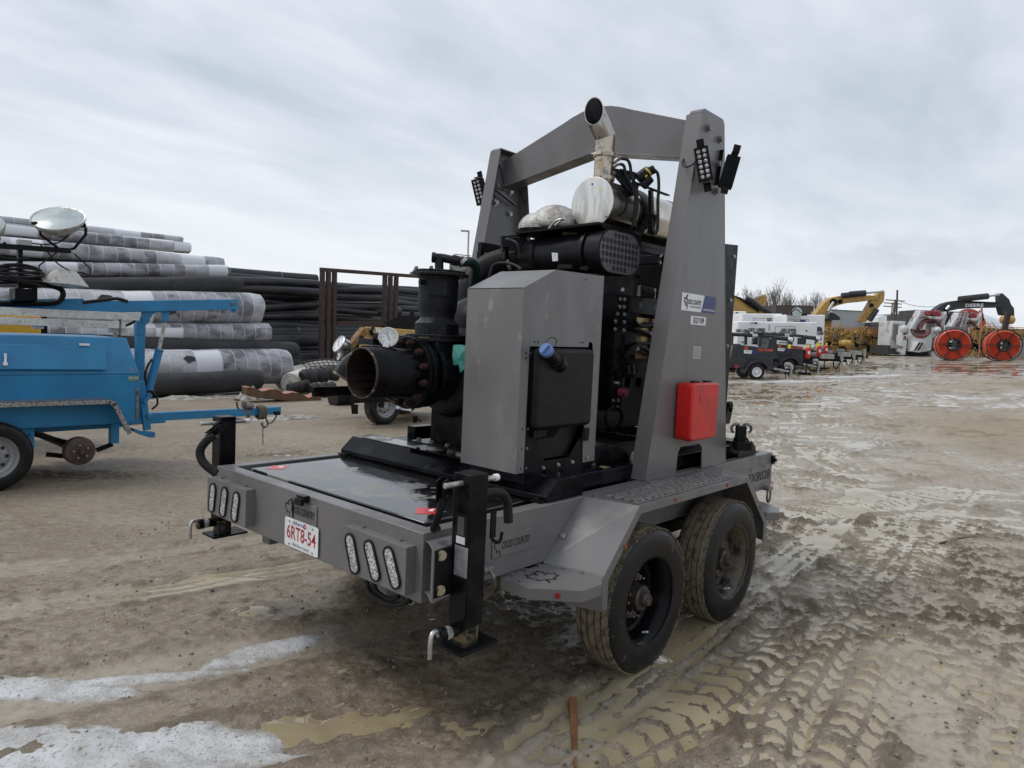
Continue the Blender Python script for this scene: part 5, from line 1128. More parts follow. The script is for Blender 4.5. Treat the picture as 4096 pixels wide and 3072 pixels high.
ci = gmx(gr(mt_.outputs[0], .08, .70), (.20,.165,.12), ci); L(ci, P_b.inputs['Base Color']); L(gr(gn(30, 4), .4, .6, .16, .5), P_b.inputs['Roughness'])
bn = N('ShaderNodeBump'); bn.inputs['Strength'].default_value = .9; bn.inputs['Distance'].default_value = .012; L(gn(38, 10, .75), bn.inputs['Height']); L(bn.outputs[0], P_b.inputs['Normal'])
ice = grid_mesh('snow_patches', WX, WY, HB+SM+DT*(1-.8*th_)-.004+.016*th_+(.006*fbm(LL*9, DD*9, 87, 3)+.003*fbm(LL*35, DD*35, 88, 2))*th_, SN > .02, ICE, {'sn': np.clip(SN, 0, 1)}); tag(ice, kind='structure')
# gravel grains pressed into the mud (uncountable)
rs = np.random.RandomState(5); n = 9000
gl_ = rs.uniform(-3.2, 3.8, n); gd = 2.5+rs.power(.7, n)*4.2
keep = fbm(gl_*.9, gd*.9, 91) > rs.uniform(-.55, .5, n); gl_, gd = gl_[keep], gd[keep]; n = len(gl_)
gh = base_z(gl_, gd)+height(gl_, gd); gx, gy = to_world(gl_, gd); rr_ = .0020+.012*rs.power(.22, n)
ico = np.array([(0,0,1),(.9,0,.4),(.28,.85,.4),(-.72,.53,.4),(-.72,-.53,.4),(.28,-.85,.4),(.72,.53,-.4),(-.28,.85,-.4),(-.9,0,-.4),(-.28,-.85,-.4),(.72,-.53,-.4),(0,0,-1)])
icf = np.array([(0,1,2),(0,2,3),(0,3,4),(0,4,5),(0,5,1),(1,6,2),(2,7,3),(3,8,4),(4,9,5),(5,10,1),(6,7,2),(7,8,3),(8,9,4),(9,10,5),(10,6,1),(6,11,7),(7,11,8),(8,11,9),(9,11,10),(10,11,6)])
sc3 = rs.uniform(.6, 1.25, (n, 1, 3))*np.array([1,1,.7]); an = rs.uniform(0, 6.28, n)
V3 = ico[None]*sc3*(1+rs.uniform(-.18, .18, (n, 12, 1))); X3 = V3[:,:,0]*np.cos(an)[:,None]-V3[:,:,1]*np.sin(an)[:,None]; Y3 = V3[:,:,0]*np.sin(an)[:,None]+V3[:,:,1]*np.cos(an)[:,None]
VV = np.stack([gx[:,None]+X3*rr_[:,None], gy[:,None]+Y3*rr_[:,None], (gh+rr_*.15)[:,None]+V3[:,:,2]*rr_[:,None]], 2).reshape(-1, 3)
FF = (icf[None]+12*np.arange(n)[:,None,None]).reshape(-1, 3)
me = bpy.data.meshes.new('gravel'); me.from_pydata(VV.tolist(), [], FF.tolist()); me.materials.append(mat('gravel_stone', (.22,.185,.145), .55, c2=(.12,.10,.08), ns=14, lo=.4, hi=.6, c3=(.38,.34,.29), ns3=9, lo3=.58, hi3=.62)); me.shade_smooth()
go = bpy.data.objects.new('gravel', me); COL.objects.link(go); tag(go, 'small wet gravel stones pressed into the brown mud', 'gravel', kind='stuff')
# splintered stake and a thin stick lying in the mud
def g2(l, d, dz=0): x, y = to_world(l, d); return Vector((x, y, float(base_z(np.array(l), np.array(d))+height(np.array([l]), np.array([d]))[0])+dz))
a_, c_ = g2(.375, 3.42, .02), g2(.345, 2.90, .012); dr = (c_-a_); sdv = Vector((RG[0], RG[1], 0))
b = MB(); b.add([a_-sdv*.022, a_+sdv*.024, a_+sdv*.020+dr*.45, c_+sdv*.003, c_-sdv*.004, a_-sdv*.018+dr*.5]+[q+Vector((0,0,.018)) for q in (a_-sdv*.018, a_+sdv*.020, a_+sdv*.016+dr*.45, c_+sdv*.001, c_-sdv*.002, a_-sdv*.014+dr*.5)], [(5,4,3,2,1,0),(6,7,8,9,10,11)]+[(i, (i+1) % 6, 6+(i+1) % 6, 6+i) for i in range(6)])
o_ = b.build('wooden_stake', mat('split_wood', (.26,.12,.05), .55, c2=(.16,.075,.035), ns=9, bump=.4, bs=50)); tag(o_, 'short orange-brown splintered wooden stake lying in the mud in front of the tyres', 'stake')
a_, c_ = g2(4.12, 6.60, .012), g2(4.60, 6.80, .014); b = MB(); b.tube([a_, (a_+c_)/2+Vector((0,0,.015)), c_], .010, 6, rs=[.012,.009,.003]); o_ = b.build('thin_stick', mat('dark_twig', (.10,.06,.035), .7)); tag(o_, 'thin dark stick lying on the mud at the right', 'stick')

# ================================================================== BLUE LIGHT TOWER TRAILER (left)
B_ = thing('light_tower_trailer', 'blue light tower trailer with folded mast, round lamps and one bare rusty brake drum', 'trailer', (.4, 7.1, 0), world=True)
ys = 6.45
def o6(x, y, v=ys): return on('Z6', x, y, 'y', v)
def o7(x, y, v=ys): return on('Z7', x, y, 'y', v)
def blk(b, lo, hi):     # frustum block: lo=(x0,x1,y0,y1,z), hi the same
    (a, c, d, e_, z), (a2, c2, d2, e2, z2) = lo, hi
    return b.add([(a,d,z),(c,d,z),(c,e_,z),(a,e_,z),(a2,d2,z2),(c2,d2,z2),(c2,e2,z2),(a2,e2,z2)], [(0,3,2,1),(4,5,6,7),(0,1,5,4),(1,2,6,5),(2,3,7,6),(3,0,4,7)])
xr = o7(1029,800).x; zb = .60; zm = o7(1030,640).z; zt = o7(1003,375,6.58).z
b = MB(); blk(b, (-1.7,xr,ys,7.8,zb), (-1.7,xr,ys,7.8,zm)); blk(b, (-1.7,xr,ys,7.8,zm+.001), (-1.68,xr-.10,ys+.12,7.66,zt))
body = b.build('body', BLUE, B_, bevel=.012)
b = MB(); P = [o7(-120,412,6.50), o7(770,430,6.50), o7(795,603,6.43), o7(-120,598,6.43)]; b.prism(P, (0,-.018,-.004)); dr_ = b.build('side_door', BLUE, body, bevel=.004)
b = MB(); b.bar(o7(40,487,6.42), o7(40,565,6.40), .022, .016); b.cyl(o7(40,562,6.42), o7(40,562,6.39), .022, n=12); b.build('handle', WHTP, dr_, bevel=.003)
b = MB(); b.box(o7(585,420,6.47).x, o7(660,420,6.47).x, 6.455, 6.48, o7(620,428,6.47).z, o7(620,412,6.47).z); b.build('door_plate', WHTP, dr_)
b = MB(); c = o7(966,628,6.52); b.cyl(c, c+Vector((0,0,.018)), .045, n=20); b.cyl(c+Vector((0,0,.018)), c+Vector((0,0,.05)), .062, .058, n=20); b.build('fuel_cap', STEEL, body, bevel=.004)
P = [o7(945,650,ys-.001), o7(1027,652,ys-.001), o7(1027,690,ys-.001), o7(944,688,ys-.001)]; b = MB(); b.prism(P, (0,-.0008,0)); stk = b.build('fuel_sticker', mat('green_label', (.02,.14,.06), .4), body, smooth=0)
text('DIESEL ONLY', P[3]+Vector((.004,-.0016,.025)), (1,0,0), (0,0,1), .024, WHTP, stk, width=(P[1]-P[0]).length*.92, bold=.02)
text('LOW SULFUR FUEL', P[3]+Vector((.004,-.0016,.013)), (1,0,0), (0,0,1), .007, WHTP, stk, width=(P[1]-P[0]).length*.92)
text('DO NOT SPILL', P[3]+Vector((.004,-.0016,.003)), (1,0,0), (0,0,1), .007, WHTP, stk, width=(P[1]-P[0]).length*.92)
b = MB(); b.box(o7(1012,745).x-.014, o7(1012,745).x+.014, ys-.012, ys, o7(1012,970).z, o7(1012,745).z); b.build('sight_strip', STEEL, body, bevel=.002)
b = MB(); b.box(-1.7, o7(880,1000,6.7).x, 6.69, 7.6, .52, .66); b.box(-1.7, xr-.02, 6.7, 7.55, .53, .60); b.box(-1.7,o7(875,900,6.66).x,6.452,6.69,.62,.66)
for y_ in (6.66,7.5): b.bar((1.15,y_+.1,.56),(1.75,7.17,.56),.07,.09)
chs = b.build('chassis', BLUE, B_, bevel=.004)
b = MB(); F_ = [(-1.8,None),(0,0)]; yo = 6.22
pf = [o7(-140,853,yo), o7(815,825,yo), o7(862,846,yo), o7(975,1072,yo)]
for p, q in zip(pf, pf[1:]):
    b.prism([p, q, Vector((q.x, ys-.002, q.z)), Vector((p.x, ys-.002, p.z))], (0,0,-.004))
    d_ = (q-p).normalized(); nn = Vector((d_.z,0,-d_.x))*.055; b.prism([p, q, q+nn*.9, p+nn*.9], (0,.004,0))
b.build('tread_plate_fender', DIAM, B_, bevel=.002)
b = MB(); b.bar(o7(240,885,6.6), o7(200,1090,6.5), .075, .02); b.box(o7(205,1100,6.5).x-.06, o7(205,1100,6.5).x+.06, 6.5, 6.62, o7(205,1190,6.5).z, .60); b.build('spring_hanger', BLUE, chs, bevel=.004)
b = MB(); b.box(o7(822,1100,6.5).x, o7(880,1100,6.5).x, 6.5, 6.60, o7(850,1150,6.5).z, .62); b.build('spring_hanger', BLUE, chs, bevel=.004)
# road wheel and the bare drum
def smallwheel(c, d, r, w_, par, rimc, name='wheel', nh=8):
    c, d = Vector(c), Vector(d).normalized(); b = MB()
    b.mi(0).lathe([(r*.60,-.01),(r*.66,.004),(r*.85,.006),(r*.95,-.012),(r*.985,-.03),(r,-.045)], c, d, 48)
    tr = [(r,-.045)]
    for i in range(1, 5): q = .045+(w_-.09)*i/5; tr += [(r,-q+.008),(r-.008,-q+.005),(r-.008,-q-.005),(r,-q-.008)]
    tr += [(r,-w_+.045),(r*.95,-w_+.012),(r*.85,-w_),(r*.6,-w_+.01)]
    b.mi(1).lathe(tr, c, d, 48); o = b.build(name, [SIDEW, mat('plain_tread', (.045,.04,.034), .6, c2=(.09,.075,.055), ns=12, bump=.5, bs=50)], par, smooth=40)
    b = MB(); b.lathe([(r*.60,-.008),(r*.615,-.002),(r*.60,-.016),(r*.55,-.03),(r*.52,-.06),(r*.44,-.075),(r*.36,-.055),(r*.2,-.05),(0,-.05)], c, d, 32)
    b.cyl(c+d*-.05, c+d*-.01, r*.13, n=16); rm = b.build('rim', rimc, o)
    b = MB()
    for i in range(nh):
        a = 2*math.pi*i/nh; u, v, _ = frame_of(d); q = c+(u*math.cos(a)+v*math.sin(a))*r*.34+d*-.056; b.cyl(q, q+d*.006, r*.055, n=10)
    b.build('rim_hole', CUT, o); return o
yw = 6.28
wc = o7(-45,1230,yw); smallwheel((wc.x, yw, .352), (0,-1,0), .352, .20, B_, mat('grey_rim', (.3,.3,.3), .45, .3))
smallwheel((wc.x, 7.95, .352), (0,1,0), .352, .20, B_, MATS['grey_rim'])
dc = o7(598,1210,yw+.03); b = MB(); b.lathe([(0,.0),(.035,.0),(.05,-.005),(.118,-.008),(.148,-.016),(.152,-.03),(.152,-.11),(.12,-.12)], dc, (0,-1,0), 40); b.lathe([(.0,.055),(.022,.055),(.026,.04),(.032,.03),(.034,0)], dc, (0,-1,0), 20)
dm = b.build('brake_drum', DRUM, B_, smooth=40)
b = MB()
for i in range(5): a = R(72*i+100); q = dc+Vector((math.cos(a)*.072,-.004,math.sin(a)*.072)); b.cut().cyl(q, q+Vector((0,-.03,0)), .0065, n=8); b.cyl(q, q+Vector((0,-.012,0)), .011, n=6)
b.each('wheel_stud', ZINC, dm)
b = MB(); b.cyl((dc.x,6.45,dc.z),(dc.x,7.9,dc.z), .04, n=12); b.cyl((wc.x,6.45,.352),(wc.x,7.8,.352), .04, n=12)
b.bar(o7(250,1080,6.55), o7(520,1150,6.55), .06, .05); b.bar(o7(710,1200,6.55), o7(830,1155,6.55), .02, .05); b.bar(o7(340,1230,6.6), o7(490,1245,6.6), .02, .05)
b.build('axle_and_springs', BLKM, B_)
# mast post, brace, foot
ym = 6.95
def om(x, y, v=ym): return on('Z6', x, y, 'y', v)
b = MB(); xa, xb = om(1012,1100).x, om(1070,1100).x; b.box(xa, xb, ym, ym+.09, .55, om(1040,900).z); b.prism([om(*p, ym-.006) for p in ((1010,940),(1045,940),(1085,905),(1108,915),(1105,935),(1075,960),(1075,1030),(1010,1030))], (0,.10,0))
b.prism([om(*p, ym-.012) for p in ((1045,852),(1255,850),(1252,870),(1240,880),(1200,868),(1160,866),(1130,880),(1112,905),(1085,940),(1050,950))], (0,.03,0)); b.prism([om(*p, ym-.018) for p in ((1200,868),(1255,868),(1240,935),(1205,930))], (0,.06,0))
b.build('mast_post', BLUE, B_, bevel=.004)
b = MB(); b.bar(o7(1035,690,6.75), o7(1085,1050,6.75), .05, .08); b.prism([o7(*p,6.7) for p in ((990,1040),(1060,1065),(1145,1068),(1145,1105),(1110,1108),(1050,1090),(985,1060))], (0,.12,0)); b.bar(o7(1055,850,6.72), o7(1110,785,6.72), .05, .05)
b.box(o7(1100,940,6.72).x-.03,o7(1100,940,6.72).x+.04,6.7,6.9,o7(1100,965,6.72).z,o7(1100,935,6.72).z)
b.build('front_brace', BLUE, B_, bevel=.004)
b = MB(); p0, p1, p2 = om(1213,945), om(1172,1150), om(1100,1425); b.cyl(p0, p1, .022, n=14); hc = b.build('cylinder_rod', ZINC, B_)
b = MB(); b.cyl(p1, p2, .048, n=18); b.cyl(p1+(p0-p1)*.05, p1, .056, n=18); b.cyl(p2, p2+(p2-p1)*.05, .055, n=18); b.build('hydraulic_cylinder', BLUE, B_, bevel=.003)
b = MB(); b.bar(om(-140,843), om(1747,806), .10, .135); b.prism([om(1715,837), om(1747,837), om(1747,868), om(1717,868)], (0,.08,0)); b.bar(om(-140,800), om(611,785), .09, .07); bm_ = b.build('boom', BLUE, B_, bevel=.006)
b = MB(); c = om(1715,806,ym-.055); b.tube(smoothpath([c+Vector((-.05,0,-.02)), c+Vector((.0,-.01,.015)), c+Vector((.05,0,.02)), c+Vector((.0,0,-.015)), c+Vector((-.04,0,.03))]), .006, 6); b.build('locking_pin', STEEL, bm_)
SPW = mat('speckled_white_paint', (.62,.62,.59), .5, c2=(.5,.5,.48), ns=8, c3=(.12,.10,.08), ns3=70, lo3=.60, hi3=.63, bump=.1)
b = MB(); b.bar(om(-120,850,6.75), om(1025,900,6.75), .055, .085); b.bar(om(-120,922,6.72), om(920,960,6.72), .055, .08); b.bar(om(800,965,6.74), om(915,905,6.74), .03, .05); b.prism([om(*p,6.74) for p in ((238,950),(325,952),(325,988),(240,985))], (0,.05,0)); b.prism([om(*p,6.76) for p in ((810,975),(960,985),(960,1020),(808,1015))], (0,.05,0))
b.build('outrigger_arm', SPW, B_, bevel=.004)
b = MB(); b.bar(om(885,915,6.70), om(885,1050,6.70), .03, .02); b.tube(smoothpath([om(845,1040,6.68), om(870,1055,6.68), om(880,1080,6.68), om(850,1120,6.68)]), .012, 8); b.cyl(om(850,1035,6.66), om(850,1035,6.74), .03, n=12); b.build('latch_arm', STEEL, B_)
b = MB(); b.tube(smoothpath([om(120,670,6.85), om(330,665,6.85), om(440,690,6.85), om(465,735,6.85), om(430,785,6.85), om(330,800,6.85), om(-120,800,6.85)]), .030, 8); b.build('cable_chain', BLKM, B_)
b = MB(); b.tube(smoothpath([om(612,792,6.9), om(760,775,6.9), om(860,765,6.9), om(940,785,6.9)]), .020, 8); b.tube(smoothpath([om(985,880,6.9), om(1000,920,6.9), om(960,950,6.9), om(920,965,6.9)]), .015, 8)
b.tube(smoothpath([om(1120,1210), om(1085,1270), om(1070,1340), om(1090,1420), om(1150,1480), om(1160,1540), om(1120,1580)]), .013, 8); b.build('hydraulic_hose', RUBB, B_)
# mast head with lamps
yl = 6.7
def ol(x, y, v=yl): return on('Z6', x, y, 'y', v)
b = MB(); b.box(ol(145,500).x, ol(180,500).x, yl+.05, yl+.12, ol(160,700).z, ol(160,400).z); b.box(ol(115,740).x, ol(255,740).x, yl+.02, yl+.25, ol(180,775).z, ol(180,690).z); b.box(ol(255,740).x, ol(298,740).x, yl+.1, yl+.25, ol(180,775).z, ol(180,640).z)
b.bar(ol(-150,366), ol(521,412), .04, .055); b.build('mast_head', BLKM, B_, bevel=.004)
b = MB(); b.box(ol(133,350).x, ol(235,350).x, yl-.02, yl+.08, ol(180,372).z, ol(180,330).z); b.build('junction_box', mat('grey_box', (.35,.36,.37), .5), B_, bevel=.006)
b = MB()
for i in range(6):
    cz = ol(150,640-i*22).z; c = Vector((ol(155,500).x, yl+.08, cz)); ra_ = .24-.012*i+(.02 if i % 2 else 0); b.tube([c+Vector((math.cos(a)*ra_, math.sin(a)*.16, .02*math.sin(a*2+i))) for a in [2*math.pi*j/20+i for j in range(21)]], .014, 6)
b.tube(smoothpath([ol(40,350), ol(-30,420), ol(20,460), ol(140,475), ol(230,465)]), .014, 6); b.tube(smoothpath([ol(230,355), ol(330,365), ol(430,350), ol(500,300), ol(560,250)]), .008, 6); b.tube(smoothpath([ol(300,370), ol(350,420), ol(420,500), ol(520,560), ol(620,575)]), .008, 6)
b.build('coiled_cable', RUBB, B_)
def flood(c, nrm, r, dep, par, mats=(LAMPB, GLASS), glass=True, rim=True):
    c = Vector(c); n_ = Vector(nrm).normalized(); b = MB()
    b.lathe([(r*1.02,.012),(r*1.04,0),(r,-.012),(r*.93,-dep*.3),(r*.72,-dep*.65),(r*.42,-dep*.92),(r*.30,-dep),(r*.28,-dep*1.35),(0,-dep*1.4)], c, n_, 40); o = b.build('floodlight', mats[0], par, smooth=50)
    b = MB(); b.lathe([(r*.97,.004),(r*.7,.022),(0,.035)], c, n_, 36); b.build('lamp_glass', mats[1], o, smooth=60)
    b = MB(); b.lathe([(r*.96,.006),(r*1.03,.012),(r*1.03,-.012)], c, n_, 40); b.build('glass_rim', ZINC, o); return o
lc = ol(430,176); 
f1 = flood(lc, (-.34,-.47,.80), .255, .16, B_)
b = MB(); b.tube([ol(290,235), ol(300,295), ol(420,385), ol(440,400)], .014, 6); b.tube([ol(630,240), ol(632,290), ol(545,395), ol(525,398)], .016, 6); b.cyl(ol(232,210), ol(275,208), .018, n=8); b.cyl(ol(560,225), ol(625,215), .035, n=10); b.build('lamp_yoke', BLKM, B_)
lc2 = ol(478,655); b = MB(); b.lathe([(.225,-.01),(.222,.0),(.12,.125),(.105,.14),(.09,.145),(0,.15)], lc2, (.05,0,1), 36); f2 = b.build('floodlight', WHTD, B_, smooth=30)
b = MB(); b.lathe([(.22,-.005),(.1,-.03),(0,-.035)], lc2, (.05,0,1), 30); b.build('lamp_glass', GLASS, f2)
b = MB(); b.tube([ol(305,580), ol(290,575), ol(288,520), ol(415,425)], .008, 6); b.tube([ol(600,575), ol(665,590), ol(665,540), ol(545,432)], .008, 6); b.build('lamp_yoke', BLKM, B_)
lc3 = ol(-85,240); flood(lc3, (-.5,-.5,.6), .15, .12, B_, mats=(mat('tan_lamp_shell', (.30,.25,.20), .5), GLASS))
# tongue and coupler
yt = 7.05
b = MB(); p0, p1 = on('Z7',1100,955,'y',yt), on('Z7',2062,905,'y',yt); b.bar(p0-(p1-p0)*.3, p1, .08, .105); b.bar(p0-(p1-p0)*.25+Vector((0,0,-.02)), p0+(p1-p0)*.1+Vector((0,0,-.02)), .11, .12); tg_ = b.build('tongue', BLUE, B_, bevel=.004)
b = MB(); q = lambda x, y: on('Z7', x, y, 'y', yt-.03)
b.cyl(q(1790,860), q(1860,880), .05, n=14); b.bar(q(1800,840), q(1830,960), .02, .05); b.tube(smoothpath([q(1745,845), q(1755,890), q(1790,905), q(1850,895)]), .014, 6); b.cyl(q(1732,826), q(1765,830), .018, n=10)
b.build('hand_winch', STEEL, tg_)
b = MB(); c = q(1925,920); 
for i in range(7): b.tube([c+Vector(((i-3)*.016+.004*math.sin(a*3), math.cos(a)*.075, math.sin(a)*(.085+.01*math.sin(i*2)))) for a in [2*math.pi*j/14 for j in range(15)]], .014, 6)
b.build('wrapped_strap', mat('dirty_strap', (.13,.105,.075), .8, c2=(.07,.055,.04), ns=14, bump=.5), tg_)
b = MB()
for i in range(9): c = q(1938,1000+i*19); b.tube([c+Vector((math.cos(a)*.010*(1 if i % 2 else .3), math.cos(a)*.010*(0 if i % 2 else 1), math.sin(a)*.020)) for a in [2*math.pi*j/10 for j in range(11)]], .0045, 6)
b.tube(smoothpath([q(1935,890), q(1960,960), q(1975,1010), q(1945,1030), q(1925,1000)]), .016, 8); b.tube(smoothpath([q(2040,945), q(2010,990), q(1980,1005)]), .012, 6); b.build('safety_chain', STEEL, tg_)
b = MB(); b.obox(q(1715,975), (1,0,0), (0,1,0), (0,0,1), .22, .14, .02); b.obox(q(2030,925)+Vector((0,-.05,0)), (1,0,0), (0,1,0), (0,0,1), .07, .05, .05); b.build('battery_tray', BLKM, tg_)
# yellow cabinet standing behind the blue trailer
Yc = thing('yellow_equipment', 'bright yellow-orange equipment cabinet partly hidden behind the blue light tower trailer', 'equipment', (.0, 9.4, 0), world=True)
YC = mat('bright_yellow_paint', (.68,.36,.02), .4, c2=(.6,.3,.02), ns=4)
b = MB(); xe = on('Z6',305,950,'y',9.0).x; b.box(-2.2, xe, 9.0, 9.9, .75, on('Z6',150,888,'y',9.0).z); b.build('cabinet', YC, Yc, bevel=.02)
b = MB(); b.box(xe+.01, on('Z6',360,950,'y',9.0).x, 9.05, 9.85, .6, on('Z6',340,890,'y',9.0).z); b.build('radiator_end', BLKM, Yc, bevel=.01)
b = MB(); b.box(-2.1, xe-.1, 9.1, 9.8, .35, .74); b.build('base_frame', BLKM, Yc)
for x in (-1.6, -.2): smallwheel((x, 8.98, gz((x,9,0))+.33), (0,-1,0), .33, .2, Yc, MATS['grey_rim'])

# ================================================================== YELLOW TRAILER BEHIND THE PUMP
Yt = thing('yellow_trailer', 'small mustard-yellow towed machine on black frame behind the pump pipe', 'trailer', (6.6, 9.3, 0), world=True)
yv = 8.6
def o8(x, y, v=yv): return on('Z8', x, y, 'y', v)
b = MB(); b.prism([o8(*p) for p in ((1160,738),(1610,768),(1740,790),(1742,1385),(1650,1392),(1400,1350),(1260,1325),(1085,1295),(1110,900))], (.80,1.05,0)); yb_ = b.build('body', YEL, Yt, bevel=.02)
b = MB(); b.prism([o8(*p,8.58) for p in ((1160,745),(1175,800),(1010,985),(975,1010),(1000,940))], (0,.15,0)); b.build('drawn_strut', mat('brown_yellow_steel', (.22,.12,.03), .6, c2=(.09,.05,.02), ns=6), Yt)
b = MB(); z0 = o8(1045,1385).z; b.box(o8(1045,1340).x, 9.2, yv-.12, yv+.0, .45, .64); b.box(o8(1045,1340).x, 9.2, yv+1.2, yv+1.3, .45, .64); b.box(o8(1045,1340).x+.9, o8(1045,1340).x+1.0, yv, yv+1.2, .45, .64); b.prism([o8(*p,yv-.13) for p in ((1048,1385),(1105,1385),(1105,1465),(1055,1465))], (0,.02,0)); fr_ = b.build('chassis', BLK, Yt, bevel=.006)
b = MB(); c = o8(1290,1390,yv-.125); b.cyl(c, c+Vector((0,-.05,0)), .05, n=12); b.cyl(c+Vector((-.03,-.03,.03)), c+Vector((.03,-.05,.06)), .02, n=8); b.build('chassis_fitting', BLKM, fr_)
b = MB(); b.prism([o8(*p,yv-.125) for p in ((1418,1395),(1545,1415),(1545,1442),(1418,1420))], (0,-.004,0)); wp = b.build('white_plate', WHTP, fr_, smooth=0)
text('RENTAL UNIT', on('Z8',1440,1425,'y',yv-.1305), (1,0,0), (0,0,1), .03, NAVY, wp, width=.33, bold=.01)
b = MB(); b.prism([o8(*p,8.7) for p in ((1330,700),(1440,648),(1530,648),(1535,615),(1570,615),(1575,650),(1700,690),(1700,775),(1340,745))], (.5,.66,0)); b.build('engine_cover', BLKM, Yt, bevel=.01)
b = MB(); b.tube(smoothpath([o8(1228,745,8.55), o8(1212,775,8.52), o8(1220,800,8.52), o8(1250,812,8.52), o8(1285,805,8.52)]), .035, 10); b.build('lifting_hook', BLKM, Yt)
b = MB(); b.prism([o8(*p,yv-.004) for p in ((1250,752),(1292,754),(1290,788),(1252,786))], (0,-.002,0)); b.build('small_label', WHTP, Yt)
b = MB(); b.prism([o8(*p,yv-.005) for p in ((1672,1330),(1745,1318),(1745,1378),(1690,1382))], (0,-.002,0)); b.build('grille', BLKM, yb_)
smallwheel((6.52, yv-.10, .37), (0,-1,0), .37, .24, Yt, MATS['grey_rim']); smallwheel((8.1, yv+1.4, .37), (0,1,0), .37, .24, Yt, MATS['grey_rim'])
b = MB(); b.tube([o8(1570,1480,8.5), o8(1575,1540,8.5), o8(1600,1570,8.5), o8(1625,1520,8.5), o8(1590,1500,8.5)], .02, 6); b.bar(o8(1580,1480,8.55), o8(1580,1530,8.55), .06, .06); b.build('jack_stand', BLKM, Yt)
# lamp head of a second light tower seen over the pump
Lt = thing('light_tower', 'folded light tower mast with a round lamp, seen behind the pump column', 'light tower', (8.2, 10.2, 0), world=True)
yv2 = 10.0
b = MB(); cx_ = on('Z8',1990,400,'y',yv2).x; b.box(cx_-.04, cx_+.04, yv2, yv2+.08, 0, on('Z8',1990,300,'y',yv2).z); b.bar(on('Z8',1880,335,'y',yv2), on('Z8',2140,345,'y',yv2), .05, .05); b.box(cx_-.4, cx_+.6, yv2-.3, yv2+.8, .5, 1.5)
b.build('mast', mat('pale_grey_mast', (.28,.29,.29), .5), Lt)
flood(on('Z8',1960,235,'y',yv2), (-.5,-.6,-.75), .27, .18, Lt)
b = MB(); b.bar(on('Z8',1940,370,'y',yv2), on('Z8',1985,360,'y',yv2), .02, .02); b.bar(on('Z8',1985,380,'y',yv2), on('Z8',1990,470,'y',yv2), .015, .015); b.build('wires', BLKM, Lt)
smallwheel((cx_+.1, yv2-.35, .33), (0,-1,0), .33, .2, Lt, MATS['grey_rim'])

# ================================================================== ROLLS, PIPES AND THE RACK
WRAP = mat('white_plastic_wrap', (.30,.30,.32), .25, c2=(.10,.10,.108), ns=2.4, lo=.44, hi=.60, stretch=(.8,1,1.6), r2=.4, bump=.5, bs=11, c3=(.10,.10,.105), ns3=7, lo3=.62, hi3=.74)
nt_ = WRAP.node_tree; N = nt_.nodes.new; L = nt_.links.new; pb = nt_.nodes['Principled BSDF']      # seams round the roll every 0.2 m and a few brighter overlaps
src = pb.inputs['Base Color'].links[0].from_socket; tcn_ = N('ShaderNodeTexCoord'); sx_ = N('ShaderNodeSeparateXYZ'); L(tcn_.outputs['Object'], sx_.inputs[0]); sz_src = sx_.outputs[1]
def wmm(op, a, b_=None, c_=None):
    m = N('ShaderNodeMath'); m.operation = op
    for i, q in enumerate((a, b_, c_)):
        if q is None: continue
        if isinstance(q, (int, float)): m.inputs[i].default_value = q
        else: L(q, m.inputs[i])
    return m.outputs[0]
fr = wmm('FRACT', wmm('MULTIPLY', sx_.outputs[0], 3.1)); ln_ = wmm('LESS_THAN', fr, .07)
nw = N('ShaderNodeTexWhiteNoise'); nw.noise_dimensions = '1D'; L(wmm('ADD', wmm('FLOOR', wmm('MULTIPLY', sx_.outputs[0], 1.55)), wmm('FLOOR', wmm('MULTIPLY', sz_src, 1.9))), nw.inputs['W']); br2 = wmm('POWER', nw.outputs['Value'], 1.6)
m1 = N('ShaderNodeMix'); m1.data_type = 'RGBA'; L(wmm('MINIMUM', br2, .85), m1.inputs[0]); L(src, m1.inputs[6]); m1.inputs[7].default_value = (.72,.73,.76,1)
m2 = N('ShaderNodeMix'); m2.data_type = 'RGBA'; L(wmm('MULTIPLY', ln_, .55), m2.inputs[0]); L(m1.outputs[2], m2.inputs[6]); m2.inputs[7].default_value = (.62,.62,.64,1); L(m2.outputs[2], pb.inputs['Base Color'])
GEO = mat('black_geotextile', (.022,.022,.025), .75, c2=(.035,.035,.038), ns=2.2, bump=.35, bs=7)
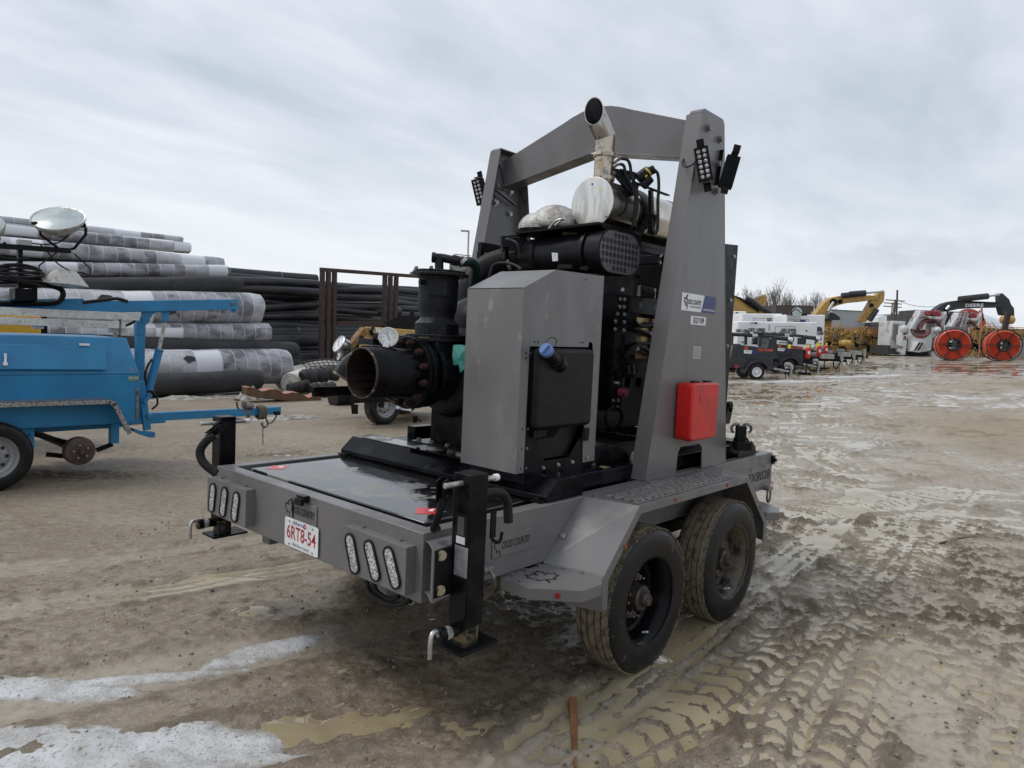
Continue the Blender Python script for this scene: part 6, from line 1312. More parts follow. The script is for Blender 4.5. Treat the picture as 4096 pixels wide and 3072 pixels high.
def roll(xl, xr_, zl, zr_, y, r, m, label, cat='roll', name='geotextile_roll', group='plastic wrapped and black fabric rolls', squash=1., sag=.0, seed=0, n=28, holes=()):
    rnd = random.Random(seed); k = max(6, int((xr_-xl)/.22)); V_ = []; ph = rnd.uniform(0, 6)
    for i in range(k+1):
        t = i/k; x = xl+(xr_-xl)*t; zc = zl+(zr_-zl)*t-sag*math.sin(math.pi*t)
        end = 1-.06*(1 if i in (0, k) else 0)
        for j in range(n):
            a = 2*math.pi*j/n; rr = r*end*(1+.022*math.sin(3*a+x*1.7+ph)+.018*math.sin(2*a-x*3.1+ph*2)+.012*rnd.uniform(-1,1))
            V_.append((x+(.012*math.sin(5*a+seed) if i in (0,k) else 0), y+math.cos(a)*rr*(1+(1-squash)*.3), zc+math.sin(a)*rr*squash))
    F_ = [(i*n+j, (i+1)*n+j, (i+1)*n+(j+1) % n, i*n+(j+1) % n) for i in range(k) for j in range(n)]
    b = MB(); b.add(V_, F_); b.mi(1).add([V_[k*n+j] for j in range(n)], [tuple(range(n))]); b.add([V_[j] for j in range(n)], [tuple(range(n-1,-1,-1))])
    for hx, ha, hw, hh in holes:     # torn holes that show the dark fabric: raised flakes following the roll
        P = []
        for q in range(12):
            aa = 2*math.pi*q/12; dx = hx+hw*math.cos(aa)*(1+.25*math.sin(q*2.3)); al_ = ha+hh*math.sin(aa)*(1+.2*math.cos(q*1.7)); t = (dx-xl)/(xr_-xl); zc = zl+(zr_-zl)*t-sag*math.sin(math.pi*t)
            P.append((dx, y+math.cos(al_)*r*1.045*(1+(1-squash)*.3), zc+math.sin(al_)*r*1.045*squash))
        b.mi(2).add(P, [tuple(range(12))])
    o = b.build(name, [m, GEO, GEO], None, smooth=50)
    return tag(o, label, cat, group)
def rollpx(y, Rp, Lp, m, label, **kw):  # right end (x, ytop, ybot) and left sample in Z6 pixels, on the plane through the axis
    a = on('Z6', Rp[0], Rp[1], 'y', y); b_ = on('Z6', Rp[0], Rp[2], 'y', y); c = on('Z6', Lp[0], Lp[1], 'y', y); d = on('Z6', Lp[0], Lp[2], 'y', y)
    zr_ = (a.z+b_.z)/2; zl_ = (c.z+d.z)/2; r = (a.z-b_.z)/2*.99; sl_ = (zr_-zl_)/max(a.x-c.x, .1); xl = kw.pop('xl', -1.0)
    rr = kw.pop('r', r); return roll(xl, a.x, zr_-sl_*(a.x-xl), zr_, y, rr, m, label, **kw)
rollpx(18.6, (1340,305,372), (640,225,300), WRAP, 'topmost grey wrapped roll on the very top of the stack', seed=1, xl=-3)
rollpx(18.0, (1395,350,435), (0,214,292), WRAP, 'grimy wrapped roll directly below the topmost one', seed=2, xl=-3)
rollpx(17.6, (1635,462,575), (0,288,452), WRAP, 'wrapped roll with torn plastic at its end, third layer from the top', seed=3, xl=-3)
rollpx(17.3, (1665,515,610), (0,480,605), WRAP, 'wrapped roll with a dark rimmed end, just above the upper black roll', seed=4, xl=-3)
rollpx(16.8, (1770,600,718), (700,640,715), GEO, 'loose black roll lying between two layers of white wrapped rolls, upper one', seed=5, r=.23, xl=-2.5)
rollpx(16.3, (1900,722,958), (300,705,960), WRAP, 'very thick wrapped roll with two torn dark holes behind the blue boom', seed=6, xl=-2, squash=1.0, holes=((5.5,2.75+.5,.17,.28),(4.1,2.6,.15,.25)))
rollpx(16.0, (1975,955,1075), (1075,970,1072), WRAP, 'flattened wrapped roll pressed under the thick one', seed=7, r=.26, xl=-1)
rollpx(15.8, (2180,1085,1215), (1070,1075,1160), GEO, 'long bare black roll reaching furthest right, above the lowest white roll', seed=8, xl=-1)
rollpx(15.4, (2105,1135,1392), (1070,1165,1400), WRAP, 'lowest thick white wrapped roll with one torn hole, near the ground', seed=9, xl=-1, holes=((5.65,2.6,.13,.2),))
rollpx(14.8, (1910,1287,1440), (1150,1322,1478), GEO, 'black roll lying on the ground in front of the whole stack', seed=10, xl=1.5)
rollpx(16.9, (300,700,800), (0,705,800), WRAP, 'short wrapped roll end seen behind the black lamp mast', seed=11, r=.3, xl=-2.8)
for i, (y_, z_, r_) in enumerate(((17.0,.45,.42),(17.0,1.25,.36),(17.5,2.1,.42),(18.4,.5,.45),(18.4,1.5,.5),(18.5,2.65,.5),(18.3,3.15,.28))):   # unseen filler rolls, added only to close sky gaps in the stack
    roll(-2.5, 6.8-.25*i, z_, z_+.05, y_, r_, GEO, ('lowest', 'middle', 'upper', 'rear lowest', 'rear middle', 'rear upper', 'topmost')[i]+' dark filler roll added to close sky gaps inside the stack', seed=20+i)
# loose plastic film at the foot of the rolls
FILM = mat('crumpled_film', (.40,.38,.34), .4, c2=(.22,.19,.16), ns=6, bump=.8, bs=9)
def crumple(name, label, cx, cy, rx, ry, h, seed, m, cat='film'):
    n = 26; V_ = []; 
    g_ = np.linspace(-1, 1, n); X, Y = np.meshgrid(g_, g_); e_ = 1-np.clip(X**2+Y**2, 0, 1); hh = np.abs(fbm(X*3+seed, Y*3, seed, 4))*1.6*e_**.5*h+.01
    hh = np.where(X**2+Y**2 > 1-.25*fbm(X*4, Y*4, seed+3), -.05, hh)
    V_ = [(cx+X[i,j]*rx, cy+Y[i,j]*ry, gz((cx+X[i,j]*rx, cy+Y[i,j]*ry))+hh[i,j]) for i in range(n) for j in range(n)]
    b = MB(); b.add(V_, [(i*n+j, i*n+j+1, (i+1)*n+j+1, (i+1)*n+j) for i in range(n-1) for j in range(n-1)]); return tag(b.build(name, m, None, smooth=60), label, cat)
crumple('plastic_film', 'torn translucent plastic film spread on the ground under the front black roll', 5.6, 14.35, 1.7, .35, .09, 3, FILM)
crumple('plastic_film', 'white plastic scrap heaped at the left end of the scalloped timber', 6.75, 13.9, .5, .4, .28, 4, FILM)
crumple('netting_scrap', 'tangled white netting scrap lying beyond the blue tongue end', 5.4, 10.2, .7, .3, .08, 5, FILM)
# small rolls beside the rack
def z8(x, y, v): return on('Z8', x, y, 'y', v)
NET = mat('white_mesh_roll', (.66,.64,.58), .7, c2=(.48,.45,.39), ns=12, bump=.5, bs=30)
for (cx_, cy_, xr2, yr2, y_, lb) in ((482,1180,745,1112,15.2,'white mesh roll, farther one of the two beside the black rolls'), (545,1215,700,1150,14.7,'white mesh roll, nearer one, showing its spiral end')):
    a, c = z8(cx_, cy_, y_), z8(xr2, yr2, y_+.5); b = MB(); d = (c-a).normalized(); r_ = .30; b.lathe([(0,.05),(.07,.05),(.07,.01),(.10,.0),(.13,.012),(.16,0),(.19,.012),(.22,0),(.25,.012),(.28,0),(r_,.01),(r_,1.1),(r_*.9,(c-a).length),(0,(c-a).length)], a, d, 28)
    tag(b.build('mesh_roll', NET, None, smooth=30), lb, 'roll', 'white mesh rolls')
BKN = mat('black_netting', (.018,.018,.02), .7, c2=(.035,.034,.033), ns=8, bump=.9, bs=18)
for i, (p, q, y_, r_, lb) in enumerate((((640,1160),(910,1120),14.4,.21,'ragged black net roll on top of the small heap by the rack'), ((700,1265),(900,1250),13.7,.19,'black net roll lying under the ragged one'))):
    a, c = z8(*p, y_), z8(*q, y_); b = MB(); k = 14; rs_ = [r_*(.75+.3*abs(math.sin(j*1.9+i))+.1*math.sin(j*5)) for j in range(k+1)]; b.tube([a+(c-a)*j/k+Vector((0,0,.02*math.sin(j*1.3))) for j in range(k+1)], r_, 18, rs=rs_)
    tag(b.build('net_roll', BKN, None, smooth=60), lb, 'roll', 'small black rolls')
for i, (p, q, y_, r_, lb) in enumerate((((530,1265),(690,1225),13.9,.16,'ribbed black drain pipe end beside the white mesh rolls'), ((890,1330),(1050,1315),11.9,.22,'ribbed black drain pipe lying by the yellow trailer'))):
    a, c = z8(*p, y_), z8(*q, y_); b = MB(); k = 40; b.tube([a+(c-a)*j/k for j in range(k+1)], r_, 22, rs=[r_*(1 if j % 2 else .90) for j in range(k+1)]); tag(b.build('corrugated_pipe', BKN, None, smooth=60), lb, 'pipe', 'ribbed black drain pipes')
a = z8(850,1085,15.2); b = MB()
for i in range(13):
    t = (i-6)/6; b.tube([a+Vector((t*.9, math.cos(u_)*.35, math.sin(u_)*.27*(1-t*t*.5))) for u_ in [math.pi*j/10 for j in range(11)]], .012, 5)
for j in range(9):
    u_ = math.pi*j/8; b.tube([a+Vector((t/6*.9, math.cos(u_)*.35, math.sin(u_)*.27*(1-(t/6)**2*.5))) for t in range(-6, 7)], .012, 5)
b.mi(1).sphere(a, .25, 16, 3.2, 1.2, .9); tag(b.build('net_bundle', [BKN, NET], None), 'white bundle under a coarse black net, behind the small rolls', 'bundle')
# scalloped timber cradle
P = [on('Z8', x, y, 'y', 13.0) for x, y in ((178,1248),(215,1246),(262,1258),(300,1278),(330,1276),(370,1262),(420,1264),(455,1278),(490,1300),(520,1298),(555,1288),(610,1292),(650,1310),(690,1332),(725,1322),(760,1305),(795,1308),(800,1350),(785,1384),(740,1386),(560,1365),(380,1342),(240,1325),(185,1312))]
b = MB(); b.prism(P, (.1,.42,0)); wd = b.build('timber_cradle', WOODM, None, bevel=.02, smooth=30); tag(wd, 'long scalloped timber pipe cradle with worn pink top edge, lying on the mud', 'cradle')
b = MB(); 
for p, q in zip(P[:16], P[1:17]): b.prism([p+Vector((0,-.004,.004)), q+Vector((0,-.004,.004)), q+Vector((.1,.424,.004)), p+Vector((.1,.424,.004))], (0,0,.006))
b.build('pink_top', WOODP, wd, smooth=50)
for o in (wd,): pass
# long black pipes piled behind
PIPE = mat('black_poly_pipe', (.012,.013,.015), .33, c2=(.022,.023,.026), ns=1.5, r2=.5, bump=.15, bs=9); BAND = mat('pale_green_band', (.12,.18,.16), .5)
PL = [ # right end Z8 (x, yc), left sample (x, yc), plane y, radius
 (755,345,10,288,24.5,.20),(1030,418,10,320,24.2,.16),(1610,455,930,402,26.5,.17),(900,400,10,352,24.0,.15),(1610,490,900,425,26.4,.15),(1240,470,900,455,25.2,.20),(1350,540,900,495,25.0,.19),
 (800,445,120,415,24.2,.15),(790,420,130,392,24.3,.13),(1620,520,1240,495,26.2,.17),(790,480,250,470,23.9,.27),(1310,575,880,560,24.9,.25),(1620,560,1440,540,26,.16),(780,555,270,545,23.9,.25),(1450,615,880,600,24.6,.2),
 (800,590,280,585,23.8,.17),(1620,600,1450,590,25.8,.2),(1620,640,1400,640,25.6,.18),(1200,650,880,630,24.4,.17),(800,625,285,640,23.7,.23),(1310,690,880,660,24.3,.18),(790,715,290,680,23.6,.26),(1620,700,1200,690,25.4,.16),(1150,745,300,748,23.5,.10),
 (1150,785,310,780,23.4,.22),(1150,815,360,822,23.3,.24),(1100,850,520,850,23.2,.28),(1060,900,590,885,23.1,.18),(1040,925,590,925,23.0,.13),(1000,955,590,950,22.9,.14),(1000,985,530,1000,22.8,.23),(990,1020,500,1040,22.7,.16),(960,1050,510,1085,22.6,.19),
 (1620,345+95,1400,425,27,.15),(1620,760,1300,740,25.2,.22),(1620,820,1300,800,25.0,.22),(1620,880,1300,870,24.8,.22),(1620,940,1300,940,24.6,.22),(1620,1000,1300,1000,24.4,.22),(1620,1060,1200,1060,24.2,.24)]
rnd = random.Random(3)
PL += [(760+rnd.uniform(-10,60), 385+i*88+rnd.uniform(-14,14), 300, 380+i*88+rnd.uniform(-34,34), 23.5-.05*i, rnd.uniform(.13,.19)) for i in range(7)]+[(1300+rnd.uniform(-60,60), 440+i*62, 880, 425+i*60+rnd.uniform(-22,22), 24.0, rnd.uniform(.12,.18)) for i in range(4)]
for i, (x1, y1_, x0_, y0_, yp, r_) in enumerate(PL):
    a = on('Z8', x1, y1_, 'y', yp+rnd.uniform(-.15,.15)); c = on('Z8', x0_, y0_, 'y', yp+rnd.uniform(-.15,.15)); d = (a-c); c2_ = c-d.normalized()*max(2.5, 9-d.length); 
    if x1 >= 1610: a = a+d.normalized()*4
    bend = rnd.uniform(-.05,.05); k = 14; P = [c2_+(a-c2_)*j/k+Vector((0,0,bend*math.sin(math.pi*2*j/k))) for j in range(k+1)]
    b = MB(); b.mi(0).tube(P, r_, 16); dd = (a-c2_).normalized(); b.mi(1).lathe([(r_*.82,.003),(0,.003)], a, dd, 14)
    o = b.build('black_pipe', [PIPE, CUT], None, smooth=60)
    if i == 0: lb = 'black pipe with two pale bands on the very top left of the pipe pile'
    elif i == 5: lb = 'slim black pipe with a pale ring at its end, seen through the rusty rack'
    else:
        where = 'ending left of the rusty rack' if x1 <= 810 else ('seen through the rusty rack' if x1 < 1400 else 'running on behind the pump column'); hgt = 'upper' if y1_ < 500 else ('middle' if y1_ < 760 else 'lower')
        lb = 'black plastic pipe in the %s pile, %s' % (hgt, where)
    tag(o, lb, 'pipe', 'long black pipes in the pile')
    if i in (0, 24, 31, 5):
        b = MB()
        for t in ((.55,.8) if i == 0 else (.62,)): q = P[0]+(P[-1]-P[0])*t; b.cut().lathe([(r_+.012,0),(r_+.012,.06)], q+Vector((0,0,bend*math.sin(math.pi*2*t))), dd, 18)
        b.each('pale_band', BAND, o)
# rusty steel rack
Rk = thing('steel_rack', 'tall rust-brown steel rack of square posts standing before the pipe pile', 'rack', tuple(on('Z8',790,1075,'y',22)), world=True)
yr = 22.0
def o9(x, y): return on('Z8', x, y, 'y', yr)
def rpost(xt, xb2, yt_, yb2, w_=.14): b = MB(); b.bar(Vector((o9(xb2,yb2).x, yr, o9(xb2,yb2).z)), o9(xt,yt_), w_, w_); return b.build('post', RUST, Rk, bevel=.01)
for xt, xb2, yt_, yb2 in ((808,793,270,1072),(858,847,275,1070),(908,897,285,1062),(1327,1317,318,710),(1372,1365,322,705),(1421,1408,325,690)): rpost(xt, xb2, yt_, yb2, .16)
b = MB(); b.bar(o9(790,264), o9(1625,325), .14, .14); b.build('top_rail', RUST, Rk, bevel=.01)
b = MB(); b.bar(o9(920,712), o9(1335,712), .16, .16); b.build('lower_rail', RUST, Rk, bevel=.01)
for xt, xb2, yt_, yb2 in ((1327,1317,318,1120),): 
    b = MB(); b.bar(Vector((o9(1317,1090).x, yr, 0.1)), o9(1317,720), .16, .16); b.build('post', RUST, Rk, bevel=.01)

# ================================================================== FAR SIDE OF THE YARD (right)
FG3 = Vector((FG[0], FG[1], 0)); RG3 = Vector((RG[0], RG[1], 0))
class FT:           # a thing far away, built in its own frame: +x = to the right, +y = away, z = up
    def __init__(s, name, label, cat, k, u, v, D, group=None, rot=0., z=None):
        d = ray(k, u, v); f_ = float(d[0]*FG[0]+d[1]*FG[1]); P = CP+d*(D/f_); s.D = D; s.k = k
        zz_ = gz(P) if z is None else z; s.o = Vector((P[0], P[1], zz_)); s.rot = rot
        s.root = thing(name, label, cat, tuple(s.o), YAW-math.pi/2+rot, group)
        s.dz = P[2]-zz_        # how far the picked foot point lies above the ground; removed so things stand on it
    def p(s, x, y, off=0.):     # point in the local frame seen at pixel (x, y), off metres behind the root plane
        d = ray(s.k, x, y); f_ = float(d[0]*FG[0]+d[1]*FG[1]); P = Vector(CP+d*((s.D+off)/f_))-s.o
        a, b_, c = P.dot(RG3), P.dot(FG3), P.z-s.dz
        if s.rot: ca, sa = math.cos(-s.rot), math.sin(-s.rot); a, b_ = a*ca-b_*sa, a*sa+b_*ca
        return Vector((a, b_, c))
    def poly(s, name, m, pts, th, off=0., par=None, bevel=.0, smooth=30):
        b = MB(); b.prism([s.p(x, y, off) for x, y in pts], (0, th, 0)); return b.build(name, m, par or s.root, bevel=bevel, smooth=smooth)
    def tube(s, name, m, pts, r, off=0., par=None, n=8):
        b = MB(); b.tube([s.p(x, y, off) for x, y in pts], r, n); return b.build(name, m, par or s.root)
MQB = mat('faded_black_paint', (.016,.018,.024), .4, c2=(.03,.032,.038), ns=3)
WRIM = mat('white_rim', (.75,.76,.78), .35)
ORT = mat('orange_red_lettering', (.72,.09,.03), .5)
GALV = mat('galvanised_steel', (.42,.42,.41), .5, .6, c2=(.3,.3,.29), ns=9)
TAGY = mat('yellow_hang_tag', (.85,.72,.03), .5)
def mq(u, v, D, lab, wheel2=True):
    f = FT('portable_light_trailer', lab, 'trailer', 'Z9', u, v, D, 'black light tower trailers in a row')
    S_ = .3315*28.5/FPX                      # metres per zoom pixel of the model trailer
    def X(x): return (x-515)*S_
    def Z(y): return (1411-y)*S_
    def pg(name, m, pts, y0, th, par=f.root, bevel=.0):
        b = MB(); b.prism([(X(x), y0, Z(y)) for x, y in pts], (0, th, 0)); return b.build(name, m, par, bevel=bevel)
    body = pg('body', MQB, [(320,1005),(715,1030),(735,1285),(205,1285),(205,1200),(235,990),(320,990)], .10, 1.25, bevel=.02)
    pg('front_panel', MQB, [(355,1070),(685,1085),(685,1165),(355,1155)], .085, .016, body, .004)
    st = pg('company_sticker', WHTP, [(365,1060),(465,1062),(455,1102),(365,1100)], .078, .004, body)
    pg('navy_sticker_panel', NAVY, [(466,1062),(524,1064),(522,1102),(456,1102)], .078, .004, body)
    text('CROSS COUNTRY', (X(382), .0755, Z(1084)), (1,0,0), (0,0,1), .032, INK, st, width=.24, shear=.2, bold=.02)
    text('MQ POWER', (X(540), .094, Z(1062)+.0), (1,0,0.0), (0,0,1), .088, ORT, body, width=.60, bold=.03)
    b = MB(); b.box(X(372), X(412), .088, .097, Z(1052), Z(1020)); ob = b.build('orange_emblem', ORT, body)
    b = MB(); b.box(X(376), X(408), .084, .0875, Z(1034), Z(1032)); b.box(X(376), X(408), .084, .0875, Z(1042), Z(1040)); b.build('emblem_gap', MQB, ob)
    b = MB(); b.lathe([(.345,0),(.385,0),(.385,.30),(.345,.30)], (X(515),-.14,Z(1311)), (0,1,0), 40, close=True); w0 = b.v; 
    b = MB(); V_ = []; n = 20
    for i in range(n+1):
        a = math.pi*(1-i/n); 
        for rr_, yy in ((.36,-.16),(.42,-.16),(.42,.12),(.36,.12)): V_.append((X(525)+math.cos(a)*rr_*1.10, yy, Z(1300)+math.sin(a)*rr_*.98))
    b.add(V_, [(4*i+j, 4*i+(j+1) % 4, 4*i+4+(j+1) % 4, 4*i+4+j) for i in range(n) for j in range(4)]); b.build('mudguard', MQB, f.root, smooth=40)
    r = .317; smallwheel((X(515), -.14, r), (0,-1,0), r, .19, f.root, WRIM); smallwheel((X(515), 1.60, r), (0,1,0), r, .19, f.root, WRIM)
    # folded mast along the top
    b = MB(); b.cyl((X(60),.5,Z(868)),(X(740),.5,Z(880)), .062, n=16); b.cyl((X(735),.5,Z(890)),(X(1000),.5,Z(908)), .092, n=18); b.mi(1).cyl((X(490),.5,Z(874)),(X(555),.5,Z(877)), .066, n=16); b.cyl((X(925),.5,Z(903)),(X(985),.5,Z(907)), .0945, n=18)
    ms = b.build('folded_mast', [MQB, WHTP], f.root)
    b = MB(); b.box(X(575), X(610), .45, .6, Z(1010), Z(880)); b.box(X(690), X(790), .42, .62, Z(1000), Z(905)); b.box(X(930), X(950), .4, .6, Z(990), Z(920)); b.box(X(215), X(240), .2, 1.2, Z(1000), Z(890)); b.build('mast_support', MQB, f.root)
    b = MB()
    for x, y, w_, h_ in ((595,815,80,60),(485,810,60,45),(990,830,50,50)): b.cut().box(X(x-w_/2), X(x+w_/2), .35, .7, Z(y+h_/2), Z(y-h_/2))
    b.each('lamp_housing', mat('dark_grey_lamp', (.09,.09,.09), .4, c2=(.25,.26,.25), ns=3, lo=.5, hi=.55), f.root, bevel=.02)
    b = MB(); b.prism([(X(x), .38, Z(y)) for x, y in ((925,968),(957,965),(960,1015),(926,1018))], (0,.012,0)); b.build('hang_tag', TAGY, f.root)
    b = MB(); b.cyl((X(940),.4,Z(1000)),(X(795),.4,Z(1140)), .012, n=6); b.cyl((X(955),.42,Z(1000)),(X(810),.42,Z(1140)), .012, n=6); b.build('stay_cable', BLKM, f.root)
    # hitch
    b = MB(); b.box(X(715), X(760), .3, 1.1, Z(1300), Z(1180)); b.bar((X(740),.7,Z(1265)),(X(1000),.7,Z(1280)), .08, .08); b.mi(1).cyl((X(740),.45,Z(1268)),(X(965),.5,Z(1300)), .05, n=12); b.mi(1).box(X(1005),X(1030),.62,.70,0,Z(1235)); b.cyl((X(930),.6,Z(1215)),(X(990),.6,Z(1215)), .09, n=12); b.mi(0).cyl((X(780),.7,Z(1165)),(X(850),.7,Z(1165)), .08, n=12)
    b.tube([(X(970),.55,Z(1235)),(X(965),.55,Z(1300)),(X(975),.55,Z(1370)),(X(990),.55,Z(1310)),(X(985),.55,Z(1240))], .018, 6); b.tube([(X(935),.5,Z(1290)),(X(938),.5,Z(1380))], .02, 6)
    b.build('hitch', [BLKM, GALV], f.root)
    b = MB(); b.box(X(255), X(297), -.02, .02, Z(1278), Z(1245)); b.build('tail_reflector', mat('dark_red_reflector', (.35,.02,.02), .3), f.root)
    return f
mq(515, 1411, 28.5, 'nearest black light tower trailer with white ten-hole rim and orange lettering')
mq(905, 1352, 32.5, 'second black light tower trailer, half hidden behind the nearest one')
mq(350, 1345, 34.0, 'third black light tower trailer, farthest left, mostly hidden by the others')
# white generator sets
def gen(pts, D, lab, extra=(), th=2.2, off_=0, texts=(), wheels=True):
    x0, y0 = pts[0]; x1, y1 = pts[2]
    f = FT('white_generator', lab, 'generator', 'Z9', (x0+x1)/2, 1160, D, 'white generator sets')
    f.dz = 0
    def top(x, y): return f.p(x, y)
    bd = f.poly('enclosure', WHT, pts, th, bevel=.05)
    for (q, m, nm) in extra: f.poly(nm, m, q, .03, off=-.02, par=bd)
    for s_, x, y, h_, w_, m in texts: text(s_, f.p(x, y, -.03), (1,0,-.02), (0,0,1), h_, m, bd, width=w_, bold=.02)
    a, c = f.p(x0+8, y1), f.p(x1-8, y1); b = MB(); b.box(a.x, c.x, .1, th-.1, a.z-.28, a.z-.01); b.bar((c.x-.1,th/2,a.z-.15),(c.x+1.5,th/2,a.z-.2), .1,.1)
    b.build('chassis', BLKM, f.root)
    gzv = 0.0
    for xx in ((a.x*.6+c.x*.4), (a.x*.45+c.x*.55)): smallwheel((xx, .0, .38), (0,-1,0), .38, .22, f.root, WRIM)
    return f
LN_ = mat('panel_gap_grey', (.25,.26,.27), .6)
def rectp(x0, y0, x1, y1, t=4): return [([(x0,y0),(x1,y0),(x1,y0+t),(x0,y0+t)], LN_, 'panel_seam'), ([(x0,y1-t),(x1,y1-t),(x1,y1),(x0,y1)], LN_, 'panel_seam'), ([(x0,y0),(x0+t,y0),(x0+t,y1),(x0,y1)], LN_, 'panel_seam'), ([(x1-t,y0),(x1,y0),(x1,y1),(x1-t,y1)], LN_, 'panel_seam')]
gen([(355,616),(843,618),(842,1040),(355,1040)], 42, 'white generator set with a round black intake, left of the two tall ones', rectp(495,672,795,712)+[([(663,668),(712,668),(712,705),(663,705)], MQB, 'round_intake'), ([(674,672),(700,672),(700,700),(674,700)], WHTP, 'intake_cover')])
gen([(888,628),(1362,632),(1340,1045),(885,1040)], 40, 'tallest white generator set at the right, with a black louvre and navy sticker', rectp(920,682,1160,720)+[([(1265,775),(1305,778),(1326,800),(1322,862),(1262,860)], MQB, 'louvre'), ([(952,694),(1055,692),(1050,718),(952,720)], WHTP, 'company_sticker'), ([(1056,692),(1126,694),(1124,718),(1051,718)], NAVY, 'navy_sticker_panel')], texts=(('CROSS COUNTRY',972,714,.07,.34,INK),))
gen([(300,708),(1262,722),(1255,1050),(300,1040)], 36.5, 'long low white generator set standing in front of the two tall ones', rectp(755,768,1000,850)+rectp(680,750,690,820)+[([(450,718),(508,718),(504,740),(448,740)], WHTP, 'company_sticker'), ([(509,718),(543,720),(541,742),(504,740)], NAVY, 'navy_sticker_panel'), ([(352,950),(405,952),(405,972),(352,970)], LN_, 'vent'), ([(800,955),(930,960),(930,975),(800,970)], LN_, 'vent'), ([(1130,812),(1142,812),(1142,838),(1130,838)], MQB, 'latch')], texts=(('GENERAC',800,855,.11,.62,INK),('CROSS COUNTRY',453,734,.05,.2,INK)))
gen([(150,585),(410,590),(400,960),(150,950)], 45, 'white generator cabinet at the far left edge, next to the black guard of the trailer', [([(282,598),(312,602),(308,612),(282,610)], MQB, 'vent_slot')])
# round floodlight on the generator
f = FT('flood_lamp', 'big round floodlight standing on top of the white generator sets', 'lamp', 'Z9', 1015, 1130, 39); f.dz = 0
c = f.p(1020,600); flood(c, (0,-1,.12), .27, .2, f.root, mats=(LAMPB, GLASS)); b = MB(); b.tube([f.p(950,610), f.p(1000,555), f.p(1075,612)], .03, 6); b.box(-.4,.5,.2,.9,f.p(1015,628).z-.02,f.p(1015,612).z); b.build('lamp_yoke', BLKM, f.root)
# fire extinguishers hung on the hitches
for (x, y0, y1, D, lb) in ((1148,1008,1158,31.5,'leftmost red fire extinguisher with a yellow tag'),(1280,992,1132,34.0,'middle red fire extinguisher with a white label'),(1362,985,1112,36.0,'rightmost red fire extinguisher, darker, partly hidden')):
    f = FT('fire_extinguisher', lb, 'extinguisher', 'Z9', x, y1, D, 'red fire extinguishers', z=None); f.dz = 0
    zb_, zt_ = f.p(x,y1).z, f.p(x,y0).z; r_ = .095*D/30; b = MB(); h_ = zt_-zb_; b.lathe([(0,0),(r_*.9,.01),(r_,.04),(r_,h_*.80),(r_*.8,h_*.90),(r_*.35,h_*.97),(r_*.3,h_),(0,h_)], (0,0,zb_), (0,0,1), 20); rt = b.build('cylinder', mat('extinguisher_red', (.50,.02,.02), .3), f.root)
    b = MB(); b.cyl((0,0,zt_),(0,0,zt_+.07), .03, n=8); b.box(-.08,.10,-.02,.02,zt_+.05,zt_+.09); b.tube([(.05,0,zt_+.03),(r_*1.5,0,zt_-.12),(r_*1.2,0,zb_+h_*.4)], .016, 6); b.build('valve_and_hose', BLKM, f.root)
    b = MB(); b.box(-r_*.5, r_*.5, -r_-.012, -r_-.004, zb_+h_*.35, zb_+h_*.6); b.build('label', WHTP, f.root)
    b = MB(); b.box(-.10, .0, -r_-.03, -r_-.02, zt_-.07, zt_+.07); b.build('hang_tag', TAGY, f.root)
    b = MB(); b.box(-.02, .02, r_*.2, r_*.2+.04, 0, zb_+h_*.5); b.box(-.2,.2,.0,.5,0,.1); b.build('stand', BLKM, f.root)
# hitches of the generators (tongues sticking out to the right)
for (u, v, D, lb, kx) in ((1400,1235,35,'black trailer tongue with grey toolbox and jack, nearest of the row',0),(1560,1190,38,'black trailer tongue with grey toolbox, second of the row',1),(1700,1150,41,'grey trailer tongue farthest back in the row',2)):
    f = FT('trailer_tongue', lb, 'trailer tongue', 'Z9', u, v+50, D, 'trailer tongues in a row'); s_ = D/35
    b = MB(); b.mi(0).bar((-2.3*s_,.2,.62),(.9,.2,.52), .12,.14); b.bar((-2.3*s_,1.0,.62),(.9,.25,.52), .12,.14); b.box(-1.2,-.75,.0,.4,.30,.62); b.tube([(.2,0,.5),(.25,0,.2),(.4,0,.1),(.5,0,.35),(.6,0,.5)], .03, 6); tr = b.build('tongue', BLKM, f.root, bevel=.005)
    b = MB(); b.box(-.10,.45,.0,.35,.60,.84) if kx else b.box(-.45,.25,.0,.35,.58,.82); b.build('toolbox', GALV, f.root, bevel=.01)
    b = MB(); b.box(.62,.74,.1,.22,.0,.95); b.build('jack_leg', GALV, f.root); b = MB(); b.cyl((-1.0,.1,.75),(-.55,.1,.75), .14, n=12); b.build('spare_hub', STEEL, f.root)
# excavators
f = FT('yellow_excavator', 'yellow excavator with its long boom arching over the yellow pipe machines', 'excavator', 'Z9', 1420, 1080, 62); f.dz = 0
f.poly('boom', CATY, [(1242,622),(1300,545),(1365,470),(1440,425),(1540,402),(1700,405),(1890,398),(2010,400),(2010,455),(1900,458),(1770,475),(1620,490),(1520,515),(1450,545),(1400,590),(1370,625),(1300,720),(1200,720)], .9, bevel=.05)
f2_ = FT.p; 
def z10(f, x, y, off=0.):
    k = f.k; f.k = 'Z10'; q = f.p(x, y, off); f.k = k; return q
b = MB(); b.prism([z10(f,x,y,.1) for x, y in ((-60,275),(120,275),(190,285),(285,210),(305,205),(320,240),(310,350),(215,470),(190,500),(60,640),(-10,640),(-10,600),(140,345),(-60,370))], (0,.7,0)); b.build('stick', CATY, f.root, bevel=.05)
b = MB(); b.cyl(z10(f,-160,262,-.1), z10(f,50,245,-.1), .26, n=14); b.cyl(f.p(1560,400,-.1), f.p(1840,372,-.1), .24, n=14); b.build('boom_cylinder', MQB, f.root)
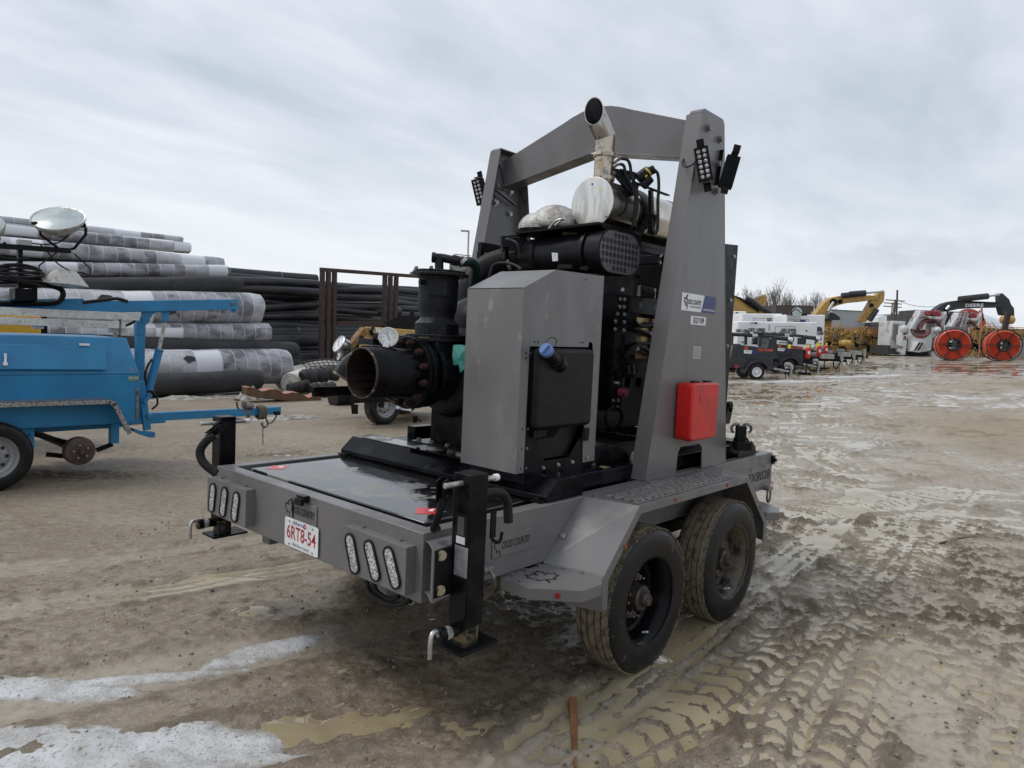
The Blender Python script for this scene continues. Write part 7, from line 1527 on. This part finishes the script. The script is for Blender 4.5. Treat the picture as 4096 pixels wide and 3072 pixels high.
b = MB(); b.cyl(z10(f,50,247,-.1), z10(f,285,228,-.1), .09, n=10); b.cyl(f.p(1460,478,-.1), f.p(1395,590,-.1), .13, n=10); b.build('cylinder_rod', ZINC, f.root)
b = MB(); b.cyl(z10(f,210,470,.0), z10(f,110,620,.0), .22, n=12); b.build('bucket_cylinder', MQB, f.root)
b = MB(); b.cut().cyl(f.p(1460,478,-.12), f.p(1460,478,.2), .3, n=16); b.cut().cyl(f.p(1540,470,-.12), f.p(1540,470,.2), .2, n=16); b.cut().cyl(f.p(1920,515,-.12), f.p(1920,515,.2), .18, n=12); b.each('pivot_pin', BLKM, f.root)
b = MB(); a = f.p(1150,660,1.5); c = f.p(1400,1080,1.5); b.box(a.x, c.x, 1.2, 4.5, .9, a.z); b.box(a.x-.5, c.x+1.5, .8, 1.8, .0, .9); b.box(a.x-.5, c.x+1.5, 4.2, 5.2, .0, .9); b.build('undercarriage_and_house', CATY, f.root, bevel=.1)
b = MB(); b.prism([f.p(x,y,.3) for x, y in ((1400,660),(1430,600),(1480,615),(1530,650),(1550,690),(1400,700))], (0,1,0)); b.build('cab', MQB, f.root, bevel=.05)
f = FT('yellow_excavator', 'yellow excavator boom rising just right of the black trailer guard, bucket linkage behind it', 'excavator', 'Z9', 300, 1000, 52); f.dz = 0
f.poly('boom', CATY, [(120,400),(255,400),(330,420),(420,470),(560,545),(700,612),(560,612),(200,600),(120,590)], .8, bevel=.05)
f.poly('linkage', CATY, [(505,465),(520,440),(640,380),(655,400),(652,470),(630,555),(600,560),(575,505),(545,480)], .7, off=1.2, bevel=.05)
b = MB(); b.tube([f.p(400,430,-.1), f.p(480,470,-.1), f.p(570,540,-.1), f.p(700,612,-.1)], .20, 10); b.build('boom_cylinder', MQB, f.root)
b = MB(); 
for i in range(3): b.cut().tube([f.p(255,408-i*4,-.15), f.p(330,425+i*6,-.15), f.p(440,500+i*8,-.15), f.p(560,575+i*10,-.15)], .05, 6)
b.each('hydraulic_line', BLKM, f.root)
b = MB(); b.cyl(f.p(485,440,1.0), f.p(600,395,1.0), .12, n=10); b.build('linkage_rod', ZINC, f.root)
b = MB(); a = f.p(100,600,1); b.box(a.x-1.5, a.x+4, 1, 4, .9, a.z); b.box(a.x-2, a.x+5, .8, 1.7, 0, .9); b.build('undercarriage_and_house', CATY, f.root, bevel=.1)
f = FT('black_excavator', 'black excavator boom with white lettering reaching over the white machines and reels', 'excavator', 'Z10', 1500, 1000, 74); f.dz = 0
DB = mat('deere_black', (.02,.021,.023), .5, c2=(.03,.03,.032), ns=2)
f.poly('boom', DB, [(1000,478),(1060,430),(1130,385),(1230,358),(1320,345),(1480,352),(1700,365),(1885,378),(1915,400),(1905,435),(1870,442),(1700,445),(1480,455),(1330,462),(1200,490),(1130,500),(1080,620),(1000,600)], .9, bevel=.05)
f.poly('stick', DB, [(1875,260),(1895,248),(1925,248),(2015,330),(2040,400),(2080,450),(2085,560),(2050,560),(1915,545),(1885,440),(1880,360)], .7, off=.1, bevel=.05)
b = MB(); b.cyl(f.p(1330,330,-.1), f.p(1715,288,-.1), .32, n=14); b.build('boom_cylinder', DB, f.root); b = MB(); b.cyl(f.p(1715,290,-.1), f.p(1880,268,-.1), .10, n=10); b.cyl(f.p(1195,420,-.15), f.p(1150,475,-.15), .16, n=10); b.build('cylinder_rod', ZINC, f.root)
b = MB(); b.tube([f.p(1380,355,-.1), f.p(1480,362,-.1), f.p(1700,372,-.1), f.p(1850,378,-.1)], .07, 6); b.build('hydraulic_line', BLKM, f.root)
text('DEERE', f.p(1413,434,-.06), (f.p(1660,432,-.06)-f.p(1413,434,-.06)), (0,0,1), (f.p(1413,392,-.06)-f.p(1413,434,-.06)).length, WHTP, f.root, width=(f.p(1660,432)-f.p(1413,434)).length, bold=.03)
b = MB(); a = f.p(1120,620,1); b.box(a.x-3, a.x+3, 1, 4.5, .9, a.z+1); b.box(a.x-3.5, a.x+4, .8, 1.8, 0, .9); b.build('undercarriage_and_house', DB, f.root, bevel=.1)
# quonset building with red end and white fabric roof
f = FT('arched_building', 'arched storage building with red end wall and white fabric roof', 'building', 'Z10', 1500, 1000, 118); f.dz = 0
arcp = [(1215,700)]+[(1465+ -235*math.cos(R(a)), 700-240*math.sin(R(a))) for a in range(10, 171, 10)]+[(1690,700)]
b = MB(); P = [f.p(x, y) for x, y in arcp]; b.prism([P[0]+Vector((0,0,-8))]+P+[P[-1]+Vector((0,0,-8))], (0,.3,0)); b.build('end_wall', mat('red_end_wall', (.42,.05,.035), .5, c2=(.35,.045,.035), ns=.5), f.root)
b = MB(); Q = [p+Vector((0,.31,0)) for p in P]; W2 = [p+Vector((27.5,32,0)) for p in P]; n = len(P); b.add(Q+W2, [(i, i+1, n+i+1, n+i) for i in range(n-1)]); b.build('fabric_roof', mat('white_fabric', (.80,.82,.86), .6, c2=(.72,.75,.80), ns=.4), f.root, smooth=40)
def bldg(k, pts, D, m, lab, th=20, foot=12):
    f = FT('low_building', lab, 'building', k, pts[0][0], pts[0][1]+100, D); f.dz = 0
    P = [f.p(x, y) for x, y in pts]; lo = [Vector((p.x, p.y, -3)) for p in (P[-1], P[0])]
    b = MB(); b.prism([lo[1]]+P+[lo[0]], (0,th,0)); b.build('walls', m, f.root); return f
f = bldg('Z9', [(765,512),(1222,520)], 150, mat('brown_cladding', (.075,.060,.055), .7, c2=(.06,.05,.045), ns=.3), 'flat-roofed dark brown building below the bare trees')
f = bldg('Z9', [(1440,570),(1850,590)], 140, mat('pale_cladding', (.34,.36,.37), .6, c2=(.30,.32,.33), ns=.2), 'long pale grey building seen under the yellow excavator boom')
b = MB(); b.prism([f.p(1440,566,-.2), f.p(1850,586,-.2), f.p(1850,592,-.2), f.p(1440,572,-.2)], (0,.5,0)); b.build('roof_edge', MQB, f.root)
f = bldg('Z10', [(340,560),(450,528),(620,540),(700,556)], 135, mat('dark_shed', (.10,.115,.13), .6), 'dark low shed behind the white machines, left of the black boom')
b = MB(); b.prism([f.p(230,572,-2), f.p(310,548,-2), f.p(345,560,-2), f.p(345,640,-2), f.p(230,640,-2)], (0,6,0)); b.build('white_gable', WHT, f.root)
# utility poles and wire
PW = mat('pole_wood', (.10,.085,.07), .8)
for (x0, y0, x1, y1, D, lb, arms) in ((488,205,493,530,120,'tall bare utility pole, slightly apart from the crossarm poles',0),(460,335,438,550,120,'utility pole with one crossarm, leaning left',1),(425,375,412,550,125,'utility pole with two crossarms, left of the others',2)):
    f = FT('utility_pole', lb, 'pole', 'Z10', x1, y1, D, 'utility poles'); f.dz = 0
    b = MB(); p0, p1 = f.p(x1,y1), f.p(x0,y0); p0 = Vector((p0.x-(p1.x-p0.x)*.3, 0, -1)); b.tube([p0, p1], .16, 8); po = b.build('pole', PW, f.root)
    b = MB()
    for i in range(arms): q = f.p(x0-2*i, y0+8+45*i); b.cut().bar(q+Vector((-1.6,0,0)), q+Vector((1.6,0,-.1)), .14, .16)
    if arms: b.each('crossarm', PW, f.root)
    if arms == 2: b = MB(); q = f.p(424,465); b.cyl(q+Vector((0,-.4,-.6)), q+Vector((0,-.4,.6)), .35, n=12); b.build('transformer', GALV, f.root)
    if arms == 0:
        b = MB(); A_, C_ = f.p(500,348), f.p(1045,425); b.tube([A_+(C_-A_)*t+Vector((0,0,-1.2*4*t*(1-t)*.4)) for t in [i/12 for i in range(13)]], .035, 4); b.build('overhead_wire', BLKM, f.root)
f = FT('street_lamp', 'tall slim street light on the horizon behind the pump', 'street lamp', 'Z3', 1055, 300, 75); f.dz = 0
b = MB(); p1 = f.p(1060,42); p0 = f.p(1050,500); b.tube([Vector((p0.x,0,0)), p1], .09, 8); b.build('pole', GALV, f.root); b = MB(); b.bar(p1, f.p(1020,43), .10, .10); b.obox(f.p(1030,44), (1,0,0), (0,1,0), (0,0,1), .8, .4, .14); b.build('lamp_arm', GALV, f.root)
# bare trees on the skyline
BARK = mat('bare_bark', (.14,.122,.105), .85, c2=(.14,.125,.11), ns=2)
def bare_tree(k, u, v, ytop, D, seed, lab, spread=.42):
    f = FT('bare_tree', lab, 'tree', k, u, v, D, 'leafless trees on the skyline'); f.dz = 0
    Ht = f.p(u, ytop).z; rnd = random.Random(seed); tr = MB(); cr = MB()
    def grow(b, p, d, ln, r, lv):
        q = p+d*ln*.5+Vector((rnd.uniform(-.05,.05), rnd.uniform(-.05,.05), 0))*ln; e_ = p+d*ln
        b.tube([p, q, e_], r, 5 if lv < 2 else 3, rs=[r, r*.8, r*.6])
        if lv >= 5: return
        for i in range((3, 3, 3, 2, 2)[lv]):
            sp = spread*(.85+.18*lv); nd = (d+Vector((rnd.uniform(-sp,sp), rnd.uniform(-sp,sp), rnd.uniform(-.05,.35)))).normalized(); grow(cr, p+d*ln*rnd.uniform(.45,1), nd, ln*rnd.uniform(.58,.80), max(r*.58, .022), lv+1)
        if lv < 3: grow(cr, e_, (d+Vector((rnd.uniform(-.12,.12), rnd.uniform(-.12,.12), .1))).normalized(), ln*.72, r*.62, lv+1)
    grow(tr, Vector((0,0,-1)), Vector((rnd.uniform(-.05,.05),0,1)).normalized(), Ht*.355, Ht*.014, 0)
    tr.build('trunk', BARK, f.root); cr.build('crown', BARK, f.root, smooth=0); return f
TL = ['bare tree just right of the black trailer guard','bare tree above the yellow bucket linkage','broad bare tree, tallest of the left clump','slender bare tree beside the tallest one','bare tree standing left above the brown building','thin bare tree in the middle above the brown building','sparse bare tree above the right half of the brown building','bare tree at the right end of the brown building','slim bare tree next to the yellow excavator boom','low bare tree between the taller ones','low bushy bare tree above the brown roof','small bare tree behind the excavator linkage']
for i, (u, yt_) in enumerate(((285,300),(415,240),(690,232),(770,225),(905,270),(975,335),(1110,355),(1270,285),(1335,345),(545,280),(1040,370),(620,300))): bare_tree('Z9', u, 640, yt_, 150+i*2.5, 50+i, TL[i], .40 if i != 2 else .5)
bare_tree('Z10', 690, 560, 485, 150, 80, 'small bare tree left of the white machine')
bare_tree('Z10', 620, 560, 492, 155, 81, 'small bare tree farther left, above the dark shed')
# old yellow pipeline machines
def goldmachine(k, u, v, D, W_, Hh, seed, lab, tank=None, arch=True):
    f = FT('pipeline_machine', lab, 'machine', k, u, v, D, 'old yellow pipeline machines'); f.root.scale = (.5,.5,.5); W_ *= 2; Hh *= 2; rnd = random.Random(seed); r = f.root
    b = MB(); b.box(-W_/2, W_/2, 0, 2.4, .25, .6); b.box(-W_/2, -W_/2+.5, -.3, 2.6, 0, .9); b.box(W_/2-.5, W_/2, -.3, 2.6, 0, .8); b.build('base_frame', GOLDP, r, bevel=.04)
    b = MB(); b.prism([(-W_*.30,.0,.6),(-W_*.05,.0,.6),(-W_*.02,.0,Hh*.45),(-W_*.22,.0,Hh*.42)], (0,.5,0)); b.prism([(W_*.12,.1,.6),(W_*.40,.1,.6),(W_*.34,.1,Hh*.55),(W_*.16,.1,Hh*.52)], (0,1.2,0)); b.prism([(-W_*.5,-.4,.05),(-W_*.2,-.4,.05),(-W_*.26,-.4,.5),(-W_*.46,-.4,.62)], (0,.6,0)); b.build('side_plates', GOLDP, r, bevel=.03)
    b = MB(); b.box(-W_*.40, W_*.10, .5, 2.0, Hh*.42, Hh*.72); b.build('engine_housing', GOLDP, r, bevel=.04)
    b = MB(); b.cyl((-.6*W_*.4,.2,Hh*.38),(W_*.05,.2,Hh*.38), .38, n=18); b.mi(1).cyl((W_*.05,.2,Hh*.38),(W_*.10,.2,Hh*.38), .45, n=18); b.build('winch_drum', [mat('rope_drum_brown', (.06,.04,.03), .7), GOLDP], r)
    if tank: b = MB(); x, z_, l_, rr_ = tank; b.lathe([(0,0),(rr_*.7,.08),(rr_,.25),(rr_,l_-.25),(rr_*.7,l_-.08),(0,l_)], (x-l_/2,-.2,z_), (1,0,0), 24); b.build('air_tank', CATY, r, smooth=50)
    if arch:
        b = MB(); b.tube([(-W_*.25,-.1,Hh*.4),(-W_*.2,-.1,Hh*.8),(-W_*.08,-.1,Hh*.98),(W_*.04,-.1,Hh*.82),(W_*.1,-.1,Hh*.45)], .07, 8); b.tube([(-W_*.25,1.0,Hh*.4),(-W_*.2,1.0,Hh*.8),(-W_*.08,1.0,Hh*.98),(W_*.04,1.0,Hh*.82),(W_*.1,1.0,Hh*.45)], .07, 8); b.build('lifting_arch', CATY, r)
    b = MB(); b.bar((-W_/2,-.1,Hh*.86),(W_/2,-.1,Hh*.86), .06,.09); b.bar((-W_/2,-.1,Hh*.73),(W_/2,-.1,Hh*.73), .05,.07)
    for i in range(4): b.bar((-W_/2+.1+i*(W_-.2)/3,-.1,Hh*.40),(-W_/2+.1+i*(W_-.2)/3,-.1,Hh*.87), .05,.05)
    b.build('guard_rail', mat('faded_orange_rail', (.48,.17,.04), .5), r)
    names = ['pump_block','valve_block','motor','small_tank','filter','gearbox','hydraulic_pump','junction_box','pulley','manifold']
    b = MB(); b.box(-W_*.46, W_*.44, 1.6, 3.2, .5, Hh*.66); b.box(-W_*.30, W_*.20, 1.4, 3.0, Hh*.5, Hh*.84); b.build('rear_housing', GOLDP, r, bevel=.06)
    b = MB(); b.box(-W_*.42, W_*.38, .9, 1.5, .6, Hh*.5); b.build('engine_bay', BLKM, r, bevel=.05)
    for i in range(70):
        x, y, z_ = rnd.uniform(-W_*.48, W_*.46), rnd.uniform(-.35,.9), rnd.uniform(.4, Hh*.80)*rnd.uniform(.6,1)**.5; m = rnd.choice([GOLDP, GOLDP, GOLDP, CATY, BLKM, STEEL]); b = MB()
        if rnd.random() < .45: d = rnd.choice([(1,0,0),(0,1,0),(0,0,1),(.8,0,.5)]); rr_ = rnd.uniform(.08,.26); l_ = rnd.uniform(.2,.8); b.cyl((x,y,z_), Vector((x,y,z_))+Vector(d)*l_, rr_, n=12)
        else: b.obox((x,y,z_), (1,rnd.uniform(-.3,.3),rnd.uniform(-.3,.3)), (0,1,0), (0,0,1), rnd.uniform(.2,.7), rnd.uniform(.2,.5), rnd.uniform(.12,.5))
        b.build(names[i % 10], m, r, bevel=.015)
    for i in range(14):
        p = Vector((rnd.uniform(-W_*.45, W_*.45), -.4, rnd.uniform(.6, Hh*.8))); q = p+Vector((rnd.uniform(-1,1), rnd.uniform(-.1,.1), rnd.uniform(-.6,.7))); m_ = (p+q)/2+Vector((0,-.15,-.25)); b = MB(); b.tube([p, m_, q], .035, 6); b.build('hose', rnd.choice([CATY, BLKM, BLKM]), r)
    b = MB(); b.prism([(-W_*.38,-.5,.15),(-W_*.22,-.5,.15),(-W_*.20,-.5,1.0),(-W_*.30,-.5,.95)], (0,.12,0)); b.cyl((W_*.30,-.3,.45),(W_*.30,.1,.45), .42, n=18); b.build('front_shoe', GOLDP, r)
    return f
goldmachine('Z9', 1545, 1068, 58, 3.1, 2.75, 1, 'old yellow pipeline machine with twin air tanks, next to the tall white generator', tank=None)
f = FT('air_tank_pair', 'pair of yellow air tanks lying before the first yellow machine', 'tank', 'Z9', 1590, 1060, 57); f.dz = 0
for x in (1570, 1615): b = MB(); b.lathe([(0,0),(.12,.02),(.24,.12),(.25,.25),(.25,.8),(.15,.95),(0,1.0)], f.p(x,972)+Vector((0,-.6,0)), (0,1,0), 24); b.build('air_tank', CATY, f.root, smooth=50)
b = MB(); b.box(-.5,.5,-.3,.4,.0,.35); b.build('tank_cradle', GOLDP, f.root)
goldmachine('Z9', 1865, 1085, 60, 2.7, 2.5, 2, 'old yellow pipeline machine with a cable winch, left of the dark machinery gap')
goldmachine('Z10', 150, 1062, 62, 2.9, 2.7, 3, 'old yellow pipeline machine directly left of the white pipe benders', arch=False)
goldmachine('Z10', 1770, 1120, 53, 2.9, 2.6, 4, 'tall old yellow machine between the two orange reels, with round yellow tank on top', tank=(1.7,5.6,2.0,.62), arch=True)
goldmachine('Z9', 1700, 1060, 68, 4.2, 2.6, 8, 'old yellow machine in the second row, between the two front ones', arch=False)
goldmachine('Z10', 60, 1040, 72, 5.0, 2.6, 9, 'old yellow machine in the second row, left of the dark machinery', arch=False)
goldmachine('Z10', 2160, 1120, 54, 3.2, 2.5, 5, 'old yellow machine at the right edge behind the second orange reel', arch=False)
f = FT('dark_machinery', 'dark engine and hose machinery standing between the yellow and the white machines', 'machine', 'Z10', 345, 1060, 60); r = f.root; r.scale = (.6,.6,.6)
rnd = random.Random(12); b = MB(); b.box(-1.2,1.2,.3,2.2,.3,2.6); b.build('engine', BLKM, r, bevel=.05)
for i in range(16): b = MB(); b.obox((rnd.uniform(-1.2,1.2), rnd.uniform(-.1,.3), rnd.uniform(.4,3.0)), (1,.2,.1), (0,1,0), (0,0,1), rnd.uniform(.2,.6), .3, rnd.uniform(.1,.5)); b.build('engine_part', rnd.choice([BLKM, STEEL, GOLDP]), r, bevel=.01)
# white pipe bending machines
def bender(u, v, D, lab, sc_=1.):
    f = FT('pipe_bender', lab, 'machine', 'Z10', u, v, D, 'white pipe bending machines'); r = f.root; S_ = .2939*56/FPX*sc_
    def X(x): return (x-700)*S_
    def Z(y): return (1110-y)*S_
    def pg(name, m, pts, y0, th, par=r, bevel=.03):
        b = MB(); b.prism([(X(x), y0, Z(y)) for x, y in pts], (0, th, 0)); return b.build(name, m, par, bevel=bevel)
    # arch frame with ring opening
    cx, cy, ro, ri = 950, 740, 235, 150
    ring = [(cx+ri*math.cos(R(a)), cy-ri*1.0*math.sin(R(a))) for a in range(180, -1, -12)]
    outer = [(1090,745),(1165,485),(810,480),(690,745)]
    pg('arch_plate', WHTM, [(800,745)]+ring[0:]+[(1100,745)]+outer[0:], .8, .5)
    pg('left_leg', WHTM, [(815,475),(830,500),(730,745),(685,745)], .5, .9); pg('right_leg', WHTM, [(1160,480),(1195,490),(1110,740),(1060,740)], .5, .9)
    b = MB(); n = 14; V_ = []
    for i in range(n+1):
        a = math.pi*i/n
        for rr_, yy in ((ri-4, .3),(ri-26, .3),(ri-26, 1.9),(ri-4, 1.9)): V_.append((X(cx)+math.cos(a)*rr_*S_, yy, Z(cy)+math.sin(a)*rr_*S_))
    b.add(V_, [(4*i+j, 4*i+(j+1) % 4, 4*i+4+(j+1) % 4, 4*i+4+j) for i in range(n) for j in range(4)]); b.build('die_lining', DRED, r, smooth=40)
    # cradle
    arc_ = [(760+140*math.cos(R(a)), 745+118*math.sin(R(a))) for a in range(180, -1, -12)]
    arc_ = [(x, y) for x, y in arc_]
    pg('cradle_frame', WHTM, [(600,745),(620,745)]+[(760-140*math.cos(R(a)), 745+118*math.sin(R(a))) for a in range(0, 181, 12)]+[(925,745),(920,1000),(860,1045),(620,1045),(600,1000)], -.2, .8)
    b = MB(); V_ = []
    for i in range(n+1):
        a = math.pi+math.pi*i/n
        for rr_, yy in ((138, -.25),(112, -.25),(112, 1.6),(138, 1.6)): V_.append((X(760)+math.cos(a)*rr_*S_, yy, Z(742)+math.sin(a)*rr_*S_*.85))
    b.add(V_, [(4*i+j, 4*i+(j+1) % 4, 4*i+4+(j+1) % 4, 4*i+4+j) for i in range(n) for j in range(4)]); b.build('cradle_lining', DRED, r, smooth=40)
    pg('ramp', WHTM, [(600,1045),(660,910),(775,910),(760,1000),(855,1000),(850,1020),(690,1058)], -.9, .9)
    pg('ramp_tread', BLKM, [(622,1030),(680,922),(700,922),(645,1030)], -.94, .03); pg('ramp_tread', BLKM, [(662,1030),(715,925),(735,925),(685,1030)], -.94, .03)
    for x in (495, 945): 
        pg('leg_column', WHTM, [(x+30,1095),(x+65,1095),(x+75,830),(x,830),(x+5,985),(x+30,985)], -.4, .9)
        b = MB(); c = (X(x+40), -.42, Z(862)); b.cyl(c, Vector(c)+Vector((0,-.02,0)), .10, n=16); b.build('maker_badge', mat('dark_red_badge', (.25,.02,.03), .4), r)
        text('SCAIF' if x == 495 else 'SCAIF', (X(x+8), -.425, Z(897)), (1,0,0), (0,0,1), .12, INK, r, width=.42, bold=.02)
        b = MB(); b.cyl((X(x+40),.3,Z(830)), (X(x+40),.3,Z(705)), .20, n=16); b.sphere((X(x+65),.1,Z(745)), .30, 14); b.build('hydraulic_knuckle', WHTM, r)
    # caged engine housings
    for x0 in (430, 1025):
        y_t = 640 if x0 == 430 else 640
        b = MB(); b.box(X(x0), X(x0+ (190 if x0 == 430 else 130)), .6, 2.6, Z(980 if x0 == 430 else 800), Z(y_t)); b.build('engine_housing', WHTM, r, bevel=.05)
        b = MB(); b.box(X(x0+30), X(x0+(150 if x0 == 430 else 115)), .55, .6, Z(790), Z(700)); cg = b.build('radiator_grille', MQB, r)
        b = MB()
        for i in range(9): b.box(X(x0+30+i*10), X(x0+32+i*10), .52, .55, Z(790), Z(700))
        for i in range(7): b.box(X(x0+30), X(x0+115), .50, .52, Z(792-i*15), Z(790-i*15))
        b.build('grille_bars', WHTM, cg)
    b = MB(); b.box(X(455), X(530), .5, .56, Z(900), Z(680)); b.build('dark_louvre', mat('grey_green_louvre', (.16,.18,.18), .5), r)
    b = MB(); b.box(X(885), X(985), .2, .9, Z(540), Z(485)); b.cyl((X(985),.5,Z(512)), (X(1060),.5,Z(518)), .28, n=16); b.build('hydraulic_motor', REDM2, r, bevel=.04)
    pg('motor_shelf', WHTM, [(858,558),(1080,560),(1045,598),(905,592)], .1, .9)
    b = MB(); b.tube([(X(930),.1,Z(545)),(X(925),.1,Z(590)),(X(965),.1,Z(565))], .03, 6); b.tube([(X(1085),.3,Z(440)),(X(1140),.3,Z(470)),(X(1165),.3,Z(560)),(X(1150),.3,Z(610))], .06, 8); b.tube([(X(760),.3,Z(590)),(X(810),.3,Z(582)),(X(850),.3,Z(566))], .02, 5); b.build('hydraulic_hose', BLKM, r)
    b = MB()
    for x in (630, 655, 740): b.tube([(X(x),1,Z(640)),(X(x),1,Z(495))], .03, 6)
    b.tube([(X(630),1,Z(495)),(X(740),1,Z(490))], .03, 6); b.tube([(X(632),1,Z(560)),(X(740),1,Z(555))], .03, 6); b.build('hand_rail', mat('dark_rail', (.12,.09,.09), .5), r)
    b = MB(); b.box(X(370), X(930), .2, 3, .08, Z(985)); b.build('skid_base', mat('dark_skid', (.05,.05,.055), .6), r); 
    pg('grey_skirt', GALV, [(385,1015),(400,945),(540,985),(530,1020)], -.1, .2)
    b = MB(); b.cyl((X(505),-.2,Z(1040)),(X(505),.2,Z(1040)), .16, n=14); b.cyl((X(960),-.2,Z(1070)),(X(960),.2,Z(1070)), .22, n=14); b.build('pivot_drum', WHTM, r)
    return f
WHTM = mat('worn_white_machine', (.62,.62,.62), .45, c2=(.36,.34,.33), ns=1.4, lo=.50, hi=.68, fine=.1)
DRED = mat('dark_red_lining', (.16,.03,.03), .4, c2=(.28,.22,.22), ns=1.2, lo=.5, hi=.65); REDM2 = mat('machine_red', (.38,.03,.035), .4, c2=(.1,.03,.03), ns=3)
bender(700, 1110, 56, 'nearer white pipe bending machine with striped ramp and dark red cradle')
bender(1230, 1075, 63, 'farther white pipe bending machine half hidden behind the left orange reel')
f = FT('steel_stairs', 'grey steel access stairs leaning over the second white machine', 'stairs', 'Z10', 1370, 1080, 54); f.dz = 0
b = MB(); b.bar(f.p(1330,770), f.p(1420,490), .08,.12); b.bar(f.p(1385,770), f.p(1450,520), .08,.12); b.bar(f.p(1330,500,.5), f.p(1445,500,.5), .06,.06); b.tube([f.p(1330,620), f.p(1330,500), f.p(1440,498), f.p(1445,640)], .04, 6); b.build('handrail', GALV, f.root)
b = MB(); b.prism([f.p(x,y) for x, y in ((1245,700),(1430,700),(1430,770),(1245,775))], (0,1,0)); b.bar(f.p(1260,775), f.p(1260,1050), .1,.1); b.bar(f.p(1420,775), f.p(1420,1050), .1,.1); b.build('platform', mat('dark_grey_step', (.16,.18,.19), .6), f.root)
# orange conduit reels
CON = mat('orange_red_conduit', (.66,.10,.045), .38, c2=(.58,.085,.04), ns=3)
def reel(u, v, D, lab, rad, wd, rot):
    f = FT('conduit_reel', lab, 'reel', 'Z10', u, v, D, 'reels of orange-red conduit', rot=rot); r = f.root; c = Vector((0,0,rad*1.02))
    b = MB(); ri = rad*.40; 
    prof = [(ri,0)]; nR = 9; dr_ = (rad*.90-ri)/nR
    for i in range(nR): r0 = ri+i*dr_; prof += [(r0+dr_*.1,-.015),(r0+dr_*.5,-.07),(r0+dr_*.9,-.015)]
    prof += [(rad*.90,0)]; nW = 10; dw = wd/nW
    for i in range(nW): prof += [(rad*.90-.01,dw*(i+.08)),(rad*.90+.05,dw*(i+.5)),(rad*.90-.01,dw*(i+.92))]
    prof += [(rad*.88,wd),(ri,wd),(ri,0)]
    b.lathe(prof, c, (0,1,0), 72); b.build('coiled_conduit', CON, r, smooth=60)
    def wheelf(y_):
        b = MB(); b.tube([c+Vector((math.cos(a)*rad,y_,math.sin(a)*rad)) for a in [2*math.pi*i/48 for i in range(49)]], .035, 6)
        b.tube([c+Vector((math.cos(a)*rad*.36,y_,math.sin(a)*rad*.36)) for a in [2*math.pi*i/24 for i in range(25)]], .03, 6)
        for i in range(6): a = R(60*i); b.bar(c+Vector((math.cos(a)*.05,y_,math.sin(a)*.05)), c+Vector((math.cos(a)*rad,y_,math.sin(a)*rad)), .05,.05)
        b.cyl(c+Vector((0,y_-.04,0)), c+Vector((0,y_+.04,0)), .16, n=14); b.build('reel_flange', mat('reel_black', (.02,.018,.018), .5), r)
    wheelf(-.12); wheelf(wd+.10)
    b = MB(); b.lathe([(rad*.36,-.1),(rad*.36,wd+.1)], c, (0,1,0), 24); b.cyl(c+Vector((0,-.1,0)), c+Vector((0,wd+.1,0)), .06, n=8); b.build('reel_core', mat('reel_black', (0,0,0)), r)
    return f
reel(1240, 1158, 46, 'left orange-red conduit reel, double width, in front of the white machines', 1.03, 1.35, R(-24))
reel(1915, 1208, 44.5, 'right orange-red conduit reel near the picture edge', .985, .75, R(-14))
f = FT('wire_cage', 'grey wire mesh cage beside the right orange reel', 'cage', 'Z10', 2140, 1210, 47); b = MB()
for i in range(14): b.box(-1.0+i*.17,-.985+i*.17,0,.02,0,1.5)
for i in range(9): b.box(-1.0,1.25,-.02,0,i*.18,i*.18+.015)
b.mi(1).box(-.95,1.2,.2,1.4,.1,1.3); b.build('mesh_panels', [GALV, mat('grey_tote', (.35,.34,.34), .6, c2=(.25,.22,.22), ns=2)], f.root)
f = FT('steel_post', 'dark leaning steel column in front of the tall yellow machine', 'post', 'Z10', 1940, 1000, 50); f.dz = 0
b = MB(); b.bar(f.p(1940,800)-Vector((.3,0,2.2)), f.p(1998,505), .28,.28); b.build('column', RUST, f.root)
f = FT('traffic_pennant', 'small faded orange pennant hanging near the lettering of the black boom', 'pennant', 'Z10', 1640, 620, 52); f.dz = 0
b = MB(); b.prism([f.p(x,y) for x, y in ((1630,440),(1648,438),(1654,500),(1622,505))], (0,.05,0)); b.bar(f.p(1640,505), f.p(1636,620), .03,.03); b.bar(Vector((f.p(1636,620).x,0,0)), f.p(1636,620), .04,.04); b.build('pennant', mat('faded_orange_cloth', (.55,.22,.14), .7), f.root)
